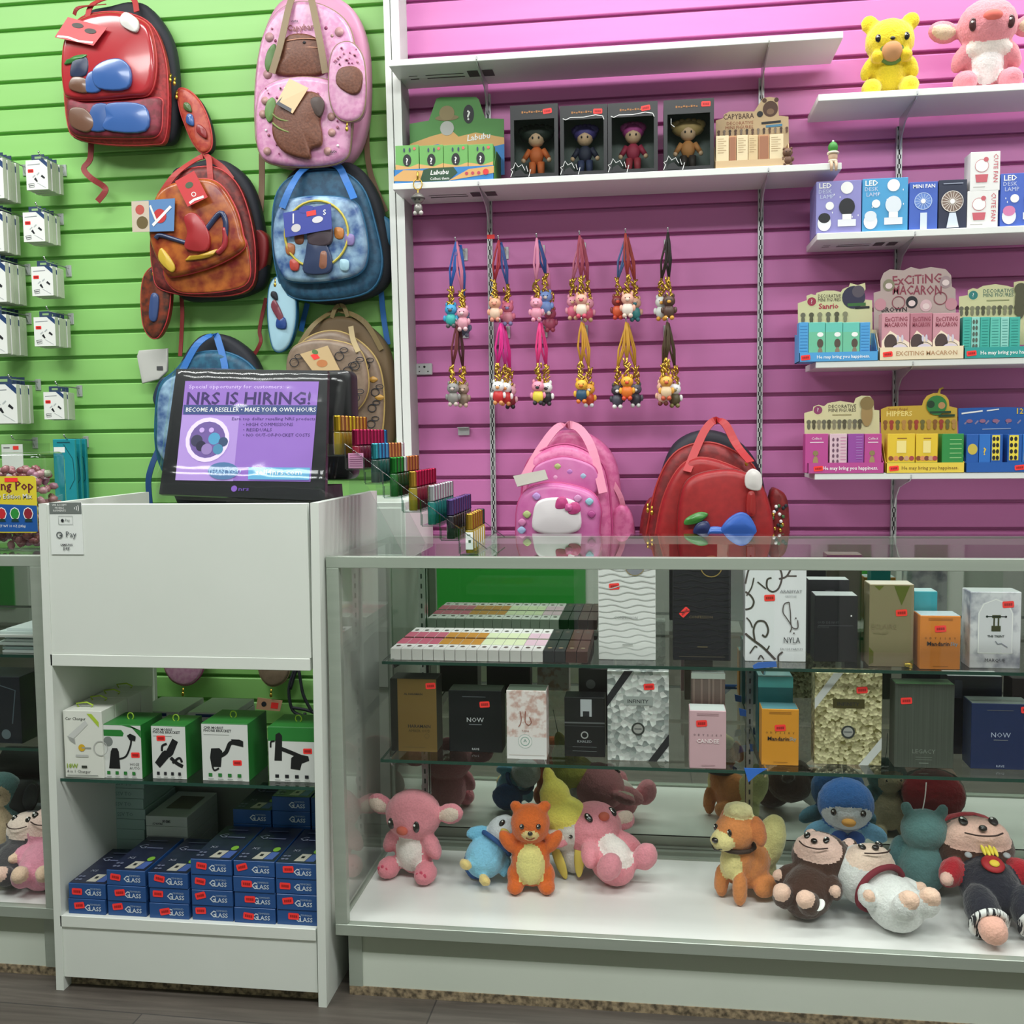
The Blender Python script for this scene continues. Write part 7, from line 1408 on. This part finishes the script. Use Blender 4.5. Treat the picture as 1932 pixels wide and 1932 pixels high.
# brown bear in dungarees with red cap, lying on its back
p = dk(1895, 1806); DG = '#2a2b36'
plush('brown plush lying back in dark dungarees, red cap and red sleeves', p.x+.034, max(p.y-.03, -.897), ZD, 1.36, eul(-66, 0, 4), [((0, 0, .070), (.046, .042, .056), DG), ((0, 0, .150), (.066, .056, .054), '#4c332a'), ((0, -.034, .146), (.052, .028, .034), '#efc3b4+'), ((0, .004, .186), (.058, .048, .026), '#9c2632')] + [b for sx in (-1, 1) for b in (((sx*.056, -.014, .088), (.019, .020, .030), '#ae2430', eul(0, sx*-32, 0)), ((sx*.072, -.022, .066), (.010, .010, .011), '#efc3b4'), ((sx*.034, -.018, .012), (.026, .027, .044), DG), ((sx*.037, -.030, -.036), (.021, .020, .024), '#f0b8a6'))],
    eyes(.024, -.060, .154, .0075, .0095)+muzzle()+smile()+[('cuff', [('tube', [Vector((sx*.036+.025*math.cos(t), -.024+.025*math.sin(t), -.020)) for t in [k*PI/5 for k in range(11)]], .006, noisy('striped_cuff', '#e8e8e6', '#22232a', (200, 20, 20), .8, lo=.48, hi=.52))]) for sx in (-1, 1)]+[('red_pocket', [((0, -.044, .078), (.018, .006, .018), c('#a81c24', .6)), ((0, -.050, .074), (.008, .003, .007), c('#e8c83c', .6))]), ('yellow_trim', [((q*.006, -.046, .102+.003*(q % 2)), (.003, .003, .011), c('#ecd84c', .6)) for q in (-1, 0, 1, 2)]), ('strap_button', [((sx*.030, -.040, .100), (.006, .003, .006), c('#9a9ca0', .4)) for sx in (-1, 1)])])
# two larger ones up on the wall shelf
z = ZR[0]; p = at(1677, 166, Z=z) if False else at(1677, 166, Y=-.12)
plush('bright yellow teddy plush holding a round bun on the top wall shelf', p.x, -.186, z, 1.0, eul(8, 0, -4), sitter('#ecd236', '#ecd236', '#f0d83c', .062) + [b for sx in (-1, 1) for b in (((sx*.050, .0, .186), (.022, .014, .024), '#ead034', eul(0, sx*40, 0)), ((sx*.034, -.044, .098), (.018, .020, .016), '#e8c62c'))],
    eyes(.034, -.050, .142, .008, .010, BEAD)+[('bun', [((0, -.052, .108), (.026, .018, .026), c('#c08a5c', .8)), ((0, -.046, .106), (.033, .012, .031), c('#5c7a3c', .8))]), ('nose', [((0, -.057, .138), (.007, .005, .005), BEAD)])], 'plush toys on the wall shelf')
p = at(1861, 158, Y=-.12)
plush('large pink plush toy with wide floppy ears on the top wall shelf', p.x, -.19, z, 1.18, eul(10, 0, -4), sitter('#e29098', '#f4ecea', '#e48c98', .062) + wide_ears('#e08e98', '#dcc4a8', .146, .05, -.01) + [((0, -.030, .092), (.044, .016, .022), '#e8dcd4+')],
    eyes(.038, -.048, .138, .008, .014, c('#4c2a2c', .2))+[('nose', [((0, -.054, .152), (.020, .010, .012), c('#d8685c', .8))])], 'plush toys on the wall shelf')
# plush toys in the other case
p = dk(46, 1710); plush('pink furry plush lying at the corner of the far glass case', p.x, p.y, ZD, 1.1, eul(-52, 0, 12), lying('#df94aa', '#efcfc4', '#eccab0', False), eyes(.026, -.058, .146, .007)+smile())
p = dk(-22, 1700); plush('pale faced plush lying beside the pink furry one, photo edge', p.x, p.y, ZD, 1.0, eul(-50, 0, -10), lying('#4a484c', '#efd9cc', '#ecc8b8', False), eyes(.020, -.058, .146, .0075)+smile())
p = dk(-14, 1610); plush('teal plush with tan belly standing behind in the far case', p.x, p.y-.01, ZD, 1.05, eul(0, 0, 10), [((0, 0, .062), (.052, .046, .062), TE), ((0, -.030, .060), (.040, .022, .048), '#cdb596+'), ((0, 0, .142), (.050, .044, .046), TE), ((0, -.028, .138), (.034, .022, .028), '#cdb596+')], eyes(.018, -.048, .146, .003))
# ---------------------------------------------------------------- goods in and on the far glass case
y0 = -.865; a = at(0, 1040, Z=ZT); xr = at(78, 1000, Y=y0).x; xl = xr-.22; dB_ = .12; zt = at(60, 898, Y=y0).z; ztop_ = at(120, 852, Y=y0+.09).z
r = thing('candy_bag', ((xl+xr)/2, y0+dB_/2, ZT), 'clear bag of wrapped candy with yellow and blue label on the far case', 'candy bag')
BAGF = glassmat('bag_film', '#f3f5f3', 1.2, 1.45, .08)
m = M(); m.puff([(x, z) for x, z in rr(xr-xl, ztop_-ZT, .012, 4, (xl+xr)/2, (ztop_+ZT)/2)], (0, y0+dB_, 0), (1, 0, 0), (0, 0, 1), (0, -1, 0), dB_, .02, BAGF, .004); m.box(xl+.01, xr-.004, y0+.05, y0+.054, ztop_-.004, ztop_+.02, BAGF); m.build('pouch', r)
m = M(); lx0 = xr-.20; la = at(76, 1000, Y=y0-.004).z; lb2 = zt
o = rr(xr-.004-lx0, lb2-ZT-.045, .008, 4, (xr-.004+lx0)/2, (lb2+ZT+.045)/2); m.prism(o, (0, y0-.006, 0), (1, 0, 0), (0, 0, 1), (0, -1, 0), .001, c('#dcc838', .4)); f = F(m, (lx0, y0-.006, ZT+.045), (xr-.004-lx0, 0, 0), (0, 0, lb2-ZT-.045))
f.poly([(0, .02), (1, .02), (1, .48), (0, .54)], c('#1f56a0', .4)); mar = c('#6c2430', .4)
f.text('Ring Pop', .97, .76, .020, mar, 'r', bold=.02); f.text('Party Edition Mix', .95, .60, .0105, INK, 'r', bold=.02); f.text('Party Edition Mix', .945, .605, .0105, WHT, 'r'); f.rect(.62, .90, .78, .97, STICK); f.text('NET WT 10 OZ (283g)', .5, .10, .005, WHT, 'l', mw=.4)
for k, h in enumerate(('#a83038', '#c02c34', '#2f8a3c', '#8c2434')):
    u = .40+k*.165; f.disc(u, .34, .0125, WHT, .0145, 8); f.disc(u, .34, .0105, c(h, .3), .0125, 8); f.poly([(u-.05, .20), (u+.05, .20), (u+.03, .25), (u-.03, .25)], c('#1b3a30', .4))
m.build('printed_label', r)
m = M(); rnd = random.Random(6)
for k in range(270):
    q = (rnd.uniform(xl+.02, xr-.015), rnd.uniform(y0+.018, y0+dB_-.02), ZT+.012+rnd.random()*(ztop_-ZT-.05)); col = rnd.choice(('#9c6068', '#a87078', '#b88890', '#8c4a52', '#94a084', '#a87088'))
    m.ell(q, (.012, .009, .008), c(col, .25, coat=.4), eul(rnd.uniform(0, 180), rnd.uniform(0, 180), 0), 7, 5)
b = m.build('wrapped_candies', r); b['kind'] = 'stuff'
# shelves of the far case: papers, black speaker boxes
x1 = -1.355
for k in range(9):
    m = M(); z = SH1+.0+k*.0062; xx = x1-.02-.006*(k % 4); m.box(xx-.17, xx, SY1+.02+.01*(k % 3), SY1+.19, z, z+.0056, c(('#cdd6d6', '#bcd2d4', '#e0e2e0', '#c8d4d2')[k % 4], .35)); f = F(m, (xx-.17, SY1+.02+.01*(k % 3), z+.0056), (.17, 0, 0), (0, .17, 0))
    if k == 8: f.line([(.5, .2), (.75, .45)], .006, c('#3c4a50', .4)); f.line([(.3, .5), (.6, .7)], .004, c('#5c7a80', .4)); f.line([(.8, .2), (.95, .4)], .004, c('#3c4a50', .4))
    m.build('glossy_leaflet', label='glossy pale leaflet, %s in the pile on the far case shelf' % ('lowest', 'second', 'third', 'fourth', 'fifth', 'sixth', 'seventh', 'eighth', 'topmost')[k], cat='leaflet', group='leaflets in the far case')
x0, xq, z0, z1 = pxbox(-120, 1276, 39, 1412, SY2+.03, SH2)
m, f = carton(x0, xq, SY2+.03, .10, SH2, z1, c('#20252b', .2)); f.disc(.82, .14, .012, c('#5c6a70', .3)); f.line([(.55, .85), (.62, .6), (.58, .3)], .004, c('#3c4a54', .2)); f.line([(.7, .9), (.95, .8), (.9, .3)], .003, c('#4c5a62', .2))
m.build('speaker_box', label='dark carton in shrink film on the lower shelf of the far case', cat='speaker box')
m = M(); q = at(70, 1360, Y=SY2+.15); m.box(q.x-.10, q.x+.02, SY2+.13, SY2+.23, SH2, SH2+.075, c('#3c4446', .4)); m.box(q.x-.07, q.x+.021, SY2+.13, SY2+.23, SH2+.0752, SH2+.10, c('#c46a5c', .5)); m.build('salmon_box', label='grey carton with salmon lid at the end of the far case', cat='box')
x0, xq, z0, z1 = pxbox(-160, 1475, 66, 1507, -.62, ZD)
for k, (za, zb) in enumerate(((ZD, ZD+.035), (ZD+.0355, ZD+.085))):
    m, f = carton(x0, xq, -.62, .12, za, zb, c('#4c5254' if k else '#3a3230', .3)); f.rect(.6, .2, .95, .8, c('#26292c', .3)); f.text('SOUND', .8, .35, .008, c('#9aa0a2', .4))
    m.build('electronics_box', label=('lower' if k == 0 else 'upper')+' dark electronics carton lying at the back of the far case', cat='electronics box', group='dark cartons in the far case')
zs = ZD+.0855; q = at(30, 1440, Y=-.58); m = M(); m.tube([(q.x-.22, -.57, zs+.042), (q.x+.028, -.57, zs+.042)], [.042, .042], c('#23282a', .5), 20); m.tube([(q.x+.029, -.57, zs+.042), (q.x+.031, -.57, zs+.042)], [.034, .030], c('#3c4448', .3), 20)
m.build('round_speaker', label='black cylinder speaker lying on the dark cartons, far case', cat='speaker')
